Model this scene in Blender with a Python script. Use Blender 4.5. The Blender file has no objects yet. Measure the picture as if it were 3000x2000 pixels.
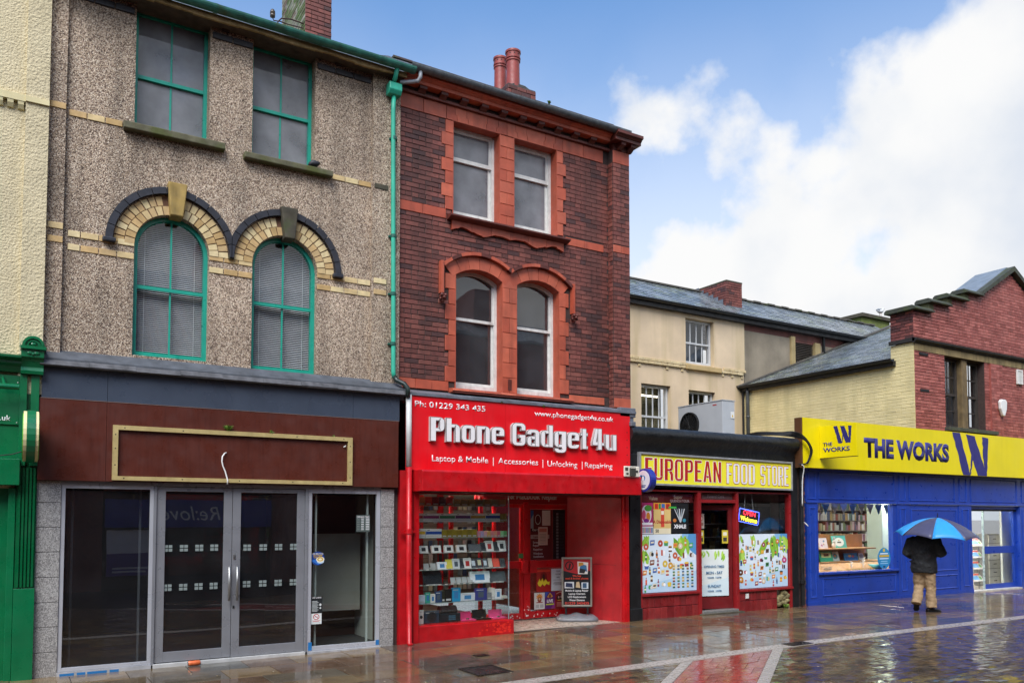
import bpy, bmesh, math, random
from mathutils import Vector, Matrix
R = random.Random(7)
S = bpy.context.scene
COL = S.collection
rad = math.radians

# ------------------------------------------------------------------ camera
cam_d = bpy.data.cameras.new('camera')
cam = bpy.data.objects.new('camera', cam_d); COL.objects.link(cam)
cam.location = (0, -11.0, 1.85)
cam.rotation_euler = (rad(90 + 2.7), 0, -rad(31.239))
cam_d.sensor_width = 36.0; cam_d.lens = 28.548
cam_d.shift_y = 0.13527
cam_d.clip_start = 0.05; cam_d.clip_end = 6000
S.camera = cam

# ------------------------------------------------------------------ sky, sun, exposure
SUN_EL, SUN_AZ = 50.0, 224.0           # azimuth clockwise from +Y
W = bpy.data.worlds.new('World'); S.world = W; W.use_nodes = True
nt = W.node_tree; N = nt.nodes; L = nt.links; N.clear()
def wn(t, **k):
    n = N.new(t)
    for a, b in k.items(): setattr(n, a, b)
    return n
def wmath(op, a, b=None, c=None, clamp=False):
    n = wn('ShaderNodeMath', operation=op, use_clamp=clamp)
    for i, v in enumerate((a, b, c)):
        if v is None: continue
        if isinstance(v, (int, float)): n.inputs[i].default_value = v
        else: L.new(v, n.inputs[i])
    return n.outputs[0]
sky = wn('ShaderNodeTexSky', sky_type='NISHITA', sun_disc=False)
sky.sun_elevation = rad(SUN_EL); sky.sun_rotation = rad(SUN_AZ)
sky.altitude = 0; sky.air_density = 1.0; sky.dust_density = 0.0; sky.ozone_density = 1.6
tc = wn('ShaderNodeTexCoord')
sep = wn('ShaderNodeSeparateXYZ'); L.new(tc.outputs['Generated'], sep.inputs[0])
zz = wmath('MAXIMUM', sep.outputs[2], 0.0)
# cumulus bank: cloud fills the lower sky, its broken upper edge climbing towards the east
RAD = 57.29578
el = wmath('MULTIPLY', wmath('ARCSINE', zz), RAD)
azm = wmath('MULTIPLY', wmath('ARCTAN2', sep.outputs[0], sep.outputs[1]), RAD)
elb = wmath('MINIMUM', wmath('MAXIMUM', wmath('ADD', wmath('MULTIPLY', wmath('SUBTRACT', azm, 39.0), 0.62), 22.5), 14.0), 38.0)
n1 = wn('ShaderNodeTexNoise'); n1.inputs['Scale'].default_value = 6.2; n1.inputs['Detail'].default_value = 9; n1.inputs['Roughness'].default_value = 0.52; n1.inputs['Distortion'].default_value = 0.0
L.new(tc.outputs['Generated'], n1.inputs['Vector'])
n2 = wn('ShaderNodeTexNoise'); n2.inputs['Scale'].default_value = 5.0; n2.inputs['Detail'].default_value = 7
L.new(tc.outputs['Generated'], n2.inputs['Vector'])
dens = wmath('ADD', wmath('DIVIDE', wmath('SUBTRACT', elb, el), 15.0), wmath('MULTIPLY', wmath('SUBTRACT', n1.outputs[0], 0.5), 4.3))
mr = wn('ShaderNodeMapRange', interpolation_type='SMOOTHSTEP'); L.new(dens, mr.inputs[0])
mr.inputs[1].default_value = -0.25; mr.inputs[2].default_value = 0.62
shade = wn('ShaderNodeMix', data_type='RGBA'); shade.inputs[6].default_value = (0.74, 0.80, 0.90, 1); shade.inputs[7].default_value = (1.0, 1.0, 1.0, 1)
mr2 = wn('ShaderNodeMapRange', interpolation_type='SMOOTHSTEP'); L.new(n2.outputs[0], mr2.inputs[0]); mr2.inputs[1].default_value = 0.3; mr2.inputs[2].default_value = 0.62; L.new(mr2.outputs[0], shade.inputs[0])
hs = wn('ShaderNodeHueSaturation'); hs.inputs['Saturation'].default_value = 1.2; hs.inputs['Value'].default_value = .95; L.new(sky.outputs[0], hs.inputs['Color'])
b1 = wn('ShaderNodeBackground'); L.new(hs.outputs[0], b1.inputs[0]); b1.inputs[1].default_value = 0.080
b2 = wn('ShaderNodeBackground'); L.new(shade.outputs[2], b2.inputs[0]); b2.inputs[1].default_value = 0.30
veil = wn('ShaderNodeMapRange', interpolation_type='SMOOTHSTEP'); L.new(el, veil.inputs[0]); veil.inputs[1].default_value = 38; veil.inputs[2].default_value = 10; veil.inputs[3].default_value = 0.0; veil.inputs[4].default_value = 0.8
cover = wmath('MAXIMUM', mr.outputs[0], veil.outputs[0])
mx = wn('ShaderNodeMixShader'); L.new(cover, mx.inputs[0]); L.new(b1.outputs[0], mx.inputs[1]); L.new(b2.outputs[0], mx.inputs[2])
wo = wn('ShaderNodeOutputWorld'); L.new(mx.outputs[0], wo.inputs[0])

sun_d = bpy.data.lights.new('sun', 'SUN'); sun = bpy.data.objects.new('sun', sun_d); COL.objects.link(sun)
sun_d.energy = 1.5; sun_d.angle = rad(38); sun_d.color = (1.0, 0.965, 0.92)
az = rad(SUN_AZ); el = rad(SUN_EL)
sdir = Vector((math.sin(az) * math.cos(el), math.cos(az) * math.cos(el), math.sin(el)))
sun.rotation_euler = (-sdir).to_track_quat('-Z', 'Y').to_euler()
sun.location = sdir * 40
V = S.view_settings
V.view_transform = 'Standard'; V.look = 'None'; V.gamma = 1.0; V.exposure = 1.70; V.use_curve_mapping = False
S.cycles.max_bounces = 6; S.cycles.diffuse_bounces = 2; S.cycles.glossy_bounces = 4; S.cycles.transmission_bounces = 4; S.cycles.transparent_max_bounces = 12
S.cycles.caustics_reflective = False; S.cycles.caustics_refractive = False
S.cycles.use_denoising = True
S.cycles.sample_clamp_indirect = 6

# ------------------------------------------------------------------ helpers
def lin(h):
    h = h.lstrip('#'); o = []
    for i in (0, 2, 4):
        c = int(h[i:i + 2], 16) / 255
        o.append(c / 12.92 if c <= .04045 else ((c + .055) / 1.055) ** 2.4)
    return tuple(o)
def C(c): return lin(c) if isinstance(c, str) else tuple(c)

WL = {}
def link(o, parent=None, org=(0, 0, 0)):
    COL.objects.link(o); org = Vector(org)
    if parent is not None:
        o.parent = parent; o.location = org - WL[parent.name]
    else: o.location = org
    WL[o.name] = org
    return o
def props(o, label=None, cat=None, group=None, kind=None):
    if label: o['label'] = label
    if cat: o['category'] = cat
    if group: o['group'] = group
    if kind: o['kind'] = kind
    return o
def thing(name, label, cat, loc=(0, 0, 0), group=None, kind=None):
    return props(link(bpy.data.objects.new(name, None), None, loc), label, cat, group, kind)

class MB:
    def __init__(s): s.v = []; s.f = []; s.c = []; s.col = None
    def add(s, vs, fs):
        b = len(s.v); s.v += [tuple(p) for p in vs]; s.f += [tuple(b + i for i in f) for f in fs]
        s.c += [s.col] * len(fs); return s
    def box(s, x0, x1, y0, y1, z0, z1):
        if x0 > x1: x0, x1 = x1, x0
        if y0 > y1: y0, y1 = y1, y0
        if z0 > z1: z0, z1 = z1, z0
        return s.add([(x0,y0,z0),(x1,y0,z0),(x1,y1,z0),(x0,y1,z0),(x0,y0,z1),(x1,y0,z1),(x1,y1,z1),(x0,y1,z1)],
              [(0,3,2,1),(4,5,6,7),(0,1,5,4),(1,2,6,5),(2,3,7,6),(3,0,4,7)])
    def _prism(s, a, b):
        n = len(a)
        return s.add(a + b, [tuple(range(n)), tuple(range(2 * n - 1, n - 1, -1))] + [(i, i + n, (i + 1) % n + n, (i + 1) % n) for i in range(n)])
    def poly(s, p, y0, y1):
        if sum(p[i][0] * p[(i + 1) % len(p)][1] - p[(i + 1) % len(p)][0] * p[i][1] for i in range(len(p))) < 0: p = p[::-1]
        return s._prism([(x, y0, z) for x, z in p], [(x, y1, z) for x, z in p])
    def polyx(s, p, x0, x1):
        if sum(p[i][0] * p[(i + 1) % len(p)][1] - p[(i + 1) % len(p)][0] * p[i][1] for i in range(len(p))) > 0: p = p[::-1]
        return s._prism([(x0, y, z) for y, z in p], [(x1, y, z) for y, z in p])
    def polyz(s, p, z0, z1):
        if sum(p[i][0] * p[(i + 1) % len(p)][1] - p[(i + 1) % len(p)][0] * p[i][1] for i in range(len(p))) > 0: p = p[::-1]
        return s._prism([(x, y, z0) for x, y in p], [(x, y, z1) for x, y in p])
    def ring(s, o, i, y0, y1, closed=True):
        n = len(o); m = n if closed else n - 1
        for k in range(m):
            k2 = (k + 1) % n
            s.poly([o[k], o[k2], i[k2], i[k]], y0, y1)
        return s
    def flat(s, p, y):
        if sum(p[i][0] * p[(i + 1) % len(p)][1] - p[(i + 1) % len(p)][0] * p[i][1] for i in range(len(p))) < 0: p = p[::-1]
        return s.add([(x, y, z) for x, z in p], [tuple(range(len(p)))])
    def cyl(s, p0, p1, r0, r1=None, n=10):
        return s.tube([p0, p1], [r0, r0 if r1 is None else r1], n)
    def tube(s, pts, r, n=8):
        pts = [Vector(p) for p in pts]; m = len(pts)
        rs = r if isinstance(r, (list, tuple)) else [r] * m
        vs = []; up = None
        for i, p in enumerate(pts):
            t = (pts[min(i + 1, m - 1)] - pts[max(i - 1, 0)]).normalized()
            if up is None: up = Vector((0, 0, 1)) if abs(t.z) < .9 else Vector((1, 0, 0))
            a = t.cross(up).normalized(); b = a.cross(t).normalized(); up = b
            for k in range(n):
                an = 2 * math.pi * k / n
                vs.append(p + (a * math.cos(an) + b * math.sin(an)) * rs[i])
        fs = [tuple(range(n)), tuple(range(m * n - 1, (m - 1) * n - 1, -1))]
        for i in range(m - 1):
            for k in range(n):
                k2 = (k + 1) % n
                fs.append((i * n + k, (i + 1) * n + k, (i + 1) * n + k2, i * n + k2))
        return s.add(vs, fs)
    def lathe(s, prof, cx=0, cy=0, n=16):
        m = len(prof); vs = []
        for r, z in prof:
            for k in range(n):
                a = 2 * math.pi * k / n; vs.append((cx + r * math.cos(a), cy + r * math.sin(a), z))
        fs = [tuple(range(n - 1, -1, -1)), tuple(range((m - 1) * n, m * n))]
        for i in range(m - 1):
            for k in range(n):
                k2 = (k + 1) % n; fs.append((i * n + k, i * n + k2, (i + 1) * n + k2, (i + 1) * n + k))
        return s.add(vs, fs)
    def sph(s, c, r, nu=10, nv=6):
        if not isinstance(r, (tuple, list)): r = (r, r, r)
        vs = [(c[0], c[1], c[2] - r[2])]
        for j in range(1, nv):
            ph = math.pi * j / nv
            for k in range(nu):
                a = 2 * math.pi * k / nu
                vs.append((c[0] + r[0] * math.sin(ph) * math.cos(a), c[1] + r[1] * math.sin(ph) * math.sin(a), c[2] - r[2] * math.cos(ph)))
        vs.append((c[0], c[1], c[2] + r[2])); t = len(vs) - 1; fs = []
        for k in range(nu): fs.append((0, 1 + (k + 1) % nu, 1 + k)); fs.append((t, t - nu + k, t - nu + (k + 1) % nu))
        for j in range(nv - 2):
            for k in range(nu):
                k2 = (k + 1) % nu; a = 1 + j * nu; fs.append((a + k, a + k2, a + nu + k2, a + nu + k))
        return s.add(vs, fs)
    def xf(s, m, start=0):
        for i in range(start, len(s.v)): s.v[i] = tuple(m @ Vector(s.v[i]))
        return s
    def mesh(s, name, mat, smooth=False):
        me = bpy.data.meshes.new(name); me.from_pydata(s.v, [], s.f)
        if any(c is not None for c in s.c):
            at = me.color_attributes.new('Col', 'FLOAT_COLOR', 'CORNER'); k = 0
            for p in me.polygons:
                c = s.c[p.index] or (.5, .5, .5)
                for _ in range(p.loop_total): at.data[k].color = (*c, 1); k += 1
        if mat: me.materials.append(mat)
        if smooth:
            me.polygons.foreach_set('use_smooth', [True] * len(me.polygons))
        me.update(); return me
    def build(s, name, mat, parent=None, smooth=False, bevel=0, org=(0, 0, 0), seg=2, auto=None):
        o = bpy.data.objects.new(name, s.mesh(name, mat, smooth or auto is not None))
        if auto is not None and hasattr(o.data, 'set_sharp_from_angle'): o.data.set_sharp_from_angle(angle=rad(auto))
        if bevel:
            m = o.modifiers.new('bevel', 'BEVEL'); m.width = bevel; m.segments = seg; m.limit_method = 'ANGLE'
        return link(o, parent, org)
def bx(name, mat, parent, x0, x1, y0, y1, z0, z1, bevel=0): return MB().box(x0, x1, y0, y1, z0, z1).build(name, mat, parent, bevel=bevel)

_cache = {}
def piece(name, mat, parent, x, y, z, w, d, h):
    """box piece centred on x,y,z; meshes shared between pieces of one size"""
    k = (name, mat.name, round(w, 3), round(d, 3), round(h, 3))
    me = _cache.get(k)
    if me is None:
        b = min(.004, w * .2, h * .2, d * .3)
        m = MB(); x1, y1, z1 = k[2] / 2, k[3] / 2, k[4] / 2
        # front face (-Y) slightly chamfered
        m.add([(-x1,-y1+b,-z1),(x1,-y1+b,-z1),(x1,-y1+b,z1),(-x1,-y1+b,z1),(-x1+b,-y1,-z1+b),(x1-b,-y1,-z1+b),(x1-b,-y1,z1-b),(-x1+b,-y1,z1-b),
               (-x1,y1,-z1),(x1,y1,-z1),(x1,y1,z1),(-x1,y1,z1)],
              [(4,5,6,7),(0,1,5,4),(1,2,6,5),(2,3,7,6),(3,0,4,7),(0,8,9,1),(1,9,10,2),(2,10,11,3),(3,11,8,0),(8,11,10,9)])
        me = _cache[k] = m.mesh(name, mat)
    return link(bpy.data.objects.new(name, me), parent, (x, y, z))

def arcz(x, xa, xb, zs, rise):
    if rise <= 0: return zs
    h = (xb - xa) / 2; r = (h * h + rise * rise) / (2 * rise); c = (xa + xb) / 2
    return zs + rise - r + math.sqrt(max(0, r * r - (x - c) ** 2))
def arcpts(xa, xb, zs, rise, n=14, x0=None, x1=None):
    """points of the arch from left to right (clipped to x0..x1)"""
    if rise <= 0: return [(xa if x0 is None else x0, zs), (xb if x1 is None else x1, zs)]
    x0 = xa if x0 is None else x0; x1 = xb if x1 is None else x1
    h = (xb - xa) / 2; c = (xa + xb) / 2
    t0 = math.acos(max(-1, min(1, (x0 - c) / h))); t1 = math.acos(max(-1, min(1, (x1 - c) / h)))
    return [(c + h * math.cos(t0 + (t1 - t0) * i / n), arcz(c + h * math.cos(t0 + (t1 - t0) * i / n), xa, xb, zs, rise)) for i in range(n + 1)]
def wall_row(m, x0, x1, z0, z1, y0, y1, ops):
    """wall band with openings (xa,xb,za,zs,rise)"""
    x = x0
    for xa, xb, za, zs, ri in sorted(ops):
        if xa > x: m.box(x, xa, y0, y1, z0, z1)
        if za > z0: m.box(xa, xb, y0, y1, z0, za)
        if zs < z1: m.poly(arcpts(xa, xb, zs, ri) + [(xb, z1), (xa, z1)], y0, y1)
        x = xb
    if x < x1: m.box(x, x1, y0, y1, z0, z1)
    return m

# text ------------------------------------------------------------------
def textmesh(s, bold=0, ext=0.0, res=3, shear=0, align=None):
    c = bpy.data.curves.new('lettering', 'FONT'); c.body = s; c.size = 1; c.offset = bold; c.extrude = ext; c.resolution_u = res; c.shear = shear
    if align: c.align_x = align
    o = bpy.data.objects.new('lettering', c); me = bpy.data.meshes.new_from_object(o)
    bpy.data.objects.remove(o); bpy.data.curves.remove(c)
    return me
def text(name, s, x0, z0, mat, parent, y, h=None, w=None, bold=0.0, ext=.002, shear=0, center=False, place=None, cap=True):
    """lettering on a plane facing -Y: left x0, baseline z0, cap height h, total width w (either may follow from the other)"""
    me = textmesh(s, bold, 0, shear=shear, align='CENTER' if center and '\n' in s else None)
    xs = [v.co.x for v in me.vertices]; ys = [v.co.y for v in me.vertices]
    a, b = min(xs), max(xs); capH = .7 if cap else max(ys)
    sx = w / (b - a) if w else None; sz = h / capH if h else None
    if sx is None: sx = sz
    if sz is None: sz = sx
    for v in me.vertices:
        X, Y = (v.co.x - (0 if (center and '\n' in s) else a)) * sx, v.co.y * sz
        if center and '\n' not in s: X -= (b - a) * sx / 2
        v.co = (x0 + X, y, z0 + Y)
        if place: v.co = place @ v.co
    me.materials.clear(); me.materials.append(mat)
    o = bpy.data.objects.new(name, me); me.name = name
    if ext:
        md = o.modifiers.new('thick', 'SOLIDIFY'); md.thickness = ext; md.offset = 1.0
    return link(o, parent)

# materials ---------------------------------------------------------------
MT = {}
def M(name, col=(.5, .5, .5), rough=.6, var=.14, scale=5, bump=0, bscale=60, spec=.5, metal=0, ramp=None, streak=0, coat=0, moss=0, mosscol=(.055, .075, .02), attr=False, emit=0, dirt=None, bdist=.004, rvar=.12, sfreq=9, slo=.42, shi=.92):
    if name in MT: return MT[name]
    m = bpy.data.materials.new(name); MT[name] = m; m.use_nodes = True
    t = m.node_tree; n = t.nodes; l = t.links; p = n['Principled BSDF']
    p.inputs['Roughness'].default_value = rough; p.inputs['Metallic'].default_value = metal; p.inputs['Specular IOR Level'].default_value = spec
    if coat: p.inputs['Coat Weight'].default_value = coat; p.inputs['Coat Roughness'].default_value = .06
    geo = n.new('ShaderNodeNewGeometry'); co = geo.outputs['Position']
    def noise(sc, det=4, vec=None):
        q = n.new('ShaderNodeTexNoise'); q.inputs['Scale'].default_value = sc; q.inputs['Detail'].default_value = det; l.new(vec or co, q.inputs['Vector']); return q.outputs[0]
    def mp(v, a, b, c, d, sm=False):
        q = n.new('ShaderNodeMapRange'); q.inputs[1].default_value = a; q.inputs[2].default_value = b; q.inputs[3].default_value = c; q.inputs[4].default_value = d
        if sm: q.interpolation_type = 'SMOOTHSTEP'
        l.new(v, q.inputs[0]); return q.outputs[0]
    def mixc(f, a, b, mode='MIX'):
        q = n.new('ShaderNodeMix'); q.data_type = 'RGBA'; q.blend_type = mode
        for sock, v in ((q.inputs[0], f), (q.inputs[6], a), (q.inputs[7], b)):
            if isinstance(v, (int, float)): sock.default_value = v
            elif isinstance(v, tuple): sock.default_value = (*v[:3], 1)
            else: l.new(v, sock)
        return q.outputs[2]
    col = C(col)
    if attr:
        a = n.new('ShaderNodeAttribute'); a.attribute_name = 'Col'; base = a.outputs['Color']
    elif ramp:
        oi = n.new('ShaderNodeObjectInfo'); ad = n.new('ShaderNodeMath'); ad.operation = 'ADD'
        l.new(oi.outputs['Random'], ad.inputs[0]); l.new(geo.outputs['Random Per Island'], ad.inputs[1])
        fr = n.new('ShaderNodeMath'); fr.operation = 'FRACT'; l.new(ad.outputs[0], fr.inputs[0])
        cr = n.new('ShaderNodeValToRGB'); cr.color_ramp.interpolation = 'CONSTANT'; e = cr.color_ramp.elements
        while len(e) > 1: e.remove(e[-1])
        for i, c in enumerate(ramp):
            q = e[0] if i == 0 else e.new(i / len(ramp)); q.position = i / len(ramp); q.color = (*C(c), 1)
        l.new(fr.outputs[0], cr.inputs[0]); base = cr.outputs[0]
    else: base = col
    if var:
        f = mp(noise(scale, 6), .3, .7, 1 - var, 1 + var)
        g = n.new('ShaderNodeVectorMath'); g.operation = 'SCALE'
        if isinstance(base, tuple): g.inputs[0].default_value = base
        else: l.new(base, g.inputs[0])
        l.new(f, g.inputs['Scale']); base = g.outputs[0]
    if streak:
        mm = n.new('ShaderNodeMapping'); mm.inputs['Scale'].default_value = (sfreq, sfreq, .08 * sfreq); l.new(co, mm.inputs['Vector'])
        f = mp(noise(1.0, 4, mm.outputs[0]), slo, shi, 0, streak, True)
        base = mixc(f, base, C(dirt) if dirt else (col[0] * .25, col[1] * .25, col[2] * .25))
    if moss:
        f = mp(noise(3.1, 6), .62 - moss * .3, .78 - moss * .2, 0, .95, True); base = mixc(f, base, mosscol)
    if isinstance(base, tuple): p.inputs['Base Color'].default_value = (*base, 1)
    else: l.new(base, p.inputs['Base Color'])
    if rvar: l.new(mp(noise(scale * 1.7, 4), .3, .7, max(.02, rough - rvar), min(1, rough + rvar)), p.inputs['Roughness'])
    if bump:
        b = n.new('ShaderNodeBump'); b.inputs['Strength'].default_value = bump; b.inputs['Distance'].default_value = bdist
        l.new(noise(bscale, 3), b.inputs['Height']); l.new(b.outputs[0], p.inputs['Normal'])
    if emit:
        p.inputs['Emission Strength'].default_value = emit
        if isinstance(base, tuple): p.inputs['Emission Color'].default_value = (*base, 1)
        else: l.new(base, p.inputs['Emission Color'])
    return m

def glass_mat(name, tint=(.9, .93, .92), ior=1.5, rough=.0, boost=1.0, haze=0, hazecol=(.3, .31, .33), wave=0):
    m = bpy.data.materials.new(name); MT[name] = m; m.use_nodes = True; t = m.node_tree; n = t.nodes; l = t.links; n.clear()
    o = n.new('ShaderNodeOutputMaterial'); tr = n.new('ShaderNodeBsdfTransparent'); tr.inputs[0].default_value = (*tint, 1)
    gl = n.new('ShaderNodeBsdfGlossy'); gl.inputs['Roughness'].default_value = rough; gl.inputs[0].default_value = (1, 1, 1, 1)
    fr = n.new('ShaderNodeFresnel'); fr.inputs[0].default_value = ior
    mu = n.new('ShaderNodeMath'); mu.operation = 'MULTIPLY'; mu.inputs[1].default_value = boost; mu.use_clamp = True; g0 = n.new('ShaderNodeNewGeometry'); iv = n.new('ShaderNodeMath'); iv.operation = 'SUBTRACT'; iv.inputs[0].default_value = 1; l.new(g0.outputs['Backfacing'], iv.inputs[1]); m3 = n.new('ShaderNodeMath'); m3.operation = 'MULTIPLY'; l.new(fr.outputs[0], m3.inputs[0]); l.new(iv.outputs[0], m3.inputs[1]); l.new(m3.outputs[0], mu.inputs[0])
    if wave:
        geo = n.new('ShaderNodeNewGeometry'); q = n.new('ShaderNodeTexNoise'); q.inputs['Scale'].default_value = 2.2; q.inputs['Detail'].default_value = 1; l.new(geo.outputs['Position'], q.inputs['Vector'])
        b = n.new('ShaderNodeBump'); b.inputs['Strength'].default_value = wave; b.inputs['Distance'].default_value = .02; l.new(q.outputs[0], b.inputs['Height']); l.new(b.outputs[0], gl.inputs['Normal'])
    mx = n.new('ShaderNodeMixShader'); l.new(mu.outputs[0], mx.inputs[0])
    if haze:
        df = n.new('ShaderNodeBsdfDiffuse'); df.inputs[0].default_value = (*hazecol, 1)
        geo = n.new('ShaderNodeNewGeometry'); q = n.new('ShaderNodeTexNoise'); q.inputs['Scale'].default_value = 2.6; q.inputs['Detail'].default_value = 5; l.new(geo.outputs['Position'], q.inputs['Vector'])
        r = n.new('ShaderNodeMapRange'); r.inputs[1].default_value = .3; r.inputs[2].default_value = .7; r.inputs[3].default_value = haze * .6; r.inputs[4].default_value = min(1, haze * 1.3); l.new(q.outputs[0], r.inputs[0])
        m2 = n.new('ShaderNodeMixShader'); l.new(r.outputs[0], m2.inputs[0]); l.new(tr.outputs[0], m2.inputs[1]); l.new(df.outputs[0], m2.inputs[2]); l.new(m2.outputs[0], mx.inputs[1])
    else: l.new(tr.outputs[0], mx.inputs[1])
    l.new(gl.outputs[0], mx.inputs[2]); l.new(mx.outputs[0], o.inputs[0]); return m

def speckle(name, cols, scale, rough=.8, bump=.6, mottle=.2, dist=.01, stain=0):
    """stones set in render / granite: voronoi cells with a ramp of stone colours"""
    m = bpy.data.materials.new(name); MT[name] = m; m.use_nodes = True; t = m.node_tree; n = t.nodes; l = t.links; p = n['Principled BSDF']
    p.inputs['Roughness'].default_value = rough
    geo = n.new('ShaderNodeNewGeometry'); v = n.new('ShaderNodeTexVoronoi'); v.inputs['Scale'].default_value = scale; l.new(geo.outputs['Position'], v.inputs['Vector'])
    sp = n.new('ShaderNodeSeparateColor'); l.new(v.outputs['Color'], sp.inputs[0])
    cr = n.new('ShaderNodeValToRGB'); e = cr.color_ramp.elements
    while len(e) > 1: e.remove(e[-1])
    cr.color_ramp.interpolation = 'CONSTANT'
    for i, c in enumerate(cols):
        q = e[0] if i == 0 else e.new(i / len(cols)); q.position = i / len(cols); q.color = (*C(c), 1)
    l.new(sp.outputs[0], cr.inputs[0])
    q = n.new('ShaderNodeTexNoise'); q.inputs['Scale'].default_value = 1.1; q.inputs['Detail'].default_value = 6; l.new(geo.outputs['Position'], q.inputs['Vector'])
    r = n.new('ShaderNodeMapRange'); r.inputs[1].default_value = .3; r.inputs[2].default_value = .7; r.inputs[3].default_value = 1 - mottle; r.inputs[4].default_value = 1 + mottle; l.new(q.outputs[0], r.inputs[0])
    s = n.new('ShaderNodeVectorMath'); s.operation = 'SCALE'; l.new(cr.outputs[0], s.inputs[0]); l.new(r.outputs[0], s.inputs['Scale']); out = s.outputs[0]
    if stain:
        mm = n.new('ShaderNodeMapping'); mm.inputs['Scale'].default_value = (4, 4, .45); l.new(geo.outputs['Position'], mm.inputs['Vector'])
        q2 = n.new('ShaderNodeTexNoise'); q2.inputs['Scale'].default_value = 1; q2.inputs['Detail'].default_value = 5; l.new(mm.outputs[0], q2.inputs['Vector'])
        r2 = n.new('ShaderNodeMapRange'); r2.inputs[1].default_value = .46; r2.inputs[2].default_value = .75; r2.inputs[3].default_value = 1; r2.inputs[4].default_value = 1 - stain; l.new(q2.outputs[0], r2.inputs[0])
        s2 = n.new('ShaderNodeVectorMath'); s2.operation = 'SCALE'; l.new(out, s2.inputs[0]); l.new(r2.outputs[0], s2.inputs['Scale']); out = s2.outputs[0]
    l.new(out, p.inputs['Base Color'])
    b = n.new('ShaderNodeBump'); b.inputs['Strength'].default_value = bump; b.inputs['Distance'].default_value = dist; b.invert = True
    l.new(v.outputs['Distance'], b.inputs['Height']); l.new(b.outputs[0], p.inputs['Normal']); return m

cream_rough = M('roughcast_cream', '#d3c5a0', .85, .10, 2.2, bump=1.0, bscale=42, streak=.22, dirt='#8d8460', bdist=.02)
cream_smooth = M('cream_moulding', '#dccf9f', .7, .1, 3, streak=.15, dirt='#8d8460')
pebble = speckle('pebbledash', ['#6a5647', '#a99379', '#c6b097', '#85705e', '#d6c3ab', '#b09a83', '#574638', '#bba48c', '#e0cfb8', '#988270'], 90, .75, .85, .2, .010, .42)
granite = speckle('granite', ['#8c8a88', '#a9a7a4', '#6d6b6a', '#b7b5b1', '#989693', '#7f7d7b'], 130, .35, .02, .12)
yb = M('buff_brick', ramp=['#cfb582', '#dcc795', '#c9a873', '#d6bd8a', '#c4a777', '#e0cc9c', '#bd9d68'], rough=.75, var=.14, scale=14, bump=.3, bscale=90, streak=.2, dirt='#6b5c40')
bb = M('blue_brick', '#2b2c33', .4, .3, 9, bump=.2)
moss_st = M('mossy_stone', '#5f5c46', .85, .3, 8, bump=.8, bscale=40, moss=.6, mosscol=lin('#4e5426'))
keyst = M('buff_stone', '#a68b4e', .8, .25, 7, bump=.5, streak=.75, dirt='#35331f')
keyst_dark = M('dark_stone', '#474234', .8, .35, 7, bump=.5, moss=.2)
teal = M('teal_paint', '#1f9c86', .35, .1, 6, streak=.12, bump=.1, bscale=30)
teal_pipe = M('teal_pipe', '#35b091', .4, .12, 5, streak=.3, dirt='#2b5b4b')
lead = M('lead', '#666b73', .5, .25, 6, bump=.4, bscale=14, streak=.35, dirt='#34363a')
wood_grey = M('weathered_wood', '#58585b', .7, .35, 10, bump=.6, bscale=30, streak=.5, slo=.35, shi=.75)
slateblue = M('slate_board', '#414a58', .32, .09, 2, streak=.12)
brown = M('brown_board', '#56291f', .34, .12, 3, streak=.35, dirt='#35150f', sfreq=30, slo=.4, shi=.8)
brass = M('pale_brass', '#c8b37a', .4, .12, 9, streak=.2, dirt='#6d5a2c', metal=.25)
alu = M('aluminium', '#8f9196', .34, .05, 3, metal=.35)
alu_lt = M('aluminium_light', '#b8bac0', .34, .05, 3, metal=.25)
steel = M('steel', '#9a9a98', .42, .05, 5, metal=.9)
black = M('black_paint', '#1b1c1e', .38, .3, 4, bump=.35, bscale=18)
blackm = M('black_matt', '#131415', .6, .2, 4)
white = M('white_plastic', '#e6e6e2', .45, .04, 4)
white_old = M('white_flaking_paint', '#d9d8d2', .55, .12, 12, bump=.5, bscale=30, streak=.55, dirt='#6e6a62')
cream_pl = M('cream_plastic', '#e6d9a4', .45, .06, 4)
green = M('green_gloss', '#0a6a40', .3, .14, 3, bump=.12, bscale=20, streak=.2, coat=.2)
green_dk = M('green_gloss_deep', '#035a33', .3, .12, 3, coat=.2)
red = M('red_gloss', '#bd1119', .36, .2, 5, streak=.35, bump=.2, bscale=16, dirt='#6a1010')
red_sign = M('red_sign', '#e20f1c', .4, .06, 2, streak=.3, dirt='#b01018', sfreq=16)
red_worn = M('red_worn', '#b3121a', .4, .2, 6, bump=.4, bscale=24, streak=.2)
red_dark = M('red_deep', '#8d1117', .4, .15, 4, streak=.15)
food_red = M('shopfront_red', '#8f1f22', .35, .16, 5, streak=.25)
blue = M('royal_blue_paint', '#1d3f9c', .36, .10, 4, coat=.1, streak=.3, dirt='#172a63', sfreq=2.4, slo=.45, shi=.8)
yellow = M('yellow_sign', '#ecd808', .4, .05, 1.5, streak=.14, dirt='#b8a60c', sfreq=12)
navy = M('navy_print', '#2b2a72', .45, .05, 5)
brick_r = M('red_brick', ramp=['#7b443b', '#713e36', '#834a41', '#693931', '#76433a', '#884e43', '#5d3630', '#7d463d', '#703d36', '#78453c', '#804a40', '#503230'], rough=.6, var=.2, scale=16, bump=.5, bscale=70, streak=.55, dirt='#33221f', sfreq=2.2, slo=.4, shi=.72)
brick_f = M('smooth_red_brick', ramp=['#a25a50', '#98524a', '#aa6258', '#944e46', '#ad645a', '#8a473e', '#9d574e'], rough=.6, var=.16, scale=9, bump=.3, bscale=60, streak=.18, dirt='#3a2422')
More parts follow.
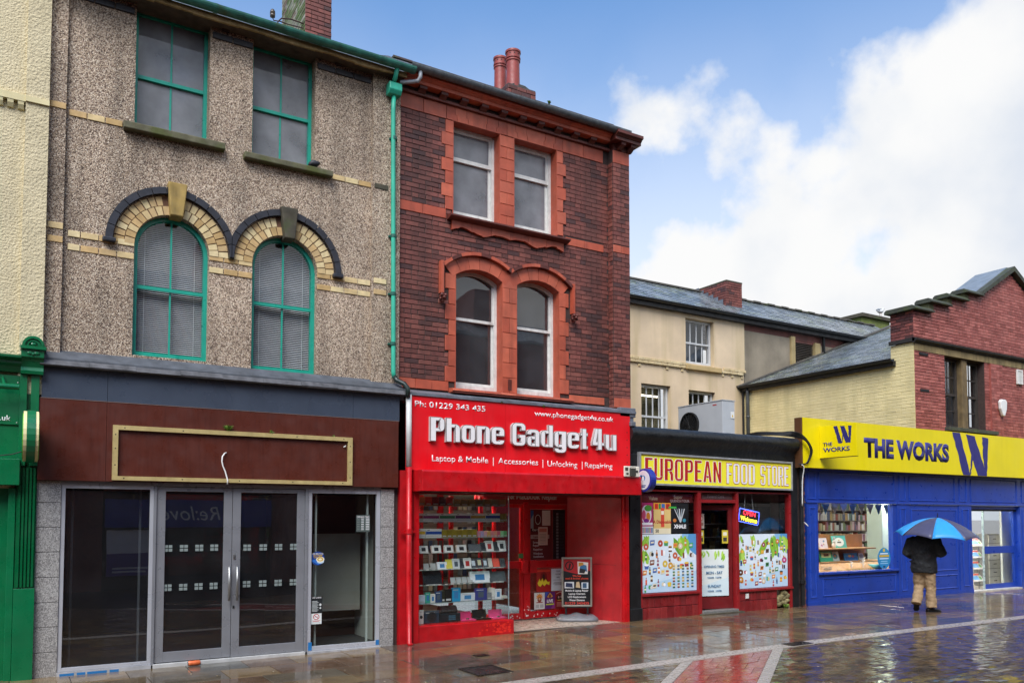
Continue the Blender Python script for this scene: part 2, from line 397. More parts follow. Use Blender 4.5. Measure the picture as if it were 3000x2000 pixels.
brick_c = M('cream_painted_brick', ramp=['#dfce9a', '#decd98', '#e1d09c', '#dccb97', '#dfcf9b'], rough=.6, var=.12, scale=2.2, bump=.3, streak=.45, dirt='#9a9058', sfreq=3)
mort = M('dark_mortar', '#40312d', .9, .2, 20)
mort_c = M('cream_mortar', '#cdbb86', .9, .15, 20)
terra = M('terracotta', ramp=['#ba5a40', '#b0523a', '#c26247', '#b75c44', '#ac5039'], rough=.5, var=.16, scale=6, bump=.3, bscale=30, streak=.6, dirt='#5a2a20', sfreq=6)
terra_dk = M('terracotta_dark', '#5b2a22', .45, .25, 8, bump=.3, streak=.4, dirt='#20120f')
slate = M('wet_slate', ramp=['#7d8386', '#6f7577', '#8a9092', '#757a7c', '#808678', '#666c6e'], rough=.26, var=.2, scale=7, bump=.3, moss=.16, mosscol=lin('#4c5a2e'))
peach = M('peach_render', '#d9c2a2', .8, .1, 1.6, bump=.25, bscale=30, streak=.5, dirt='#a08f58', sfreq=2.2, slo=.42, shi=.75)
greyren = M('grey_render', '#8d8270', .85, .2, 1.8, bump=.3, streak=.6, dirt='#4a4436', sfreq=2.5)
stone = M('carved_stone', '#8d7a52', .8, .3, 4, bump=.5, streak=.8, dirt='#2a281e')
coping = M('green_black_coping', '#3f4238', .8, .3, 6, bump=.5, moss=.35)
gl_shop = glass_mat('shop_glass', (.93, .95, .94), 1.5, boost=1.7, wave=.02)
gl_dark = glass_mat('tinted_shop_glass', (.62, .63, .65), 1.5, boost=3.2, wave=.02, haze=.05, hazecol=(.16, .16, .17))  # faint diffuse haze painted in to make the pane greyer and lighter
gl_win = glass_mat('old_window_glass', (.92, .93, .94), 1.5, boost=1.8, wave=.12)
gl_hazed = glass_mat('hazed_glass', (.6, .63, .66), 1.5, boost=1.2, wave=.1, haze=.62, hazecol=(.29, .30, .32))  # grey diffuse haze painted in for whitened glass, net and reflected sky
print_m = M('printed', attr=True, rough=.45, var=.04, spec=.4)
white_t = M('white_lettering', '#eceae8', .45, .03, 4)
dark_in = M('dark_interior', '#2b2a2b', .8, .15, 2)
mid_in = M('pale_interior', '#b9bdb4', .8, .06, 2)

def smooth_path(pts, k=5):
    P = [Vector(p) for p in pts]; o = []
    for i in range(len(P) - 1):
        a, b, c, d = P[max(0, i - 1)], P[i], P[i + 1], P[min(len(P) - 1, i + 2)]
        for j in range(k):
            t = j / k; o.append(.5 * ((2 * b) + (c - a) * t + (2 * a - 5 * b + 4 * c - d) * t * t + (3 * b - a - 3 * c + d) * t ** 3))
    return o + [P[-1]]
# ================================================================== GROUND
def gz(x): return .09 * max(0, min(1, (x - 3) / 6.5))
def sheet(name, x0, x1, y0, y1, dz, mat, parent=None, kind='structure', y_div=1):
    xs = sorted(set([x0, 3, 9.5, x1])); xs = [x for x in xs if x0 <= x <= x1]
    m = MB()
    for a, b in zip(xs, xs[1:]):
        m.add([(a, y0, gz(a) + dz), (b, y0, gz(b) + dz), (b, y1, gz(b) + dz), (a, y1, gz(a) + dz)], [(0, 1, 2, 3)])
    return props(m.build(name, mat, parent), kind=kind)
bed_m = M('wet_bedding', '#2a221a', .35, .3, 9, bump=.5, bscale=50, rvar=.15)
tarm = M('wet_setts_far', '#3d3227', .22, .3, 12, bump=.5, bscale=9, rvar=.1)
flag_m = M('wet_flagstone', ramp=['#6b573f', '#5e5547', '#736045', '#53483f', '#614d3b', '#776346', '#525048', '#65503f', '#645641'], rough=.14, var=.25, scale=3, bump=.16, bscale=7, rvar=.11, bdist=.005)
kerb_m = M('pale_kerb', '#a39a90', .3, .16, 14, bump=.4, bscale=60, rvar=.15)
sett_m = M('wet_sett', ramp=['#63533e', '#524536', '#6c5c43', '#4a4036', '#5d4b37', '#574b3f'], rough=.12, var=.25, scale=9, bump=.25, bscale=12, rvar=.1, bdist=.006)
redp_m = M('wet_red_paver', ramp=['#8f3f35', '#9a473b', '#85392f', '#93423a'], rough=.15, var=.2, scale=8, bump=.25, bscale=12, rvar=.1, bdist=.006)
props(MB().add([(-900, -900, -.10), (900, -900, -.10), (900, 900, -.10), (-900, 900, -.10)], [(0, 1, 2, 3)]).build('ground', tarm), kind='structure')
road = sheet('street', -14, 45, -12.2, -3.36, -.012, bed_m)
pave = sheet('pavement', -14, 45, -3.36, .9, -.012, bed_m)
def slabmesh(poly, zt, th=.03, b=.004, tilt=0):
    """paving piece from a polygon in plan, chamfered top that follows the ground"""
    cx_ = sum(p[0] for p in poly) / len(poly); cy_ = sum(p[1] for p in poly) / len(poly)
    def ins(p):
        d = math.hypot(p[0] - cx_, p[1] - cy_); k = max(0, (d - b) / d) if d else 0
        return (cx_ + (p[0] - cx_) * k, cy_ + (p[1] - cy_) * k)
    n = len(poly)
    if sum(poly[i][0] * poly[(i + 1) % n][1] - poly[(i + 1) % n][0] * poly[i][1] for i in range(n)) < 0: poly = poly[::-1]
    ta, tb = R.uniform(-tilt, tilt), R.uniform(-tilt, tilt); dz_ = lambda p: ta * (p[0] - cx_) + tb * (p[1] - cy_)
    vs = [(x, y, gz(x) - th) for x, y in poly] + [(x, y, gz(x) + zt - b * .7 + dz_((x, y))) for x, y in poly] + [(*ins(p), gz(p[0]) + zt + dz_(p)) for p in poly]
    fs = [tuple(range(2 * n, 3 * n))]
    for i in range(n):
        j = (i + 1) % n; fs += [(i, j, j + n, i + n), (i + n, j + n, j + 2 * n, i + 2 * n)]
    return vs, fs
def clip(poly, a, b, c):
    """keep a*x+b*y+c >= 0"""
    o = []
    for i, p in enumerate(poly):
        q = poly[(i + 1) % len(poly)]; dp = a * p[0] + b * p[1] + c; dq = a * q[0] + b * q[1] + c
        if dp >= 0: o.append(p)
        if dp * dq < 0: t = dp / (dp - dq); o.append((p[0] + (q[0] - p[0]) * t, p[1] + (q[1] - p[1]) * t))
    return o
# flagstones
rows = [0.02]
while rows[-1] > -3.0: rows.append(rows[-1] - R.choice([.45, .6, .6, .52]))
rows = [r for r in rows if r > -2.75] + [-3.105]
slabs = []
for a, b in zip(rows, rows[1:]):
    x = -2.0 - R.random() * .6
    while x < 24:
        w = R.choice([.6, .75, .9, .68, .82]); slabs.append((x, x + w, b, a)); x += w
hole = (4.58, 5.09, -2.68, -2.12)
for x0, x1, y0, y1 in slabs:
    if x0 > 23.5: continue
    g = .004; P = [(x0 + g, y0 + g), (x1 - g, y0 + g), (x1 - g, y1 - g), (x0 + g, y1 - g)]
    MB().add(*slabmesh(P, R.uniform(-.0015, .002), tilt=.004)).build('paving_slab', flag_m, pave)
# kerb stones
x = -3
while x < 25:
    w = R.uniform(.85, 1.0); g = .004
    MB().add(*slabmesh([(x + g, -3.345), (x + w - g, -3.345), (x + w - g, -3.118), (x + g, -3.118)], .004)).build('kerb_stone', kerb_m, pave); x += w
# setts of the street, cut along the diagonal crossing band
dx, dy = -.80, -.60
nx_, ny_ = -dy, dx                       # normal to the band, pointing +x -y side
def side(px, py): return (nx_, ny_, -(nx_ * px + ny_ * py))
A1, A2 = side(7.10, -3.36), side(7.30, -3.36)
B1, B2 = side(8.75, -3.36), side(8.97, -3.36)
pl = []; y = -3.362; k = 0
while y > -8.2:
    x = -1.0 + (k % 2) * .1
    while x < 23:
        dist = math.hypot(x, y + 11)
        if (x * .855 - (y + 11) * .5186) / max(.1, x * .5186 + (y + 11) * .855) < .75 and dist > 3:
            g = .004; P = [(x + g, y - .1 + g), (x + .2 - g, y - .1 + g), (x + .2 - g, y - g), (x + g, y - g)]
            for q in (clip(P, -A1[0], -A1[1], -A1[2]), clip(P, *B2)):
                if len(q) > 2 and abs(sum(q[i][0] * q[(i + 1) % len(q)][1] - q[(i + 1) % len(q)][0] * q[i][1] for i in range(len(q)))) > .004: pl.append((dist, q))
        x += .2
    y -= .1; k += 1
def inview(q):
    x, y = q[0]; d = x * .5186 + (y + 11) * .855; u = x * .855 - (y + 11) * .5186
    return d > .5 and abs(u / d) < .64 and 1.85 / d * 2379 + 1518 < 2010
pl.sort(key=lambda t: t[0]); vis = [p for p in pl if inview(p[1])]; ids = set(id(p) for p in vis[:300])
mm = MB()
for p in pl:
    v, f = slabmesh(p[1], R.uniform(-.002, .002), tilt=.035)
    if id(p) in ids: MB().add(v, f).build('sett', sett_m, road)
    else: mm.add(v, f)
props(mm.build('setts', sett_m, road), kind='stuff')
# the diagonal band: two pale edge strips with red pavers between
def along(x0, t): return (x0 + dx * t, -3.36 + dy * t)
for xa, xb in ((7.10, 7.30), (8.75, 8.97)):
    t = 0
    while t < 6:
        w = .6; P = [along(xa, t + .004), along(xb, t + .004), along(xb, t + w - .004), along(xa, t + w - .004)]
        P = [p for p in P]; P = clip(P, 0, -1, -3.362)
        MB().add(*slabmesh(P, .003)).build('edge_stone', kerb_m, road); t += w
t = -1.2
k = 0
while t < 5.4:
    xs = [7.305, 7.66, 8.03, 8.40, 8.745] if k % 2 else [7.305, 7.48, 7.85, 8.22, 8.57, 8.745]
    for a, b in zip(xs, xs[1:]):
        P = [along(a + .002, t + .002), along(b - .002, t + .002), along(b - .002, t + .4 - .002), along(a + .002, t + .4 - .002)]
        P = clip(P, 0, -1, -3.362)
        if len(P) > 2: MB().add(*slabmesh(P, R.uniform(-.001, .002), tilt=.006)).build('red_paver', redp_m, road)
    t += .4; k += 1
# covers and gratings
ironm = M('wet_iron', '#2e2a27', .3, .3, 10, metal=.4, bump=.4, bscale=40)
def cover(name, label, x0, x1, y0, y1, bars, ny=0):
    t = thing(name, label, 'drain cover', ((x0 + x1) / 2, (y0 + y1) / 2, gz(x0)))
    z = gz((x0 + x1) / 2) + .004; m = MB(); w = .018
    m.box(x0, x1, y0, y0 + w, z, z + .006).box(x0, x1, y1 - w, y1, z, z + .006).box(x0, x0 + w, y0 + w, y1 - w, z, z + .006).box(x1 - w, x1, y0 + w, y1 - w, z, z + .006); m.build('frame', ironm, t)
    bx('plate', ironm if bars == 0 else blackm, t, x0 + w, x1 - w, y0 + w, y1 - w, z - .004, z + .001)
    for i in range(bars):
        xx = x0 + w + (x1 - x0 - 2 * w) * (i + .5) / bars; bw = (x1 - x0) / bars * .28
        bx('bar', ironm, t, xx - bw, xx + bw, y0 + w, y1 - w, z + .0015, z + .006)
cover('drain_grating', 'dark iron drain grating beside the pale kerb line', 9.2, 9.62, -3.335, -3.125, 9)
cover('inspection_cover', 'square inspection cover framed in the brown flagstones', 4.6, 5.08, -2.66, -2.14, 0)
cover('small_vent_grating', 'small iron grating in the flagstones before the phone shop window', 5.2, 5.39, -1.55, -1.41, 7)
lit = MB()
for i in range(150):
    x = R.uniform(.2, 17); y = R.uniform(-4.5, -.1); a = R.random() * 3; s = R.uniform(.006, .016)
    p = [(x + s * R.uniform(.6, 1.3) * math.cos(a + k * 1.257), y + s * R.uniform(.6, 1.3) * math.sin(a + k * 1.257)) for k in range(5)]
    lit.add([(u, v, gz(u) + .0055) for u, v in p], [(0, 1, 2, 3, 4)])
props(lit.build('litter', M('pale_litter', ramp=['#c9b89a', '#b9ad98', '#a58f62', '#d2c9b8'], rough=.6)), 'tiny pale scraps and petals scattered over the wet paving', 'litter', kind='stuff')

# ================================================================== BUILDING A (cream, green shopfront)
A = thing('cream_building', 'cream roughcast building with a green shopfront, cut off by the picture edge', 'building', (-1.5, 0, 0))
m = MB().box(-6, -.05, .02, .5, 2.2, 11).box(-.05, .19, -.035, .5, 3.3, 11); m.build('wall', cream_rough, A)
m = MB().box(-6, -.05, -.04, .02, 6.75, 6.83).box(-.052, .192, -.06, -.03, 6.755, 6.815)
m.build('string_course', cream_smooth, A)
for i in range(22):
    xx = -.13 - i * .105; MB().polyx([(.02, 6.75), (-.035, 6.75), (-.03, 6.71), (-.005, 6.665), (.02, 6.655)], xx, xx + .062).build('dentil', cream_smooth, A)
MB().box(-6, -.03, -.05, .3, 2.93, 3.5).build('fascia_board', green, A)
m = MB().polyx([(.02, 3.54), (-.06, 3.54), (-.09, 3.60), (-.13, 3.63), (-.13, 3.66), (-.2, 3.69), (-.2, 3.715), (.02, 3.76)], -6, -.02); m.build('cornice', green_dk, A)
bx('lower_fascia', green, A, -6, -.03, -.03, .3, 2.53, 2.925)
bx('shutter_box', green, A, -6, -.005, -.16, .2, 2.23, 2.53, .006)
bx('pilaster', green_dk, A, -.03, .17, -.03, .2, 1.05, 3.52)
for i in range(5): bx('reed', green_dk, A, -.012 + i * .036, .010 + i * .036, -.055, -.0305, 1.06, 2.44)
bx('pilaster_strip', green, A, -.028, .045, -.075, -.0305, 2.46, 3.52, .004); bx('pilaster_strip', green, A, .085, .168, -.075, -.0305, 2.46, 3.52, .004)
bx('plinth', green, A, -.035, .175, -.06, .2, -.03, 1.045, .004)
bx('door_panel', green, A, -6, -.03, .06, .2, -.03, 2.23)
bx('stall_riser', green, A, -.11, -.038, -.03, .06, -.03, 2.2, .004)
# console bracket
k = MB().polyx([(.0, 3.52), (-.12, 3.52), (-.13, 3.56), (-.11, 3.60), (-.14, 3.68), (-.18, 3.71), (-.18, 3.80), (.0, 3.80)], -.025, .205).build('console_bracket', green, A, bevel=.004)
cp = MB().box(-.035, .225, -.21, 0, 3.80, 3.835)
pts = [(.095 + .115 * math.cos(math.pi * i / 12), 3.835 + .125 * math.sin(math.pi * i / 12)) for i in range(13)]
cp.poly(pts, -.17, .0); cp.build('cap', green, k)
rr = MB()
for r0, r1 in ((.10, .085), (.062, .05)):
    o = [(.095 + r0 * math.cos(math.pi * i / 12), 3.84 + r0 * math.sin(math.pi * i / 12)) for i in range(13)]; q = [(.095 + r1 * math.cos(math.pi * i / 12), 3.84 + r1 * math.sin(math.pi * i / 12)) for i in range(13)]
    rr.ring(o, q, -.19, -.165, False)
rr.sph((.095, -.175, 3.86), (.03, .02, .022)); rr.sph((.06, -.185, 3.755), (.03, .012, .02)).sph((.13, -.185, 3.755), (.03, .012, .02)).sph((.095, -.185, 3.745), (.018, .014, .018)); rr.build('carving', green, k)
text('lettering', '.uk', -.215, 2.972, white_t, A, -.052, h=.062, bold=.012)
for z in (3.42, 2.955): MB().cyl((-.05, -.05, z), (-.05, -.058, z), .006, n=8).build('screw', white, A)
lp = thing('trough_lamp', 'green trough lamp on an arm over the green fascia', 'lamp', (-.5, -.05, 3.4))
MB().cyl((-2, -.22, 3.345), (-.035, -.22, 3.345), .032, n=12).build('lamp_tube', green, lp, smooth=False)
MB().tube([(-.2, -.05, 3.47), (-.19, -.14, 3.42), (-.175, -.22, 3.36)], .016).build('arm', green, lp)
# projecting round sign
sg = thing('round_projecting_sign', 'round green projecting sign with cream rims, seen nearly edge on', 'projecting sign', (.09, -.03, 2.77))
def disc(mb, x0, x1, r, n=28, cy=-.36, cz=2.775):
    a = [(x0, cy + r * math.cos(2 * math.pi * i / n), cz + r * math.sin(2 * math.pi * i / n)) for i in range(n)]
    return mb._prism(a, [(x1, y, z) for _, y, z in a])
disc(MB(), .05, .135, .295).build('body', green, sg)
disc(disc(MB(), .018, .05, .285), .135, .165, .285).build('rim', cream_pl, sg)
disc(disc(MB(), .010, .018, .26), .165, .172, .26).build('face', M('lime_face', '#5fae3c', .4), sg)
MB().cyl((.09, -.08, 2.86), (.09, -.02, 2.86), .02).cyl((.09, -.08, 2.68), (.09, -.02, 2.68), .02).build('bracket', steel, sg)
MB().tube([(-.2, -.165, 2.56), (-.08, -.17, 2.58), (.0, -.18, 2.61), (.05, -.15, 2.6)], .006).build('cable', blackm, sg)

# ================================================================== BUILDING B (pebbledash, brown fascia)
B = thing('pebbledash_building', 'pebbledash building with teal sash windows above a brown empty shopfront', 'building', (2.45, 0, 0))
YW = .10
TW = [(1.13, 2.03, 6.83, 8.42, 0), (2.59, 3.46, 6.78, 8.42, 0)]
AW = [(1.16, 2.06, 3.90, 5.30, .45), (2.62, 3.51, 3.86, 5.30, .445)]
m = MB(); wall_row(m, .37, 4.31, 6.3, 8.46, YW, .42, TW); wall_row(m, .37, 4.31, 3.7, 6.3, YW, .4, AW)
m.build('wall', pebble, B)
MB().box(.19, .37, .045, .4, 3.7, 8.46).build('pilaster', pebble, B); MB().box(4.31, 4.745, .045, .4, 3.7, 8.46).build('pilaster', pebble, B)
def brickrun(parent, mat, x0, x1, z0, z1, y, n, d=.06, name='buff_brick'):
    w = (x1 - x0) / n
    for i in range(n):
        piece(name, mat, parent, x0 + w * (i + .5), y + d / 2 + R.uniform(-.002, .002), (z0 + z1) / 2, w - .012, d, z1 - z0)
for z0, z1 in ((5.27, 5.345), (5.105, 5.18)):
    brickrun(B, yb, .42, .56, z0, z1, .088, 1); brickrun(B, yb, .56, 1.165, z0, z1, .088, 3); brickrun(B, yb, 2.06, 2.62, z0 - .02, z1 - .02, .088, 3); brickrun(B, yb, 3.51, 4.31, z0 - .03, z1 - .03, .088, 4)
    brickrun(B, yb, .20, .375, z0 + .055, z1 + .055, .033, 1); brickrun(B, yb, 4.335, 4.54, z0 + .01, z1 + .01, .033, 1)
brickrun(B, yb, .195, .375, 6.80, 6.875, .033, 1); brickrun(B, yb, .40, 1.0, 6.765, 6.84, .088, 3); brickrun(B, yb, 3.71, 4.31, 6.70, 6.775, .088, 3); brickrun(B, keyst_dark, 4.335, 4.56, 6.69, 6.765, .033, 1)
for x0, x1, n in ((.42, 1.11, 3), (2.05, 2.585, 2), (3.48, 4.29, 3)):
    brickrun(B, bb, x0, x1, 8.255, 8.335, .075, n, name='blue_brick')
    for xx in ((x0 + x1) / 2 - .1,): piece('corbel_brick', mort, B, xx, .08, 8.42, .1, .06, .07)
bx('sill', moss_st, B, 1.0, 2.225, -.01, .3, 6.73, 6.822, .012); bx('sill', moss_st, B, 2.475, 3.70, -.01, .3, 6.695, 6.778, .012)
for (xa, xb, za, zs, ri), cx_ in ((AW[0], 1.61), (AW[1], 3.065)):
    for r0, r1, n, d in ((.452, .564, 19, .085), (.572, .688, 23, .085)):
        for i in range(n):
            a0 = math.pi * i / n + .012; a1 = math.pi * (i + 1) / n - .012; am = (a0 + a1) / 2
            if abs(am - math.pi / 2) < .155: continue
            P = [(cx_ + r * math.cos(a), zs + r * math.sin(a)) for r, a in ((r0, a0), (r1, a0), (r1, am), (r1, a1), (r0, a1), (r0, am))]
            MB().poly(P, d + R.uniform(-.003, .003), .2).build('voussoir', yb, B)
    ob = [(cx_ + r_ * math.cos(math.pi * i / 24), zs + r_ * math.sin(math.pi * i / 24)) for r_ in (.695,) for i in range(25)]; ib = [(cx_ + .4515 * math.cos(math.pi * i / 24), zs + .4515 * math.sin(math.pi * i / 24)) for i in range(25)]
    MB().ring(ob, ib, .0935, .12, False).build('arch_mortar', M('brown_mortar', '#6b4c3a', .9, .2, 20), B)
    n = 13
    for i in range(n):
        a0 = math.pi * i / n + .006; a1 = math.pi * (i + 1) / n - .006; am = (a0 + a1) / 2
        P = [(cx_ + r * math.cos(a), zs + .012 + r * math.sin(a)) for r, a in ((.70, a0), (.785, a0), (.785, am), (.785, a1), (.70, a1), (.70, am))]
        P = clip(P, *((-1, 0, 2.333) if cx_ < 2 else (1, 0, -2.341)))
        if len(P) > 2: MB().poly(P, .035, .14).build('hood_brick', bb, B)
    e = cx_ - .74 if cx_ < 2 else cx_ + .74
    bx('hood_end', bb, B, e - .075, e + .075, .02, .12, 5.272, 5.325, .01)
MB().poly([(1.525, 6.15), (1.76, 6.15), (1.715, 5.72), (1.565, 5.72)], -.03, .2).build('keystone', keyst, B, bevel=.012)
MB().poly([(2.965, 6.12), (3.20, 6.12), (3.165, 5.69), (3.025, 5.69)], -.03, .2).build('keystone', keyst_dark, B, bevel=.012)
props(MB().poly([(2.30, 5.30), (2.372, 5.30), (2.341, 5.60), (2.333, 5.60)], .06, .14).build('valley_stone', moss_st, B))

def sash(parent, op, y, fm, zr, nmull, pane, fw=.05, mt=.022, rail=.045, blind=None, sill=None, inner=None, sashw=.0, name='window'):
    """box sash window: frame + meeting rail + glazing bars, panes as sub-parts"""
    xa, xb, za, zs, ri = op; m = MB(); n = 16
    out = [(xa, za)] + [(xb, za)] + arcpts(xa, xb, zs, ri, n)[::-1]
    inn = [(xa + fw, za + fw * 1.3), (xb - fw, za + fw * 1.3)] + [((p[0] - (xa + xb) / 2) * ((xb - xa) / 2 - fw) / ((xb - xa) / 2) + (xa + xb) / 2, p[1] - (fw if ri < .3 else fw * (p[1] - zs) / max(ri, .01))) for p in arcpts(xa, xb, zs, ri, n)[::-1]]
    m.ring(out, inn, y, y + .09)
    ia, ib = xa + fw, xb - fw
    m.box(ia, ib, y + .015, y + .06, zr - rail / 2, zr + rail / 2)
    it = (lambda x: arcz((x - (xa + xb) / 2) * ((xb - xa) / 2) / ((xb - xa) / 2 - fw) + (xa + xb) / 2, xa, xb, zs, ri) - (fw if ri < .3 else fw * .7)) if ri > 0 else (lambda x: zs - fw)
    if sashw:
        for za_, zb_, yy in ((za + fw * 1.3, zr - rail / 2, .05), (zr + rail / 2, min(it(ia + .001), it(ib - .001)), .02)):
            m.box(ia, ia + sashw, y + yy, y + yy + .03, za_, zb_).box(ib - sashw, ib, y + yy, y + yy + .03, za_, zb_)
        m.box(ia + sashw, ib - sashw, y + .05, y + .08, za + fw * 1.3, za + fw * 1.3 + sashw * 1.4)
        if ri == 0: m.box(ia + sashw, ib - sashw, y + .02, y + .05, zs - fw - sashw, zs - fw)
    xs = [ia + (ib - ia) * (i + 1) / (nmull + 1) for i in range(nmull)]
    for xm in xs:
        m.box(xm - mt / 2, xm + mt / 2, y + .045, y + .065, za + fw, zr - rail / 2); m.box(xm - mt / 2, xm + mt / 2, y + .025, y + .05, zr + rail / 2, it(xm) + .01)
    w = m.build(name, fm, parent)
    ed = [ia] + xs + [ib]
    for a, b in zip(ed, ed[1:]):
        bx('pane', pane, w, a, b, y + .055, y + .059, za + fw * 1.2, zr)
        if ri > 0:
            pts = [(a, zr)] + [(b, zr)] + [(x, it(max(ia + .002, min(ib - .002, x)))) for x in [b + (a - b) * i / 10 for i in range(11)]]
            MB().poly(pts, y + .034, y + .038).build('pane', pane, w)
        else: bx('pane', pane, w, a, b, y + .034, y + .038, zr, zs - fw * .9)
    if blind: blind(w, ia, ib, za, zs + ri, y)
    if sill: bx('sill', sill, w, xa - .03, xb + .03, y - .06, y + .08, za - .05, za - .002)
    if inner:
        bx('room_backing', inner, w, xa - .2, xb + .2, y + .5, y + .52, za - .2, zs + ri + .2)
    return w
slatm = M('blind_slat', '#cdcdca', .45, .1, 6)
def venetian(w, a, b, za, zt, y):
    m = MB(); z = za + .07
    while z < zt - .10:
        m.add([(a - .03, y + .11, z), (b + .03, y + .11, z), (b + .03, y + .124, z + .017), (a - .03, y + .124, z + .017)], [(0, 1, 2, 3)])
        m.add([(a - .03, y + .1115, z - .0006), (b + .03, y + .1115, z - .0006), (b + .03, y + .1255, z + .0164), (a - .03, y + .1255, z + .0164)], [(3, 2, 1, 0)]); z += .0255
    props(m.build('blind_slats', slatm, w), kind='stuff')
    bx('blind_rail', white, w, a - .03, b + .03, y + .105, y + .135, za + .035, za + .06)
    m = MB()
    for t in (.12, .88): m.box(a + (b - a) * t - .003, a + (b - a) * t + .003, y + .100, y + .103, za + .06, zt - .1)
    m.build('blind_cord', white, w)
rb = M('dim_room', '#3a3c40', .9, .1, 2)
board_m = M('grey_window_board', '#8e9197', .7, .1, 3, streak=.25, dirt='#5d6068')
def sheetblind(w, a, b, za, zt, y): bx('window_board', board_m, w, a - .05, b + .05, y + .13, y + .14, za - .05, zt + .05)
sash(B, TW[0], .27, teal, 7.57, 1, gl_hazed, fw=.045, blind=sheetblind); sash(B, TW[1], .27, teal, 7.55, 1, gl_hazed, fw=.045, blind=sheetblind)
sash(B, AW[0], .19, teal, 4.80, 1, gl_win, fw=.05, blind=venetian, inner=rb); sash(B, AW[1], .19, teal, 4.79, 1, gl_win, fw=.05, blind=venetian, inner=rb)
# eaves, roof, gutter
sof = M('eaves_board', '#57483c', .8, .35, 8, bump=.4, streak=.4)
bx('soffit', sof, B, .15, 4.76, -.10, .42, 8.40, 8.455)
m = MB(); pz = 8.40
for i in range(40):
    x0 = .15 + i * .1155; z = 8.375 + .012 * math.sin(i * .7) + R.uniform(-.006, .006); m.box(x0, x0 + .1155, -.135, -.102, z, 8.455)
m.build('eaves_fascia', M('peeling_eaves_paint', '#a98f62', .8, .3, 8, streak=.5, dirt='#4a3b2b'), B)
def gutter(name, mat, parent, x0, x1, yc, zc, r):
    o = [(yc + r * math.cos(a), zc + r * math.sin(a)) for a in [math.pi + math.pi * i / 10 for i in range(11)]]
    q = [(yc + (r - .006) * math.cos(a), zc + (r - .006) * math.sin(a)) for a in [math.pi + math.pi * i / 10 for i in range(11)]]
    m = MB()
    for i in range(10): m.polyx([o[i], o[i + 1], q[i + 1], q[i]], x0, x1)
    g = m.build(name, mat, parent)
    x = x0 + .5
    while x < x1: 
        o2 = [(yc + (r + .005) * math.cos(a), zc + (r + .005) * math.sin(a)) for a in [math.pi + math.pi * i / 10 for i in range(11)]]
        b = MB()
        for i in range(10): b.polyx([o2[i], o2[i + 1], o[i + 1], o[i]], x, x + .05)
        b.build('joint_clip', mat, g); x += 1.4
    return g
gutter('gutter', M('mossy_teal', '#2e6f61', .5, .35, 9, streak=.5, dirt='#25392f', moss=.2), B, .1, 4.86, -.215, 8.50, .075)
MB().polyx([(-.16, 8.47), (-.16, 8.50), (3.9, 10.85), (3.9, 10.82)], .1, 4.74).build('roof', slate, B)
dp = MB().tube([(4.585, -.2, 8.45), (4.585, -.12, 8.33), (4.585, -.05, 8.28)], .035, 10).build('downpipe', teal_pipe, B, smooth=True)
MB().polyx([(.03, 8.27), (-.12, 8.27), (-.13, 8.16), (-.09, 8.10), (.03, 8.10)], 4.50, 4.70).build('hopper_head', teal_pipe, dp, bevel=.012)
MB().tube([(4.60, -.04, 8.12), (4.60, -.02, 7.9), (4.615, -.02, 6), (4.63, -.02, 3.98), (4.64, -.03, 3.90)], .034, 12).build('shaft', teal_pipe, dp, smooth=True)
for z in (7.45, 5.98, 5.12, 4.38): MB().cyl((4.618, -.02, z), (4.618, -.02, z + .045), .043, n=12).box(4.56, 4.68, .005, .045, z + .01, z + .035).build('collar', M('dark_teal', '#1d5a4c', .5, .2), dp)
MB().tube([(4.64, -.03, 3.92), (4.67, -.06, 3.86), (4.76, -.12, 3.81), (4.80, -.16, 3.74), (4.80, -.16, 3.62)], .036, 10).build('offset_bend', M('black_green_pipe', '#1c2b27', .4, .3), dp, smooth=True)
MB().tube([(4.835, -.12, 3.66), (4.84, -.12, 2.60)], .042, 10).build('white_section', M('grimy_white_pipe', '#c8c8c4', .5, .1, 5, streak=.5), dp, smooth=True)
MB().tube([(4.845, -.12, 2.60), (4.85, -.12, 1.0), (4.86, -.12, .06), (4.87, -.17, .02)], .042, 10).build('red_section', red, dp, smooth=True)
for z in (1.63,): MB().cyl((4.848, -.12, z), (4.848, -.12, z + .07), .052, n=12).box(4.73, 4.96, -.1, -.07, z + .01, z + .045).build('collar', red, dp)
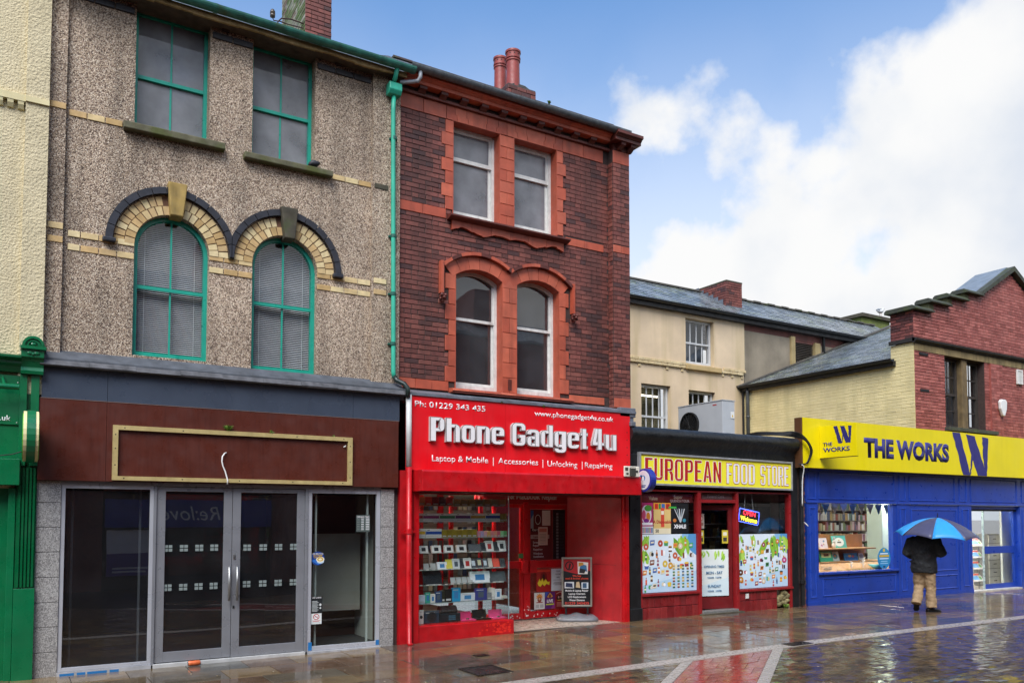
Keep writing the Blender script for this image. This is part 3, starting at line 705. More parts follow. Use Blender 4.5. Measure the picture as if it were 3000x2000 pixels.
# chimney of B
ch = thing('chimney_stack', 'mossy brick chimney stack rising out of the top of the picture', 'chimney', (4.25, 2.5, 9))
def bricks_box(parent, mat, faces, mortm, core, cap=300, name='brick', ch=.075, bw=.225, blocked=None, sort=True, d=.03):
    """faces: list of (axis, plane, u0,u1,z0,z1): axis 'y' wall facing -Y at y=plane, axis 'x' wall facing -X at x=plane. Real bricks proud of the mortar."""
    out = []
    for ax, pl_, u0, u1, z0, z1 in faces:
        nrow = max(1, round((z1 - z0) / ch)); h = (z1 - z0) / nrow
        for r in range(nrow):
            za = z0 + r * h; zc = za + h / 2
            iv = [(u0, u1)]
            if blocked:
                for a, b in blocked(zc):
                    nv = []
                    for p, q in iv:
                        if b <= p or a >= q: nv.append((p, q)); continue
                        if a > p: nv.append((p, a))
                        if b < q: nv.append((b, q))
                    iv = nv
            off = (bw / 2 if r % 2 else 0) + (r * 37 % 11) * .002
            for p, q in iv:
                x = p - ((p - u0 + off) % bw)
                while x < q - 1e-6:
                    a, b = max(x, p), min(x + bw, q)
                    if b - a > .03:
                        if b - a > .2 and R.random() < .13: parts = [(a, (a + b) / 2), ((a + b) / 2, b)]
                        else: parts = [(a, b)]
                        for a2, b2 in parts: out.append((ax, pl_, (a2 + b2) / 2, zc, round((b2 - a2 - .010) / .005) * .005, h - .010))
                    x += bw
    def dist(t):
        p = (t[2], t[1], t[3]) if t[0] == 'y' else (t[1], t[2], t[3])
        return (p[0]) ** 2 + (p[1] + 11) ** 2 + (p[2] - 1.85) ** 2
    out.sort(key=dist); mm = MB()
    for i, (ax, pl_, u, z, w, h) in enumerate(out):
        j = R.uniform(-.0025, .0025)
        if i < cap:
            o = piece(name, mat, parent, 0, 0, 0, w, d, h)
            p = Vector((u, pl_ + d / 2 + j, z)) if ax == 'y' else Vector((pl_ + d / 2 + j, u, z))
            if ax == 'x': o.rotation_euler = (0, 0, -math.pi / 2)
            o.location = p - WL[parent.name]; WL[o.name] = p
        else:
            if ax == 'y': mm.box(u - w / 2, u + w / 2, pl_ + j, pl_ + d, z - h / 2, z + h / 2)
            else: mm.box(pl_ + j, pl_ + d, u - w / 2, u + w / 2, z - h / 2, z + h / 2)
    if mm.v: props(mm.build(name + 's', mat, parent), kind='stuff')
    return out

moss_brick = M('mossy_brick', ramp=['#5a5f3c', '#7d7b6a', '#6a5a4c', '#8a8878', '#4f5b30', '#75706a'], rough=.85, var=.3, scale=10, bump=.5, moss=.35, mosscol=lin('#4d6a26'))
MB().box(4.03, 4.48, 2.51, 4.0, 9.3, 12.6).build('stack', mort, ch)
bricks_box(ch, brick_r, [('y', 2.495, 4.015, 4.485, 9.3, 12.6)], mort, None, cap=90, bw=.235)
bricks_box(ch, moss_brick, [('x', 4.015, 2.53, 4.0, 9.3, 12.6)], mort, None, cap=120, bw=.235, name='mossy_brick')
ins = thing('insulator_bracket', 'old iron bracket with two telegraph insulators beside the mossy chimney', 'bracket', (3.55, 2.5, 10.2))
MB().tube([(4.03, 2.6, 10.42), (3.8, 2.6, 10.43), (3.62, 2.55, 10.36), (3.56, 2.55, 10.28), (3.56, 2.55, 10.05)], .012).tube([(3.6, 2.55, 10.3), (3.49, 2.55, 10.28), (3.47, 2.55, 10.33)], .01).tube([(4.03, 2.6, 10.34), (3.7, 2.58, 10.31), (3.6, 2.55, 10.3)], .01).build('arm', M('rust_iron', '#3d2a24', .8), ins)
for x, z in ((3.47, 10.38), (3.47, 10.13)): MB().lathe([(.02, z - .05), (.042, z - .045), (.045, z), (.03, z + .005), (.045, z + .012), (.042, z + .05), (.022, z + .085), (.005, z + .09)], x, 2.55, 12).build('insulator', M('brown_ceramic', '#4c4134', .3), ins, smooth=True)

# fascia zone of B
m = MB().polyx([(-.10, 3.70), (-.10, 3.735), (.0, 3.80), (.09, 3.865), (.12, 3.865), (.12, 3.70)], .17, 4.77); m.build('flashing', M('old_lead', '#50545a', .7, .3, 6, bump=.5, bscale=14, streak=.5, dirt='#26282b'), B)
m = MB()
for i in range(9):
    x0 = .165 + i * .5135; dz = R.uniform(-.006, .006); m.polyx([(-.10, 3.715 + dz), (-.115, 3.70 + dz), (-.14, 3.655 + dz), (-.13, 3.64), (-.10, 3.64), (.0, 3.64), (.0, 3.70)], x0, x0 + .512)
m.build('cornice_board', wood_grey, B)
bx('slate_panel', slateblue, B, .19, .884, -.045, .06, 3.27, 3.64); bx('slate_panel', slateblue, B, .888, 4.01, -.045, .06, 3.27, 3.64); bx('slate_panel', slateblue, B, 4.014, 4.72, -.045, .06, 3.27, 3.64)
bx('brown_panel', brown, B, .17, .880, -.06, .06, 2.30, 3.262); bx('brown_panel', brown, B, .884, 4.70, -.06, .06, 2.30, 3.262)
bx('panel_trim', M('pale_brown_edge', '#7d655a', .4), B, .18, 4.71, -.064, .0, 3.262, 3.268)
fr = MB(); o = [(.95, 2.315), (3.99, 2.315), (3.99, 2.985), (.95, 2.985)]; q = [(1.01, 2.365), (3.925, 2.365), (3.925, 2.93), (1.01, 2.93)]
frame = thing('empty_sign_frame', 'empty brass-coloured sign frame on the brown fascia board', 'sign frame', (2.5, -.07, 2.6))
for i in range(4): MB().poly([o[i], o[(i + 1) % 4], q[(i + 1) % 4], q[i]], -.10, -.062).build('frame_strip', brass, frame)
for x, z in [(1.08, 2.34), (1.75, 2.34), (2.45, 2.34), (3.15, 2.34), (3.85, 2.34), (1.08, 2.955), (1.75, 2.955), (3.2, 2.955), (3.86, 2.955), (.98, 2.5), (.98, 2.7), (.98, 2.87), (3.957, 2.42), (3.957, 2.64), (3.957, 2.86)]:
    MB().cyl((x, -.1005, z), (x, -.098, z), .008, n=8).build('screw_hole', blackm, frame)
cab = thing('loose_cable', 'loose white cable hanging out of the brown fascia', 'cable', (2.29, -.07, 2.7))
MB().tube([(2.288, -.06, 2.705), (2.26, -.085, 2.69), (2.232, -.095, 2.65), (2.226, -.1, 2.59), (2.238, -.1, 2.53), (2.268, -.1, 2.46), (2.29, -.105, 2.38), (2.298, -.112, 2.34), (2.297, -.112, 2.29)], .009, 8).build('cable', white, cab, smooth=True)
MB().tube([(3.90, -.06, 2.87), (3.885, -.08, 2.855), (3.865, -.08, 2.85)], .008, 8).build('cable_end', white, cab)
leafm = M('weed_leaf', ramp=['#5a7d2a', '#6f9236', '#4c6b22', '#7fa23c'], rough=.6)
def weed(x, y, z, n, h, label, s=1.0, pl=None):
    t = thing('weed_tuft', label, 'weed', (x, y, z)); m = MB()
    for i in range(n):
        a = R.uniform(0, 6.28); sp = R.uniform(.2, 1) * h; hh = h * R.uniform(.4, 1); wd = .005 * s
        b = Vector((x, y, z)); mid = b + Vector((math.cos(a) * sp * .4, math.sin(a) * sp * .3 - .005, hh * .7)); e = b + Vector((math.cos(a) * sp, math.sin(a) * sp * .6 - .01, hh))
        pr = Vector((-math.sin(a), math.cos(a), .3)).normalized() * wd
        m.add([b - pr, b + pr, mid + pr * 1.6, e, mid - pr * 1.6], [(0, 1, 2, 3, 4)])
    m.build('leaves', leafm, t)
weed(2.30, -.085, 2.985, 46, .085, 'green weed tuft growing on the empty sign frame above the hanging cable', 1.4)
weed(2.86, -.085, 2.975, 14, .06, 'small grass tuft growing on the empty sign frame'); weed(3.72, -.085, 2.98, 6, .03, 'tiny moss tuft on the frame corner near the downpipe')
# granite piers
zj = [-.03, .287, .581, .868, 1.161, 1.457, 1.748, 2.038, 2.30]
for a, b in zip(zj, zj[1:]):
    MB().box(.17, .422, .0, .12, a + .003, b - .003).build('granite_block', granite, B, bevel=.003)
    MB().box(4.462, 4.665, .0, .12, a + .003 - .02, b - .003 - .02).build('granite_block', granite, B, bevel=.003)
bx('pier_core', mort, B, .175, .42, .02, .3, -.03, 2.3); bx('pier_core', mort, B, 4.467, 4.66, .02, .3, -.03, 2.3)
bx('side_mortar', mort, B, 4.67, 4.74, .05, .3, 0, 3.7)
# aluminium shopfront
def frame_rect(name, mat, parent, x0, x1, z0, z1, y0, y1, w, wb=None, wt=None, pane=None, bevel=.003):
    wb = w if wb is None else wb; wt = w if wt is None else wt
    m = MB().box(x0, x0 + w, y0, y1, z0, z1).box(x1 - w, x1, y0, y1, z0, z1).box(x0 + w, x1 - w, y0, y1, z0, z0 + wb).box(x0 + w, x1 - w, y0, y1, z1 - wt, z1)
    o = m.build(name, mat, parent, bevel=bevel)
    if pane: bx('pane', pane, o, x0 + w - .005, x1 - w + .005, (y0 + y1) / 2, (y0 + y1) / 2 + .006, z0 + wb - .005, z1 - wt + .005)
    return o
bx('head_rail', alu, B, .422, 4.462, .0, .10, 2.255, 2.305, .004)
frame_rect('shop_window', alu_lt, B, .425, 1.44, .045, 2.255, .012, .07, .044, pane=gl_dark)
frame_rect('shop_window', alu_lt, B, 3.40, 4.458, .04, 2.255, .012, .07, .055, wb=.06, pane=gl_shop)
bx('mullion', alu, B, 1.441, 1.472, .0, .09, .03, 2.255, .003); bx('mullion', alu, B, 3.36, 3.399, .0, .09, .03, 2.255, .003)
hb = M('blue_tape', '#1f6fae', .5, .1)
d1 = frame_rect('door', alu, B, 1.474, 2.392, .055, 2.248, .02, .065, .105, wb=.125, wt=.055, pane=gl_dark)
d2 = frame_rect('door', alu, B, 2.398, 3.358, .05, 2.248, .02, .065, .105, wb=.125, wt=.055, pane=gl_dark)
MB().box(1.474, 1.506, .0195, .0195, .06, 2.2)
for d_, x in ((d1, 2.355), (d2, 2.455)):
    hd = MB().cyl((x, -.045, .785), (x, -.045, 1.225), .016, n=12)
    for z in (.87, 1.14): hd.cyl((x, -.045, z), (x, .02, z), .008, n=8)
    hd.build('handle', steel, d_, smooth=True)
bx('lock', steel, d2, 2.412, 2.44, .012, .02, 1.32, 1.38, .002); bx('lock', blackm, d2, 2.414, 2.436, .012, .02, .68, .715, .002)
bx('threshold', M('threshold_white', '#b8b8b6', .4, .15, 8), B, 1.46, 3.37, -.03, .1, -.02, .045, .004)
bx('window_base', M('base_trim_white', '#a6a7aa', .5, .2, 8, streak=.3), B, .42, 1.44, -.02, .07, -.02, .043); bx('window_base', M('base_trim_white'), B, 3.405, 4.46, -.035, .07, -.02, .038, .004)
m = MB()
for x0, x1 in ((.45, .60), (.63, .72), (.74, .95), (.98, 1.08)): m.box(x0, x1, -.0215, -.0203, .0, .028)
m.box(3.42, 3.47, .008, .011, .05, .16).box(4.40, 4.45, .008, .011, .05, .12); m.build('blue_paint_smear', hb, B)
manif = M('frosted_vinyl', '#7d8886', .6, .05)
for d_, xs, yz in ((d1, (1.572, 1.758, 1.944, 2.128), (1.433, .94)), (d2, (2.545, 2.755, 2.96, 3.165), (1.425, .945))):
    m = MB()
    for x in xs:
        for z in yz:
            for i in (0, 1):
                for j in (0, 1): m.box(x + i * .053, x + i * .053 + .043, .034, .0395, z + j * .046, z + j * .046 + .036)
    m.build('frosted_squares', manif, d_)
# stickers in the small window
def sticker(name, label, cat, x0, x1, z0, z1, y, col, shapes=(), disc_=False):
    t = thing(name, label, cat, ((x0 + x1) / 2, y, (z0 + z1) / 2)); m = MB(); m.col = C(col); w, h = x1 - x0, z1 - z0
    if disc_: m.flat([((x0 + x1) / 2 + w / 2 * math.cos(a), (z0 + z1) / 2 + h / 2 * math.sin(a)) for a in [2 * math.pi * i / 28 for i in range(28)]], y)
    else: m.flat([(x0, z0), (x1, z0), (x1, z1), (x0, z1)], y)
    k = 1
    for sh in shapes:
        m.col = C(sh[1]); yy = y - .00025 - .00002 * k; k += 1
        if sh[0] == 'r': a, b, c, d = sh[2:6]; m.flat([(x0 + w * a, z0 + h * b), (x0 + w * c, z0 + h * b), (x0 + w * c, z0 + h * d), (x0 + w * a, z0 + h * d)], yy)
        elif sh[0] == 'e': a, b, c, d = sh[2:6]; m.flat([(x0 + w * (a + c * math.cos(i * math.pi / 10)), z0 + h * (b + d * math.sin(i * math.pi / 10))) for i in range(20)], yy)
        elif sh[0] == 'p': m.flat([(x0 + w * a, z0 + h * b) for a, b in sh[2]], yy)
    m.build('print', print_m, t); return t
t = sticker('opening_times_sign', 'dark grey opening times notice in the small side window of the empty shop', 'sign', 4.10, 4.305, 1.66, 1.90, .030, '#4c5653', [('r', '#d8dcda', .36, .12 + i * .105, .56, .16 + i * .105) for i in range(7)] + [('r', '#d8dcda', .70, .12 + i * .105, .97, .165 + i * .105) for i in range(7)] + [('r', '#97a09c', .06, .13 + i * .105, .26, .15 + i * .105) for i in range(7)])
text('lettering', 'OPENING TIMES', 4.11, 1.862, white_t, t, .028, w=.185, h=.022, bold=.01, ext=0)
t = sticker('coffee_cup_sticker', 'round blue sticker with a coffee cup on the shop glass', 'sticker', 3.452, 3.645, 1.205, 1.395, .030, '#1f3f86', [('p', '#2f6fc0', [(.02, .35), (.5, .05), (.62, .05), (.55, .5)]), ('e', '#b9d2e6', .70, .28, .26, .16), ('e', '#f0ead2', .68, .42, .3, .2), ('e', '#c9a24a', .68, .43, .23, .15), ('e', '#efe3bd', .68, .43, .13, .08)], True)
for i, (s_, c_) in enumerate((('WE RECYCLE', white_t), ('ANY PAPER', M('gold_print', '#d9b23a', .5)), ('CUP HERE', M('gold_print')))): text('lettering', s_, 3.548, 1.355 - i * .024, c_, t, .027, h=.018, bold=.015, ext=0, center=True)
t = sticker('customer_notice', 'black notice with small white lines above the no smoking sign', 'notice', 3.465, 3.62, .55, .775, .030, '#25282a', [('r', '#b9bfbe', .05, .1 + i * .075, .55 + .1 * (i % 2), .135 + i * .075) for i in range(9)] + [('e', '#cfd4d3', .82, .5, .1, .08), ('e', '#cfd4d3', .82, .3, .08, .06)])
text('lettering', 'WE CHECK', 3.475, .752, white_t, t, .028, h=.018, bold=.01, ext=0)
ng = [('e', '#b3202a', .5, .68, .30, .28), ('e', '#e9eceb', .5, .68, .23, .215), ('r', '#3a3a3a', .32, .66, .68, .70), ('p', '#b3202a', [(.30, .82), (.34, .86), (.70, .54), (.66, .50)])] + [('r', '#c23b42', .1, .30, .9, .34), ('r', '#c23b42', .2, .23, .8, .27), ('r', '#8d9492', .1, .12, .9, .15)]
sticker('no_smoking_sign', 'white no smoking sign low on the small shop window', 'sign', 3.462, 3.61, .40, .545, .030, '#dfe5e2', ng)
# interior of B
inr = dark_in
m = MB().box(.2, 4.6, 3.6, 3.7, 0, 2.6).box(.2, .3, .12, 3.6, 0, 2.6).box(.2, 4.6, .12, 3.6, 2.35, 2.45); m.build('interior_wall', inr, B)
bx('interior_floor', M('grey_carpet', '#3a3d3f', .9, .1, 5), B, .2, 4.7, .1, 3.6, -.02, .015)
bx('pale_side_wall', mid_in, B, 4.62, 4.66, .3, 3.6, 0, 2.4)
bx('brown_partition', M('brown_partition', '#4c2f2b', .5, .15, 3), B, 4.05, 4.62, 1.45, 1.5, .02, 2.2); bx('brown_partition', M('brown_partition'), B, 3.75, 4.05, 1.45, 3.6, .02, 2.2)
bx('pale_counter_screen', M('pale_screen', '#9a9a92', .5, .1, 3), B, 3.80, 4.55, 1.05, 1.07, .45, 1.62)
for x, y_ in ((3.56, .16), (4.32, .16), (.56, .3), (1.32, .3)): bx('pale_post', M('pale_upright', '#b4bdb8', .5), B, x - .012, x + .012, y_, y_ + .03, .02, 2.35)  # pale vertical strips behind the glass, built as thin posts
# orange can
can = thing('drinks_can', 'crushed orange drinks can lying on the paving by the aluminium doors', 'can', (1.93, -.09, .033))
MB().tube([(1.86, -.09, .035), (1.865, -.09, .035), (1.875, -.09, .035), (1.91, -.088, .033), (1.95, -.092, .034), (1.99, -.09, .035), (2.0, -.09, .035), (2.005, -.09, .035)], [.024, .027, .033, .031, .033, .033, .027, .024], 16).build('body', M('orange_can', '#e0703f', .35, .3, 18, metal=.2), can, smooth=True)
MB().tube([(1.855, -.09, .035), (1.862, -.09, .035)], .025, 16).tube([(2.0045, -.09, .035), (2.011, -.09, .035)], .025, 16).build('rim', steel, can)
# pigeon on the sill
pg = thing('pigeon', 'dark pigeon crouching on the mossy sill of the upper teal window', 'bird', (3.42, .06, 6.78))
pts = [(3.36, .07, 6.80), (3.38, .065, 6.825), (3.42, .06, 6.845), (3.46, .055, 6.85), (3.485, .05, 6.855), (3.50, .045, 6.865), (3.515, .045, 6.868)]
MB().tube(pts, [.008, .028, .05, .048, .036, .030, .012], 12).build('body', M('pigeon_grey', '#24262c', .6, .3, 30), pg, smooth=True)
MB().cyl((3.512, .045, 6.865), (3.532, .043, 6.858), .008, .002, 8).build('beak', blackm, pg)
# ================================================================== BUILDING C (red brick and terracotta, phone shop)
Cb = thing('red_brick_building', 'narrow three storey red brick building with terracotta dressings above the phone shop', 'building', (7, 0, 0))
YC = .12
TO = [(5.665, 6.51, 6.55, 8.07, 0), (6.78, 7.625, 6.55, 8.07, 0)]
AO = [(5.717, 6.56, 3.86, 5.64, .135), (6.83, 7.665, 3.86, 5.64, .135)]
XL, XP, XR = 4.76, 8.72, 9.09
m = MB(); wall_row(m, XL, XR, 6.2, 8.5, YC + .008, .42, TO); wall_row(m, XL, XR, 3.6, 6.2, YC + .008, .42, AO); m.box(XP, XR, -.012, YC, 3.6, 8.29); m.build('mortar_wall', mort, Cb)
blocks = []     # (x0,x1,z0,z1) terracotta rectangles that interrupt the brickwork
def tblock(x0, x1, z0, z1, y=.108, mat=None, d=.06, reg=True):
    if reg: blocks.append((x0, x1, z0, z1))
    piece('terracotta_block', mat or terra, Cb, (x0 + x1) / 2, y + d / 2 + R.uniform(-.001, .001), (z0 + z1) / 2, x1 - x0 - .007, d, z1 - z0 - .007)
def trun(x0, x1, z0, z1, n, y=.108):
    w = (x1 - x0) / n
    for i in range(n): tblock(x0 + w * i, x0 + w * (i + 1), z0, z1, y)
# frieze band and flat arches
trun(XL, 5.545, 8.06, 8.29, 2); trun(7.745, 8.61, 8.06, 8.29, 2); trun(XP, XR, 8.06, 8.29, 1, -.022)
blocks.append((5.54, 7.75, 8.06, 8.29))
xs = [5.545, 5.74, 5.93, 6.25, 6.44, 6.645, 6.85, 7.04, 7.36, 7.55, 7.745]
for i, (a, b) in enumerate(zip(xs, xs[1:])):
    j = [0, -.03, -.02, .02, .03, 0, -.03, -.02, .02, .03, 0]
    g = .0035; q = .03
    L0, R0 = j[i], j[i + 1]
    P = [(a + g - L0 * 0, 8.07), (b - g, 8.07), (b - g + R0 * .4, 8.16), (b - g + R0 * 1.3, 8.17), (b - g + R0 * 1.6, 8.286), (a + g + L0 * 1.6, 8.286), (a + g + L0 * 1.3, 8.17), (a + g + L0 * .4, 8.16)]
    MB().poly(P, .107, .17).build('terracotta_block', terra, Cb)
trun(XL, 5.545, 6.485, 6.64, 2); trun(7.80, 8.61, 6.475, 6.61, 2); trun(XP, XR, 6.475, 6.61, 2, -.022)
trun(XL, 5.60, 3.80, 3.95, 3); trun(7.87, 8.61, 3.80, 3.93, 2); trun(XP, XR, 3.76, 3.93, 1, -.022)
def quoins(xa, xb0, xb1, z0, z1, n, lead_):
    h = (z1 - z0) / n
    for i in range(n):
        w = xb0 if (i + lead_) % 2 else xb1
        tblock(min(xa, w), max(xa, w), z0 + h * i, z0 + h * (i + 1))
quoins(5.665, 5.465, 5.53, 6.64, 8.06, 7, 0); quoins(7.625, 7.755, 7.815, 6.61, 8.06, 7, 1)
h = (8.06 - 6.55) / 8
for i in range(8):
    if i % 2: tblock(6.51, 6.78, 6.55 + h * i, 6.55 + h * (i + 1))
    else: tblock(6.51, 6.645, 6.55 + h * i, 6.55 + h * (i + 1)); tblock(6.645, 6.78, 6.55 + h * i, 6.55 + h * (i + 1))
quoins(5.717, 5.535, 5.597, 3.95, 5.64, 7, 1); quoins(7.665, 7.80, 7.862, 3.93, 5.64, 7, 0)
h = (5.56 - 3.86) / 7
for i in range(7):
    if i % 2: tblock(6.56, 6.83, 3.86 + h * i, 3.86 + h * (i + 1))
    else: tblock(6.56, 6.695, 3.86 + h * i, 3.86 + h * (i + 1)); tblock(6.695, 6.83, 3.86 + h * i, 3.86 + h * (i + 1))
# segmental arches: terracotta ring, hood mould
def seg_ring(xa, xb, zs, ri, t0, t1, y0, y1, n, name, mat, xlim=None, gap=.006):
    hw = (xb - xa) / 2; r = (hw * hw + ri * ri) / (2 * ri); c = ((xa + xb) / 2, zs + ri - r)
    a0 = math.acos(hw / r) - .0; a1 = math.pi - a0
    ext = xlim or 0
    a0 -= ext; a1 += ext
    for i in range(n):
        p, q = a0 + (a1 - a0) * i / n, a0 + (a1 - a0) * (i + 1) / n; p += gap / (r + t0) / 2; q -= gap / (r + t0) / 2; mid = (p + q) / 2
        P = [(c[0] + (r + t) * math.cos(a), c[1] + (r + t) * math.sin(a)) for t, a in ((t0, p), (t1, p), (t1, mid), (t1, q), (t0, q), (t0, mid))]
        yield P
for xa, xb in ((5.717, 6.56), (6.83, 7.665)):
    for P in seg_ring(xa, xb, 5.64, .135, 0, .20, .106, .2, 6, '', terra, .10):
        P = clip(P, *((-1, 0, 6.693) if xa < 6 else (1, 0, -6.697)))
        if len(P) > 2: MB().poly(P, .106, .18).build('terracotta_block', terra, Cb)
    for k, P in enumerate(seg_ring(xa, xb, 5.64, .135, .205, .255, .03, .12, 8, '', terra, .135, gap=.002)):
        P = clip(P, *((-1, 0, 6.694) if xa < 6 else (1, 0, -6.696)))
        if len(P) > 2: MB().poly(P, .045, .13).build('hood_mould', terra_dk if k % 3 == 0 else terra, Cb)
MB().poly([(6.56, 5.56), (6.83, 5.56), (6.83, 5.64), (6.70, 5.80), (6.69, 5.80), (6.56, 5.64)], .107, .18).build('terracotta_block', terra, Cb)
for x in (5.458, 7.925):
    m = MB().box(x - .028, x + .028, .045, .13, 5.30, 5.80).box(x - .010, x + .010, .03, .045, 5.30, 5.80); m.build('hood_drop', terra, Cb)
    s = MB().sph((x, .05, 5.235), (.055, .06, .06), 12, 8).sph((x - .03, .0, 5.255), .028).sph((x + .03, .0, 5.255), .028).sph((x, -.01, 5.215), (.03, .035, .022)).sph((x, .06, 5.175), (.035, .04, .03)).sph((x - .045, .03, 5.20), .02).sph((x + .045, .03, 5.20), .02)
    s.build('label_stop', terra_dk, Cb, smooth=True)
def blk(z):
    o = [(a, b) for a, b, c, d in blocks if c <= z <= d and b < XP + .3 and not a >= XP - .01]
    for xa, xb, za, zs, ri in TO + AO:
        if za < z < zs + ri: o.append((xa - .02, xb + .02))
    for xa, xb in ((5.717, 6.56), (6.83, 7.665)):
        if 5.56 < z < 6.04:
            hw = (xb - xa) / 2; r = (hw * hw + .135 ** 2) / .27 + .235; cz = 5.64 + .135 - r + .235; q = r * r - (z - cz) ** 2
            if q > 0: w = min(math.sqrt(q), hw + .24); o.append(((xa + xb) / 2 - w, (xa + xb) / 2 + w))
    if 5.2 < z < 5.8: o += [(5.43, 5.72), (7.66, 7.95)]
    if 6.31 < z < 6.56: o.append((5.63, 7.74))
    return o
def blk2(z): return [(a, b) for a, b, c, d in blocks if c <= z <= d and a >= XP - .01]
bricks_box(Cb, brick_r, [('y', YC, XL, XP - .005, 3.95, 8.06)], mort, None, cap=240, blocked=blk)
_mc = len(bpy.data.objects)
bricks_box(Cb, brick_r, [('y', -.02, XP, XR, 3.60, 8.06), ('x', XP - .012, -.01, YC - .004, 3.60, 8.06)], mort, None, cap=60, blocked=lambda z: blk2(z) if True else [], bw=.185, name='pilaster_brick')
# sills and apron
MB().polyx([(.14, 6.56), (-.03, 6.535), (-.03, 6.51), (.0, 6.495), (.06, 6.475), (.14, 6.475)], 5.56, 7.815).build('sill_mould', terra_dk, Cb)
wav = []
def apron(x): 
    t = (x - 5.63) / 2.11; u = min(t, 1 - t) * 2
    return 6.345 + .045 * math.sin(u * 9.5) * (1 if u < .75 else .6) - (.02 if u < .12 else 0) + (.018 if .35 < u < .5 else 0)
xs_ = [5.63 + 2.11 * i / 6 for i in range(7)]
for a, b in zip(xs_, xs_[1:]):
    nn = 14; P = [(a + .003 + (b - a - .006) * i / nn, apron(a + (b - a) * i / nn)) for i in range(nn + 1)] + [(b - .003, 6.474), (a + .003, 6.474)]
    MB().poly(P, .075, .13).build('apron_block', terra, Cb)
xs_ = [5.60 + 2.27 * i / 8 for i in range(9)]
for a, b in zip(xs_, xs_[1:]): MB().polyx([(.3, 3.875), (-.03, 3.835), (-.04, 3.80), (.0, 3.785), (.12, 3.785), (.3, 3.80)], a + .002, b - .002).build('sill_block', terra, Cb)
bx('sill_drip', terra_dk, Cb, 5.60, 7.87, -.035, .1, 3.765, 3.786)
bx('sill_stain', terra_dk, Cb, 6.66, 6.73, .1035, .12, 3.90, 4.08)
# terracotta linings of the window reveals
for xa, xb, za, zs, ri in TO + AO:
    m = MB().box(xa - .01, xa + .004, .1085, .30, za, zs).box(xb - .004, xb + .01, .1085, .30, za, zs).poly([(p[0], p[1] - .004) for p in arcpts(xa, xb, zs, ri, 10)] + [(p[0], p[1] + .012) for p in arcpts(xa, xb, zs, ri, 10)[::-1]], .1085, .30).box(xa + .004, xb - .004, .12, .30, za - .02, za + .004)
    m.build('reveal_lining', M('terracotta_plain', '#b0543c', .5, .14, 6, bump=.25, bscale=30, streak=.25, dirt='#5c2a20'), Cb)
# windows
sash(Cb, (5.66, 6.515, 6.60, 8.09, 0), .29, white_old, 7.56, 0, gl_hazed, fw=.055, rail=.06, sashw=.045, blind=sheetblind)
sash(Cb, (6.775, 7.63, 6.60, 8.09, 0), .29, white_old, 7.55, 0, gl_hazed, fw=.055, rail=.06, sashw=.045, blind=sheetblind)
gl_up = glass_mat('first_floor_glass', (.7, .71, .73), 1.5, boost=2.4, wave=.10, haze=.14, hazecol=(.2, .21, .22))  # diffuse grey haze lightens the panes in place of reflected sky
sash(Cb, (5.71, 6.565, 3.88, 5.645, .13), .29, white_old, 5.0, 0, gl_up, fw=.055, rail=.045, sashw=.035, inner=rb)
sash(Cb, (6.825, 7.67, 3.88, 5.645, .13), .29, white_old, 4.99, 0, gl_up, fw=.055, rail=.045, sashw=.035, inner=rb)
# cornice with brackets
MB().box(XL, XP, .06, .2, 8.29, 8.33).build('frieze_course', brick_r, Cb)
for i in range(10):
    x = 5.03 + i * .357
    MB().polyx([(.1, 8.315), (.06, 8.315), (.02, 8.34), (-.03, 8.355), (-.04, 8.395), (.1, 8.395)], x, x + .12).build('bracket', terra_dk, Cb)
bx('recessed_course', mort, Cb, XL, XP, .085, .2, 8.33, 8.395)  # dark mortar course set back between the brackets
n = 9
for i in range(n):
    a = XL + (8.64 - XL) * i / n; b = XL + (8.64 - XL) * (i + 1) / n
    MB().polyx([(.15, 8.395), (-.06, 8.395), (-.06, 8.445), (-.075, 8.45), (-.09, 8.475), (-.13, 8.49), (-.13, 8.53), (.15, 8.53)], a + .002, b - .002).build('cornice_block', terra, Cb)
prof = [(.15, 8.395), (-.20, 8.395), (-.20, 8.445), (-.215, 8.45), (-.23, 8.475), (-.27, 8.49), (-.27, 8.54), (.15, 8.54)]
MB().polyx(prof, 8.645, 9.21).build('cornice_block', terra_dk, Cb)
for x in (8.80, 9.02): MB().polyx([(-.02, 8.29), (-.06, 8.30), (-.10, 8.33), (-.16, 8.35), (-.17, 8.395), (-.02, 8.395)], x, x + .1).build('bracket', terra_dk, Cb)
MB().box(XP, XR + .02, -.03, .2, 8.29, 8.395).build('frieze_course', terra_dk, Cb)
gg = gutter('gutter', M('grey_gutter', '#5d6468', .5, .3, 14, bump=.5, bscale=60, streak=.4), Cb, 4.80, 8.95, -.19, 8.575, .075)
MB().tube([(4.96, -.19, 8.52), (4.96, -.19, 8.42), (4.93, -.17, 8.36), (4.80, -.12, 8.33), (4.68, -.08, 8.31)], .03, 10).build('outlet_pipe', M('pale_grey_plastic', '#9a9ea3', .45, .1), gg, smooth=True)
rf = MB().polyx([(-.14, 8.56), (-.14, 8.585), (.45, 8.99), (4.2, 11.0), (4.2, 10.97), (.45, 8.96)], XL - .05, 9.1).build('roof', slate, Cb)
for i in range(13):
    x = XL - .05 + i * .328; piece('roof_tile', M('dark_ridge_tile', '#4b3b36', .7, .3, 9, moss=.15), rf, x + .164, .30, 8.895, .32, .09, .035).rotation_euler = (rad(R.uniform(-3, 3)), rad(R.uniform(-1, 1)), 0)
weed(7.27, -.19, 8.63, 40, .05, 'moss and weeds growing in the grey gutter of the brick building', 2)
cs = thing('chimney_stack', 'short brick chimney stack with two red pots on the brick building', 'chimney', (7.5, 1.3, 9))
MB().box(7.22, 7.79, 1.03, 1.98, 8.9, 9.50).build('stack', mort, cs)
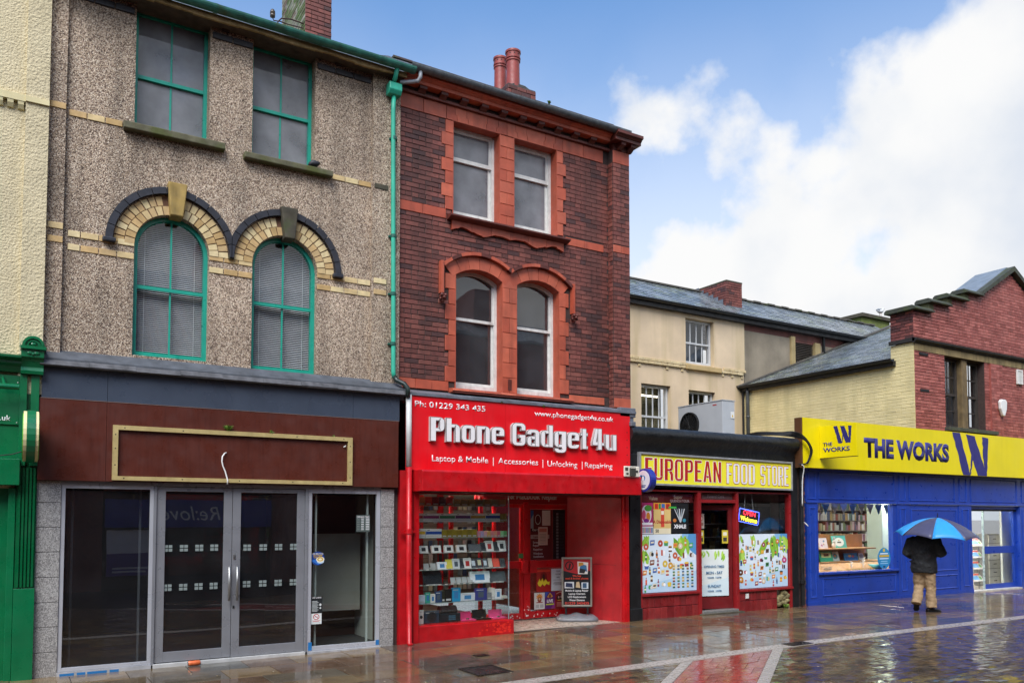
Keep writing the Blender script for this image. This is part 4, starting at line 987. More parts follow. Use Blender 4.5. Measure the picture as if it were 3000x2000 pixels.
bricks_box(cs, brick_r, [('y', 1.015, 7.205, 7.795, 9.0, 9.53), ('x', 7.205, 1.05, 1.98, 9.0, 9.53)], mort, None, cap=80, bw=.2)
MB().polyz([(7.22, 1.03), (7.79, 1.03), (7.79, 1.98), (7.22, 1.98)], 9.53, 9.55).poly([(7.24, 9.55), (7.77, 9.55), (7.6, 9.62), (7.4, 9.62)], 1.08, 1.9).build('flaunching', M('mortar_cap', '#4a4a48', .85, .3, 12, bump=.8, moss=.2), cs)
potm = M('chimney_pot_red', '#93423a', .5, .15, 9, streak=.35, dirt='#3a2522')
for x, y_, r, z1, lb in ((7.42, 1.20, .122, 10.25, 'taller'), (7.40, 1.62, .112, 10.33, 'rear')):
    p = MB().lathe([(r * 1.08, 9.55), (r * 1.02, 9.62), (r * .97, z1 - .2), (r * 1.1, z1 - .19), (r * 1.1, z1 - .17), (r * 1.0, z1 - .165), (r * 1.0, z1 - .15), (r * 1.13, z1 - .145), (r * 1.13, z1 - .12), (r * 1.04, z1 - .11), (r * 1.04, z1 - .04), (r * 1.16, z1 - .035), (r * 1.16, z1), (r * .8, z1), (r * .78, z1 - .3)], x, y_, 20).build('chimney_pot', potm, cs, auto=35)
    for i in range(10):
        a = i * 2 * math.pi / 10; MB().cyl((x + r * 1.0 * math.cos(a), y_ + r * 1.0 * math.sin(a), z1 - .075), (x + r * 1.055 * math.cos(a), y_ + r * 1.055 * math.sin(a), z1 - .075), .013, n=8).build('vent_hole', blackm, p)
# flashing above the sign
m = MB()
for i in range(5):
    a = 4.85 + i * .855; m.polyx([(-.12, 3.66), (-.12, 3.70), (.0, 3.745 + R.uniform(-.005, .005)), (.115, 3.775), (.14, 3.66)], a, a + .853)
m.build('flashing', lead, Cb); bx('flashing_end', lead, Cb, 8.78, 9.13, -.10, .1, 3.60, 3.76, .01)
# ================================================================== block lettering built from strokes
def glyph(ch, t=.19, b=.15, e=0.0, r=.19):
    out = []
    def Rr(x0, z0, x1, z1, s=''):
        out.append([(x0 + (e if 'l' in s else 0), z0 + (e if 'b' in s else 0)), (x1 - (e if 'r' in s else 0), z0 + (e if 'b' in s else 0)), (x1 - (e if 'r' in s else 0), z1 - (e if 't' in s else 0)), (x0 + (e if 'l' in s else 0), z1 - (e if 't' in s else 0))])
    def path(x0, z0, x1, z1, q):
        p = []
        for cx_, cz_, a in ((x1 - q, z0 + q, -90), (x1 - q, z1 - q, 0), (x0 + q, z1 - q, 90), (x0 + q, z0 + q, 180)):
            for i in range(4): p.append((cx_ + q * math.cos(rad(a + 30 * i)), cz_ + q * math.sin(rad(a + 30 * i))))
        return p
    def ring(x0, z0, x1, z1, segs):
        o = path(x0 + e, z0 + e, x1 - e, z1 - e, r - e); i_ = path(x0 + t - e, z0 + b - e, x1 - t + e, z1 - b + e, max(.035, r - t) + e * .5)
        # inner corners share the centre of the outer ones along straight edges
        for k in segs:
            a, c = k % 16, (k + 1) % 16
            P = [o[a], o[c], i_[c], i_[a]]
            out.append(P)
    rg = lambda *a: [i for s, f in a for i in range(s, f + 1)]
    X = .76; w = .60
    def fillin(x0, z0, x1, z1): pass
    if ch == 'P':
        Rr(0, 0, t, 1, 'ltb'); ring(0, .40, w, 1, rg((0, 6))); Rr(t, 1 - b, w - r, 1, 'tb'); Rr(t, .40, w - r, .40 + b, 'tb')
    elif ch == 'R':
        Rr(0, 0, t, 1, 'ltb'); ring(0, .42, w, 1, rg((0, 6))); Rr(t, 1 - b, w - r, 1, 'tb'); Rr(t, .42, w - r, .42 + b, 'tb'); out.append([(w - t - .1 + e, .42), (w - .06 - e, .42), (w - e, .30), (w - e, e), (w - t + e, e), (w - t + e, .28)])
    elif ch == 'h': Rr(0, 0, t, 1, 'ltb'); ring(0, .2, w, X, rg((4, 6))); Rr(t, X - b, w - r, X, 'tb'); Rr(w - t, 0, w, X - r, 'lrb')
    elif ch == 'n': Rr(0, 0, t, X, 'ltb'); ring(0, .2, w, X, rg((4, 6))); Rr(t, X - b, w - r, X, 'tb'); Rr(w - t, 0, w, X - r, 'lrb')
    elif ch == 'o': ring(0, 0, w, X, range(16))
    elif ch == 'O': ring(0, 0, w, 1, range(16))
    elif ch == 'e': ring(0, 0, w, X, rg((0, 2), (4, 15))); Rr(w - t, .36, w, X - r, 'rb'); Rr(t, .36, w - t, .36 + b * .7, 'tb'); 
    elif ch == 'G': w = .64; ring(0, 0, w, 1, rg((0, 2), (4, 15))); Rr(w - t, r, w, .50, 'rt'); Rr(w - t - .10, .50 - b, w - t, .50, 'ltb'); Rr(w - t, .66, w, 1 - r, 'rlb')
    elif ch == 'a':
        ring(0, 0, w, X, rg((4, 10))); Rr(0, X - r - .06, t, X - r, 'lrb'); Rr(w - t, 0, w, X - r, 'lrb'); ring(0, 0, w, .47, rg((8, 14))); Rr(r, .47 - b, w - t, .47, 'tb'); Rr(r, 0, w - t, b, 'tb')
    elif ch == 'd': Rr(w - t, 0, w, 1, 'lrtb'); ring(0, 0, w, X, rg((8, 14))); Rr(r, X - b, w - t, X, 'tb'); Rr(r, 0, w - t, b, 'tb')
    elif ch == 'g':
        Rr(w - t, -.22 + r, w, X, 'rt'); ring(0, .02, w, X, rg((8, 14))); Rr(r, X - b, w - t, X, 'tb'); Rr(r, .02, w - t, .02 + b, 'tb'); ring(0, -.22, w, .3, rg((0, 2), (12, 15))); Rr(0, -.22 + r, t, -.0, 'lrt')
    elif ch == 't': w = .38; Rr(.08, 0, .08 + t, .95, 'lrtb'); Rr(0, X - b, .08, X, 'ltb'); Rr(.08 + t, X - b, w, X, 'rtb'); Rr(.08 + t, 0, w, b, 'rtb')
    elif ch == '4':
        w = .62; Rr(w - .12 - t, 0, w - .12, 1, 'lrtb'); Rr(0, .2, w - .12 - t, .2 + b, 'lb'); Rr(w - .12, .2, w, .2 + b, 'rtb'); out.append([(e, .2 + b), (t * .8, .2 + b), (w - .12 - t, .84), (w - .12 - t, 1 - e), (w - .22 - t, 1 - e)])
    elif ch == 'u': Rr(0, r, t, X, 'lrt'); ring(0, 0, w, X, rg((12, 14))); Rr(r, 0, w - t, b, 'tb'); Rr(w - t, 0, w, X, 'lrtb')
    elif ch == 'E': w = .52; Rr(0, 0, t, 1, 'ltb'); Rr(t, 0, w, b, 'rtb'); Rr(t, 1 - b, w, 1, 'rtb'); Rr(t, .5 - b / 2, w - .06, .5 + b / 2, 'rtb')
    elif ch == 'F': w = .50; Rr(0, 0, t, 1, 'ltb'); Rr(t, 1 - b, w, 1, 'rtb'); Rr(t, .48 - b / 2, w - .06, .48 + b / 2, 'rtb')
    elif ch == 'U': ring(0, 0, w, 1, rg((0, 2), (12, 15))); Rr(0, r, t, 1, 'lrt'); Rr(w - t, r, w, 1, 'lrt')
    elif ch == 'D': Rr(0, 0, t, 1, 'ltb'); ring(0, 0, w, 1, rg((0, 6))); Rr(t, 1 - b, w - r, 1, 'tb'); Rr(t, 0, w - r, b, 'tb')
    elif ch == 'T': w = .54; Rr(0, 1 - b, w, 1, 'lrtb'); Rr(w / 2 - t / 2, 0, w / 2 + t / 2, 1 - b, 'lrb')
    elif ch == 'N': Rr(0, 0, t, 1, 'lrtb'); Rr(w - t, 0, w, 1, 'lrtb'); out.append([(t - e, 1 - e * 2), (t - e, .62 + e), (w - t + e, e * 2), (w - t + e, .38 - e)])
    elif ch == 'A':
        w = .64; xi = lambda z: t + (w / 2 - t) * z / .78
        out.append([(e * 1.3, e), (t - e, e), (w / 2, .78 + e), (w / 2, 1 - e), (w / 2 - t * .55 + e, 1 - e)]); out.append([(w - e * 1.3, e), (w - t * .55 - w / 2 + w / 2 - t * .45 + e, e), (w / 2, .78 + e), (w / 2, 1 - e), (w / 2 + t * .55 - e, 1 - e)])
        out.append([(xi(.2), .2 + e), (w - xi(.2), .2 + e), (w - xi(.2 + b), .2 + b - e), (xi(.2 + b), .2 + b - e)])
    elif ch == 'S':
        ring(0, .5 - b / 2, w, 1, rg((4, 14))); Rr(r, .5 - b / 2, w - r, .5 + b / 2, 'tb'); ring(0, 0, w, .5 + b / 2, rg((0, 6), (12, 15))); Rr(w - t, .70, w, 1 - r, 'rlb'); Rr(0, r, t, .30, 'rlt')
    return w, out
def sign_letters(parent, s, x0, x1, z0, h, yb_, depth, body, face, mid=None, e=.03, gap=.07, t=.19, b=.15, space=.26):
    ws = [space if c == ' ' else glyph(c)[0] for c in s]; tot = sum(ws) + gap * (len(s) - 1); k = (x1 - x0) / tot; x = x0
    for c, w in zip(s, ws):
        if c != ' ':
            m = MB()
            for P in glyph(c, t, b, 0)[1]: m.poly([(x + p[0] * k, z0 + p[1] * h) for p in P], yb_ - depth, yb_)
            o = m.build('letter', body, parent)
            if mid:
                m = MB()
                for P in glyph(c, t, b, .008)[1]: m.poly([(x + p[0] * k, z0 + p[1] * h) for p in P], yb_ - depth - .0015, yb_ - depth + .0005)
                m.build('outline', mid, o)
            m = MB()
            for P in glyph(c, t, b, e)[1]: m.poly([(x + p[0] * k, z0 + p[1] * h) for p in P], yb_ - depth - .003, yb_ - depth + .0008)
            m.build('letter_face', face, o)
        x += (w + gap) * k

# ================================================================== PHONE SHOP
sgn = thing('phone_shop_sign', 'large red fascia sign reading Phone Gadget 4u', 'shop sign', (6.9, -.06, 3.1))
bx('sign_panel', red_sign, sgn, 4.84, 6.487, -.10, .0, 2.56, 3.665); bx('sign_panel', red_sign, sgn, 6.491, 8.995, -.10, .0, 2.555, 3.66)
bx('sign_edge', lead, sgn, 8.995, 9.10, -.08, .05, 3.36, 3.66, .01); bx('sign_edge', black, sgn, 9.0, 9.04, -.07, .05, 2.5, 3.35)
text('lettering', 'Ph: 01229 343 435', 4.94, 3.497, white_t, sgn, -.101, w=1.19, h=.085, bold=.010)
text('lettering', 'www.phonegadget4u.co.uk', 7.035, 3.494, white_t, sgn, -.101, w=1.60, h=.085, bold=.008)
for s_, a, b_ in (('Laptop & Mobile', 5.22, 6.18), ('|', 6.262, 6.282), ('Accessories', 6.357, 7.103), ('|', 7.182, 7.202), ('Unlocking', 7.28, 7.876), ('|', 7.964, 7.984), ('Repairing', 8.03, 8.61)):
    if s_ == '|': bx('divider', white_t, sgn, a + .004, b_ - .004, -.103, -.10, 2.665, 2.795)
    else: text('lettering', s_, a, 2.70 if a < 7 else 2.69, white_t, sgn, -.101, w=b_ - a, h=.094, bold=.008)
side_w = M('letter_side', '#bdb7b4', .5, .05); outl = M('letter_outline', '#252021', .5)
for s_, a, b_ in (('Phone', 5.165, 6.445), ('Gadget', 6.575, 8.055), ('4u', 8.145, 8.66)): sign_letters(sgn, s_, a, b_, 2.992, .365, -.10, .055, side_w, white_t, outl, e=.026, gap=.045, t=.225, b=.165)
for i in range(5): MB().cyl((8.93, -.1, 3.33 - i * .13), (8.93, -.104, 3.33 - i * .13), .009, n=8).build('rust_spot', M('rust', '#5a2a20', .8), sgn)
weed(6.41, -.11, 3.655, 14, .03, 'moss tuft on the top edge of the red sign near its joint', 2); weed(7.2, -.11, 3.645, 24, .035, 'wider moss patch on the top edge of the red sign', 2)
sb = thing('shutter_housing', 'long red roller shutter box under the phone shop sign', 'shutter box', (6.9, -.2, 2.4))
MB().polyx([(-.02, 2.245), (-.40, 2.245), (-.40, 2.53), (-.38, 2.555), (-.02, 2.555)], 4.93, 8.99).build('housing', red, sb, bevel=.006)
bx('guide_slot', blackm, sb, 5.0, 8.9, -.36, -.06, 2.235, 2.2452)
al = thing('sensor_plate', 'white plate with a broken sensor at the end of the red shutter box', 'plate', (8.76, -.41, 2.63))
MB().box(8.60, 8.93, -.425, -.402, 2.545, 2.725).build('plate', M('yellowed_plastic', '#ddd6c4', .5, .06), al, bevel=.02)
m = MB().box(8.715, 8.83, -.45, -.425, 2.56, 2.69).sph((8.665, -.43, 2.60), (.03, .008, .015)).sph((8.87, -.43, 2.64), (.03, .01, .02)).tube([(8.72, -.44, 2.69), (8.72, -.45, 2.71), (8.82, -.45, 2.71), (8.82, -.44, 2.66), (8.87, -.43, 2.65)], .004, 6).box(8.62, 8.68, -.43, -.425, 2.65, 2.70); m.build('remains', M('dark_remains', '#3d3c35', .6, .3, 20), al)
# uprights, piers
bx('red_pier', red_worn, Cb, 4.745, 4.95, -.02, .3, .0, 2.555); 
bx('upright', red, Cb, 4.965, 5.045, -.05, .1, .0, 2.25, .006); bx('guide_rail', red_dark, Cb, 4.95, 4.964, -.04, .05, .0, 2.25)
bx('upright', red, Cb, 8.885, 9.005, -.05, .12, .04, 2.25, .006); bx('guide_rail', red, Cb, 8.925, 8.955, -.062, -.05, .04, 2.25)
bx('hanging_head', red_dark, Cb, 5.05, 8.9, .0, .12, 2.21, 2.40)
m = MB().box(5.05, 6.69, -.03, .1, .0, .262); m.build('stall_riser', red_worn, Cb, bevel=.005)
fl = M('flaked_red', '#d8281f', .45, .2, 14, bump=.3)
m = MB()
for i in range(70):
    x = 6.62 - abs(R.gauss(0, .22)); z = R.uniform(.08, .235)
    if x < 5.9: continue
    q = R.uniform(.008, .03); m.flat([(x + q * R.uniform(.6, 1.3) * math.cos(k * .9), z + q * .7 * R.uniform(.5, 1.3) * math.sin(k * .9)) for k in range(7)], -.0308 - R.uniform(0, .0004) - i * .00001)
m.build('flaked_paint', fl, Cb)
# display window
bx('window_base', red, Cb, 5.05, 6.64, -.01, 1.1, .262, .275)
bx('glass_front', gl_shop, Cb, 5.047, 6.608, .0, .008, .276, 2.21); bx('glass_return', gl_shop, Cb, 6.60, 6.608, .0085, 1.09, .276, 2.21)
bx('glass_corner_bead', M('bead', '#9fb0b4', .3, .05, metal=.4), Cb, 6.604, 6.618, -.004, .006, .276, 2.21)
SHZ = {1: 2.047, 2: 1.803, 3: 1.562, 4: 1.335, 5: 1.080, 6: .853, 7: .582, 8: .2755}
gshelf = glass_mat('shelf_glass', (.78, .86, .84), 1.5, boost=1.2)
disp = thing('display_shelving', 'glass display shelving behind the phone shop window', 'shelving', (5.8, .25, .28))
edge = M('shelf_edge', '#93a39f', .3, .05)
for k, z in SHZ.items():
    if k == 8: continue
    bx('shelf', gshelf, disp, 5.07, 6.58, .10, .40, z - .008, z - .001); bx('shelf_edge', edge, disp, 5.07, 6.58, .094, .0995, z - .0085, z - .0005)
    if k in (4, 5, 6): 
        m = MB(); 
        for i in range(14): m.box(5.12 + i * .105, 5.12 + i * .105 + .045, .088, .092, z - .004, z + .008)
        m.build('price_tags', M('price_tag', '#d8d4cf', .6), disp)
for x in (5.3, 5.82, 6.35): bx('rear_post', red, disp, x - .03, x + .03, .42, .47, .275, 2.21)
ITEMS = [
 (1,'box',5.129,5.236,0.131,'#c98f5a','tan accessory box'),
 (1,'box',5.243,5.351,0.132,'#d2432c','orange-red accessory box'),
 (1,'box',5.358,5.467,0.132,'#8e1c1a','deep red accessory box'),
 (1,'box',5.474,5.584,0.133,'#4a1414','dark maroon accessory box'),
 (1,'box',5.591,5.702,0.133,'#c0261f','bright red accessory box'),
 (1,'box',5.719,5.842,0.105,'#9a7f4a','ochre accessory box'),
 (1,'box',5.849,5.974,0.106,'#8c7a4c','olive accessory box'),
 (1,'box',5.981,6.107,0.106,'#a48a55','sandy accessory box'),
 (1,'box',6.114,6.242,0.106,'#7d744e','drab accessory box'),
 (1,'box',6.249,6.378,0.107,'#94804f','khaki accessory box'),
 (1,'box',6.386,6.516,0.108,'#8d8a68','sage accessory box'),
 (1,'box',6.524,6.655,0.108,'#a07f50','bronze accessory box'),
 (2,'band',5.131,5.199,0.123,'#a33a4a','white box with rose band'),
 (2,'band',5.205,5.470,0.123,'#8c2f6e','white box with magenta band'),
 (2,'band',5.479,5.743,0.125,'#2f7a52','white box with green band'),
 (2,'band',5.750,6.011,0.126,'#6a3a72','white box with purple band'),
 (2,'band',6.017,6.278,0.128,'#b98a2c','white box with amber band'),
 (2,'band',6.286,6.545,0.129,'#27438f','white box with blue band'),
 (2,'box',6.553,6.580,0.122,'#8f7428','first slim gold box'),
 (2,'box',6.584,6.611,0.122,'#8f7428','second slim gold box'),
 (2,'box',6.614,6.642,0.122,'#8f7428','third slim gold box'),
 (2,'box',6.646,6.673,0.122,'#8f7428','fourth slim gold box'),
 (3,'band',5.129,5.239,0.134,'#d9b23a','white box with yellow band'),
 (3,'band',5.249,5.515,0.130,'#1d4fa3','large white box with blue band'),
 (3,'box',5.522,5.604,0.117,'#9b8724','first gold carton'),
 (3,'box',5.608,5.690,0.117,'#8d7a1e','second gold carton'),
 (3,'box',5.693,5.776,0.117,'#9b8724','third gold carton'),
 (3,'box',5.780,5.863,0.118,'#8d7a1e','fourth gold carton'),
 (3,'box',5.867,5.951,0.118,'#9b8724','fifth gold carton'),
 (3,'box',5.955,6.040,0.118,'#8d7a1e','sixth gold carton'),
 (3,'box',6.043,6.129,0.119,'#9b8724','seventh gold carton'),
 (3,'box',6.138,6.194,0.088,'#d98fa0','pale pink small carton'),
 (3,'box',6.197,6.253,0.088,'#b7a2c9','lilac small carton'),
 (3,'box',6.256,6.312,0.088,'#e0a3a0','salmon small carton'),
 (3,'box',6.315,6.372,0.089,'#d7a55c','apricot small carton'),
 (3,'box',6.375,6.432,0.089,'#d98a8a','dusky pink small carton'),
 (3,'box',6.435,6.492,0.089,'#d9907a','peach small carton'),
 (3,'box',6.495,6.553,0.090,'#c75c6a','crimson small carton'),
 (3,'box',6.556,6.614,0.090,'#8fc98a','light green small carton'),
 (3,'box',6.617,6.675,0.089,'#5fae62','mid green small carton'),
 (4,'pic',5.147,5.292,0.109,'#e4e2de','first white box with a dark picture'),
 (4,'pic',5.355,5.509,0.111,'#e4e2de','second white box with a dark picture'),
 (4,'pic',5.569,5.721,0.111,'#e4e2de','third white box with a dark picture'),
 (4,'pic',5.781,5.948,0.113,'#e4e2de','fourth white box with a dark picture'),
 (4,'slab',5.981,6.204,0.119,'#5a5d60','wide grey tablet case'),
 (4,'slab',6.193,6.301,0.140,'#33383a','dark phone'),
 (4,'pic',6.292,6.434,0.169,'#e8e5df','tall white phone box with red picture'),
 (4,'slab',6.434,6.534,0.149,'#2c2f31','black phone'),
 (4,'pic',6.515,6.659,0.171,'#e9e8e5','tall white phone box with black picture'),
 (5,'stand',5.221,5.307,0.094,'#a9a9a6','first empty grey phone stand'),
 (5,'stand',5.328,5.421,0.095,'#a9a9a6','second empty grey phone stand'),
 (5,'pic',5.450,5.615,0.114,'#dfe3ea','white box with blue phone picture'),
 (5,'slab',5.592,5.710,0.144,'#d8c84e','yellow phone'),
 (5,'pic',5.710,5.836,0.157,'#cfd2d6','pale phone box'),
 (5,'slab',5.825,5.912,0.156,'#3a3f43','charcoal phone'),
 (5,'pic',5.901,6.041,0.162,'#e6e3de','white phone box with red edge'),
 (5,'slab',6.026,6.124,0.141,'#4a5158','slate phone with light screen'),
 (5,'slab',6.130,6.231,0.158,'#3b4046','dark phone with cream screen'),
 (5,'slab',6.240,6.330,0.139,'#565b5f','grey phone with white screen'),
 (5,'slab',6.336,6.419,0.144,'#c9c2b6','champagne phone'),
 (5,'slab',6.425,6.545,0.139,'#e0553f','coral red phone'),
 (5,'slab',6.549,6.656,0.139,'#3c3f41','dark phone at the shelf end'),
 (6,'slab',5.213,5.533,0.215,'#101113','large black tablet'),
 (6,'stand',5.673,5.759,0.096,'#aeb0ae','first empty grey stand'),
 (6,'stand',5.770,5.857,0.096,'#aeb0ae','second empty grey stand'),
 (6,'stand',5.868,5.955,0.097,'#aeb0ae','third empty grey stand'),
 (6,'stand',5.966,6.054,0.097,'#aeb0ae','fourth empty grey stand'),
 (6,'pic',6.019,6.372,0.180,'#e3e6ea','white tablet box with blue screen picture'),
 (6,'slab',6.355,6.661,0.161,'#4b5052','flat grey tablet'),
 (7,'box',5.134,5.244,0.117,'#c6d3e2','pale blue box'),
 (7,'pic',5.248,5.327,0.157,'#3aa58f','teal earphone box'),
 (7,'pic',5.331,5.411,0.130,'#d9d7d2','white cable box'),
 (7,'pic',5.414,5.520,0.165,'#27446f','navy speaker box'),
 (7,'box',5.525,5.573,0.171,'#2b2d22','narrow black and yellow box'),
 (7,'box',5.578,5.694,0.190,'#17181a','tall black box'),
 (7,'pic',5.697,5.841,0.207,'#2596c8','bright blue speaker box'),
 (7,'pic',5.845,6.094,0.117,'#cdd6df','wide white speaker box'),
 (7,'pic',6.098,6.308,0.182,'#3a3f86','indigo speaker box'),
 (7,'box',6.312,6.397,0.109,'#7f8284','grey dome gadget'),
 (7,'box',6.382,6.454,0.176,'#dcdad4','tall white watch box'),
 (7,'pic',6.458,6.573,0.156,'#e2e4ea','white and blue watch box'),
 (7,'box',6.579,6.685,0.044,'#d6d0c2','small cream box'),
 (8,'pic',5.140,5.218,0.205,'#dcdad6','white box with a black disc'),
 (8,'pic',5.229,5.479,0.185,'#22384a','dark blue headphone box'),
 (8,'speaker',5.489,5.839,0.156,'#15222a','black party speaker'),
 (8,'case',5.846,6.098,0.128,'#d8417a','pink watch case'),
 (8,'case',6.098,6.369,0.142,'#1a1a1b','black watch case'),
 (8,'case',6.394,6.656,0.128,'#e04f86','rose pink watch case'),
]

ORD = ['', 'top', 'second', 'third', 'fourth', 'fifth', 'sixth', 'seventh', 'bottom']
itm = {}
def imat(c): 
    return M('packaging_' + c[1:], c, .4, .06, 20)
for sh, kd, x0, x1, h, c, desc in ITEMS:
    z = SHZ[sh]; nm = {'box': 'packaged_box', 'band': 'packaged_box', 'pic': 'picture_box', 'slab': 'mobile_phone', 'stand': 'phone_stand', 'speaker': 'party_speaker', 'case': 'watch_case'}[kd]
    if 'tablet' in desc and kd == 'slab': nm = 'tablet'
    t = thing(nm, desc + ', on the ' + ORD[sh] + ' shelf of the phone window', {'box': 'box', 'band': 'box', 'pic': 'box', 'slab': 'phone', 'stand': 'stand', 'speaker': 'speaker', 'case': 'case'}[kd] if nm != 'tablet' else 'tablet', ((x0 + x1) / 2, .2, z))
    w = x1 - x0; xm = (x0 + x1) / 2; mt_ = imat(c)
    if kd in ('box', 'band'):
        bx('carton', mt_ if kd == 'box' else white, t, x0, x1, .16, .28, z, z + h, .002)
        if kd == 'band':
            bx('print', mt_, t, x0 + .002, x1 - .002, .1585, .1598, z + h * .38, z + h * .72); bx('print', blackm, t, x0 + w * .1, x0 + w * .25, .1585, .1598, z + h * .83, z + h * .9)
            bx('print', M('grey_print', '#6b6b6e', .5), t, x0 + w * .08, x1 - w * .08, .1585, .1598, z + h * .16, z + h * .24)
        else: bx('print', M('grey_print'), t, x0 + w * .15, x1 - w * .15, .1585, .1598, z + h * .1, z + h * .25)
    elif kd == 'pic':
        lean = sh < 7; s0 = MB(); s0.box(x0, x1, 0, .045, 0, h); rx = Matrix.Translation((0, .155, z)) @ Matrix.Rotation(rad(-14 if lean else 0), 4, 'X')
        s0.xf(rx).build('carton', mt_, t, bevel=.003)
        pc = '#23262b' if 'dark' in desc or 'black' in desc else '#b3322d' if 'red' in desc else '#3f7fb5' if 'blue' in desc or 'teal' in desc or 'white' in desc else '#4e5a66'
        p = MB(); n_ = 16
        if 'disc' in desc or 'headphone' in desc: p.poly([(xm + w * .32 * math.cos(2 * math.pi * i / n_), h * .5 + w * .32 * math.sin(2 * math.pi * i / n_)) for i in range(n_)], -.0012, .0)
        else: p.box(x0 + w * .25, x1 - w * .28, -.0012, -.0002, h * .22, h * .72)
        p.xf(rx).build('picture', imat(pc), t)
        q = MB().box(x0 + w * .1, x1 - w * .3, -.0012, -.0002, h * .82, h * .88); q.xf(rx).build('print', M('grey_print'), t)
    elif kd == 'slab':
        rx = Matrix.Translation((0, .15, z + .006)) @ Matrix.Rotation(rad(-20), 4, 'X')
        MB().box(x0 + .004, x1 - .004, 0, .010, 0, h * 1.03).xf(rx).build('case', mt_, t, bevel=.004)
        if nm == 'mobile_phone':
            sc_ = '#c9d2da' if 'light' in desc or 'white' in desc else '#d8cfa8' if 'cream' in desc else '#1a1c20' if 'dark' in desc or 'black' in desc or 'charcoal' in desc else c
            MB().box(x0 + w * .22, x1 - w * .22, -.0015, .0, h * .25, h * .8).xf(rx).build('screen', imat(sc_), t)
        bx('rest', M('grey_stand', '#a5a6a4', .5), t, x0 + w * .2, x1 - w * .2, .13, .20, z, z + .008)
    elif kd == 'stand':
        m = MB(); m.box(x0, x1, 0, .004, 0, h).xf(Matrix.Translation((0, .15, z + .006)) @ Matrix.Rotation(rad(-22), 4, 'X')); m.box(x0, x1, .11, .19, z, z + .006).box(x0, x1, .11, .115, z, z + .02); m.build('plate', M('grey_stand', '#a5a6a4', .5), t)
    elif kd == 'speaker':
        MB().box(x0, x1, .15, .32, z, z + h * .85).build('carton', mt_, t, bevel=.004)
        p = MB().cyl((x0 + .03, .24, z + h * 1.08), (x1 - .05, .24, z + h * 1.08), .075, n=18); p.build('speaker_tube', blackm, t, smooth=False)
        g = MB()
        for i in range(5):
            for j in range(3): g.box(x0 + w * .42 + i * .024, x0 + w * .42 + i * .024 + .018, .1485, .1498, z + .03 + j * .026, z + .03 + j * .026 + .018)
        g.build('print', imat('#3f6f86'), t)
    elif kd == 'case':
        MB().box(x0, x1, .12, .26, z, z + .02).build('tray', mt_, t, bevel=.003); MB().box(x0 + .01, x1 - .01, 0, .006, 0, h * .95).xf(Matrix.Translation((0, .262, z + .012)) @ Matrix.Rotation(rad(-14), 4, 'X')).build('lid', mt_, t)
        MB().lathe([(.0, z + .02), (.025, z + .02), (.027, z + .03), (.02, z + .04), (.0, z + .041)], xm, .17, 14).build('watch', imat('#4c3a33'), t, smooth=True)
# shop interior seen through the display
bx('interior_floor', M('shop_floor', '#6b6259', .6, .1, 3), Cb, 5.0, 7.25, 1.1, 4.6, .05, .1)
bx('interior_back_wall', M('slat_wall', '#8d877c', .7, .1, 4), Cb, 4.9, 9.0, 4.5, 4.6, .1, 2.6); bx('interior_ceiling', M('ceiling_white', '#c9c5bd', .8), Cb, 4.95, 8.98, .45, 4.5, 2.45, 2.5); bx('interior_side_wall', M('red_side_wall', '#8a2a28', .7, .1), Cb, 4.86, 4.95, .13, 4.5, 0, 2.5); bx('interior_side_wall', M('red_side_wall'), Cb, 8.95, 9.0, 1.2, 4.5, 0, 2.5)
for x in (5.5, 6.2, 6.9, 7.6): bx('wall_post', red, Cb, x - .06, x + .06, 4.42, 4.5, .1, 2.45)
m = MB()
for i in range(26): m.box(4.96, 8.94, 4.485, 4.499, .25 + i * .085, .25 + i * .085 + .006)
m.build('slat_groove', blackm, Cb)
st = thing('accessory_wall', 'rows of small packs hanging on the back wall inside the phone shop', 'packs', (6.5, 4.4, 1.2), kind='stuff')
m = MB()
for i in range(34):
    for j in range(7):
        if R.random() < .8:
            m.col = C(R.choice(['#2d2f33', '#b8bcc0', '#3d5a80', '#8a2f35', '#d0cdb8', '#555', '#77888c'] if True else []).replace('#555', '#555555')); x = 5.02 + i * .115; z = .35 + j * .28; m.box(x, x + .08, 4.40, 4.43, z, z + .2)
m.build('packs', print_m, st)
tube_m = M('lamp_tube', '#fff4e2', .4, 0, emit=38)
for x, lb in ((5.55, 'nearer'), (6.55, 'farther')):
    t = thing('ceiling_lamp', 'lit ceiling tube inside the phone shop, ' + lb + ' one', 'lamp', (x, 1.6, 2.42))
    bx('fitting', white, t, x - .06, x + .06, .6, 2.0, 2.42, 2.449); MB().cyl((x, .62, 2.395), (x, 1.98, 2.395), .018, n=10).build('tube', tube_m, t)
# recessed entrance
tile_m = M('entrance_tile', '#a89a8c', .3, .12, 6, bump=.1)
ef = bx('entrance_floor', mort, Cb, 6.70, 8.9, .0, 1.1, -.02, gz(7.8) + .006)
for i in range(5):
    for j in range(3):
        x0, x1 = 6.70 + i * .43, 6.70 + (i + 1) * .43; y0, y1 = .0 + j * .365, .365 + j * .365
        x1 = min(x1, 8.85 - (y0 / 1.1) * .37)
        if x1 - x0 > .1: bx('floor_tile', tile_m, ef, x0 + .003, x1 - .003, y0 + .003, y1 - .003, gz(7.8) + .006, gz(7.8) + .016)
ox = (8.49 - 8.87); MB().polyz([(8.87, .0), (8.49, 1.1), (8.60, 1.15), (8.96, .0)], .04, 2.3).build('splayed_wall', M('red_matt_wall', '#a01219', .62, .2, 4, streak=.3, dirt='#5a0c10'), Cb, bevel=.003)
MB().polyz([(8.868, .01), (8.50, 1.06), (8.499, 1.06), (8.867, .01)], 1.045, 1.05).build('wall_joint', blackm, Cb)
bx('recess_ceiling', red_dark, Cb, 6.61, 8.9, .12, 1.1, 2.34, 2.38)
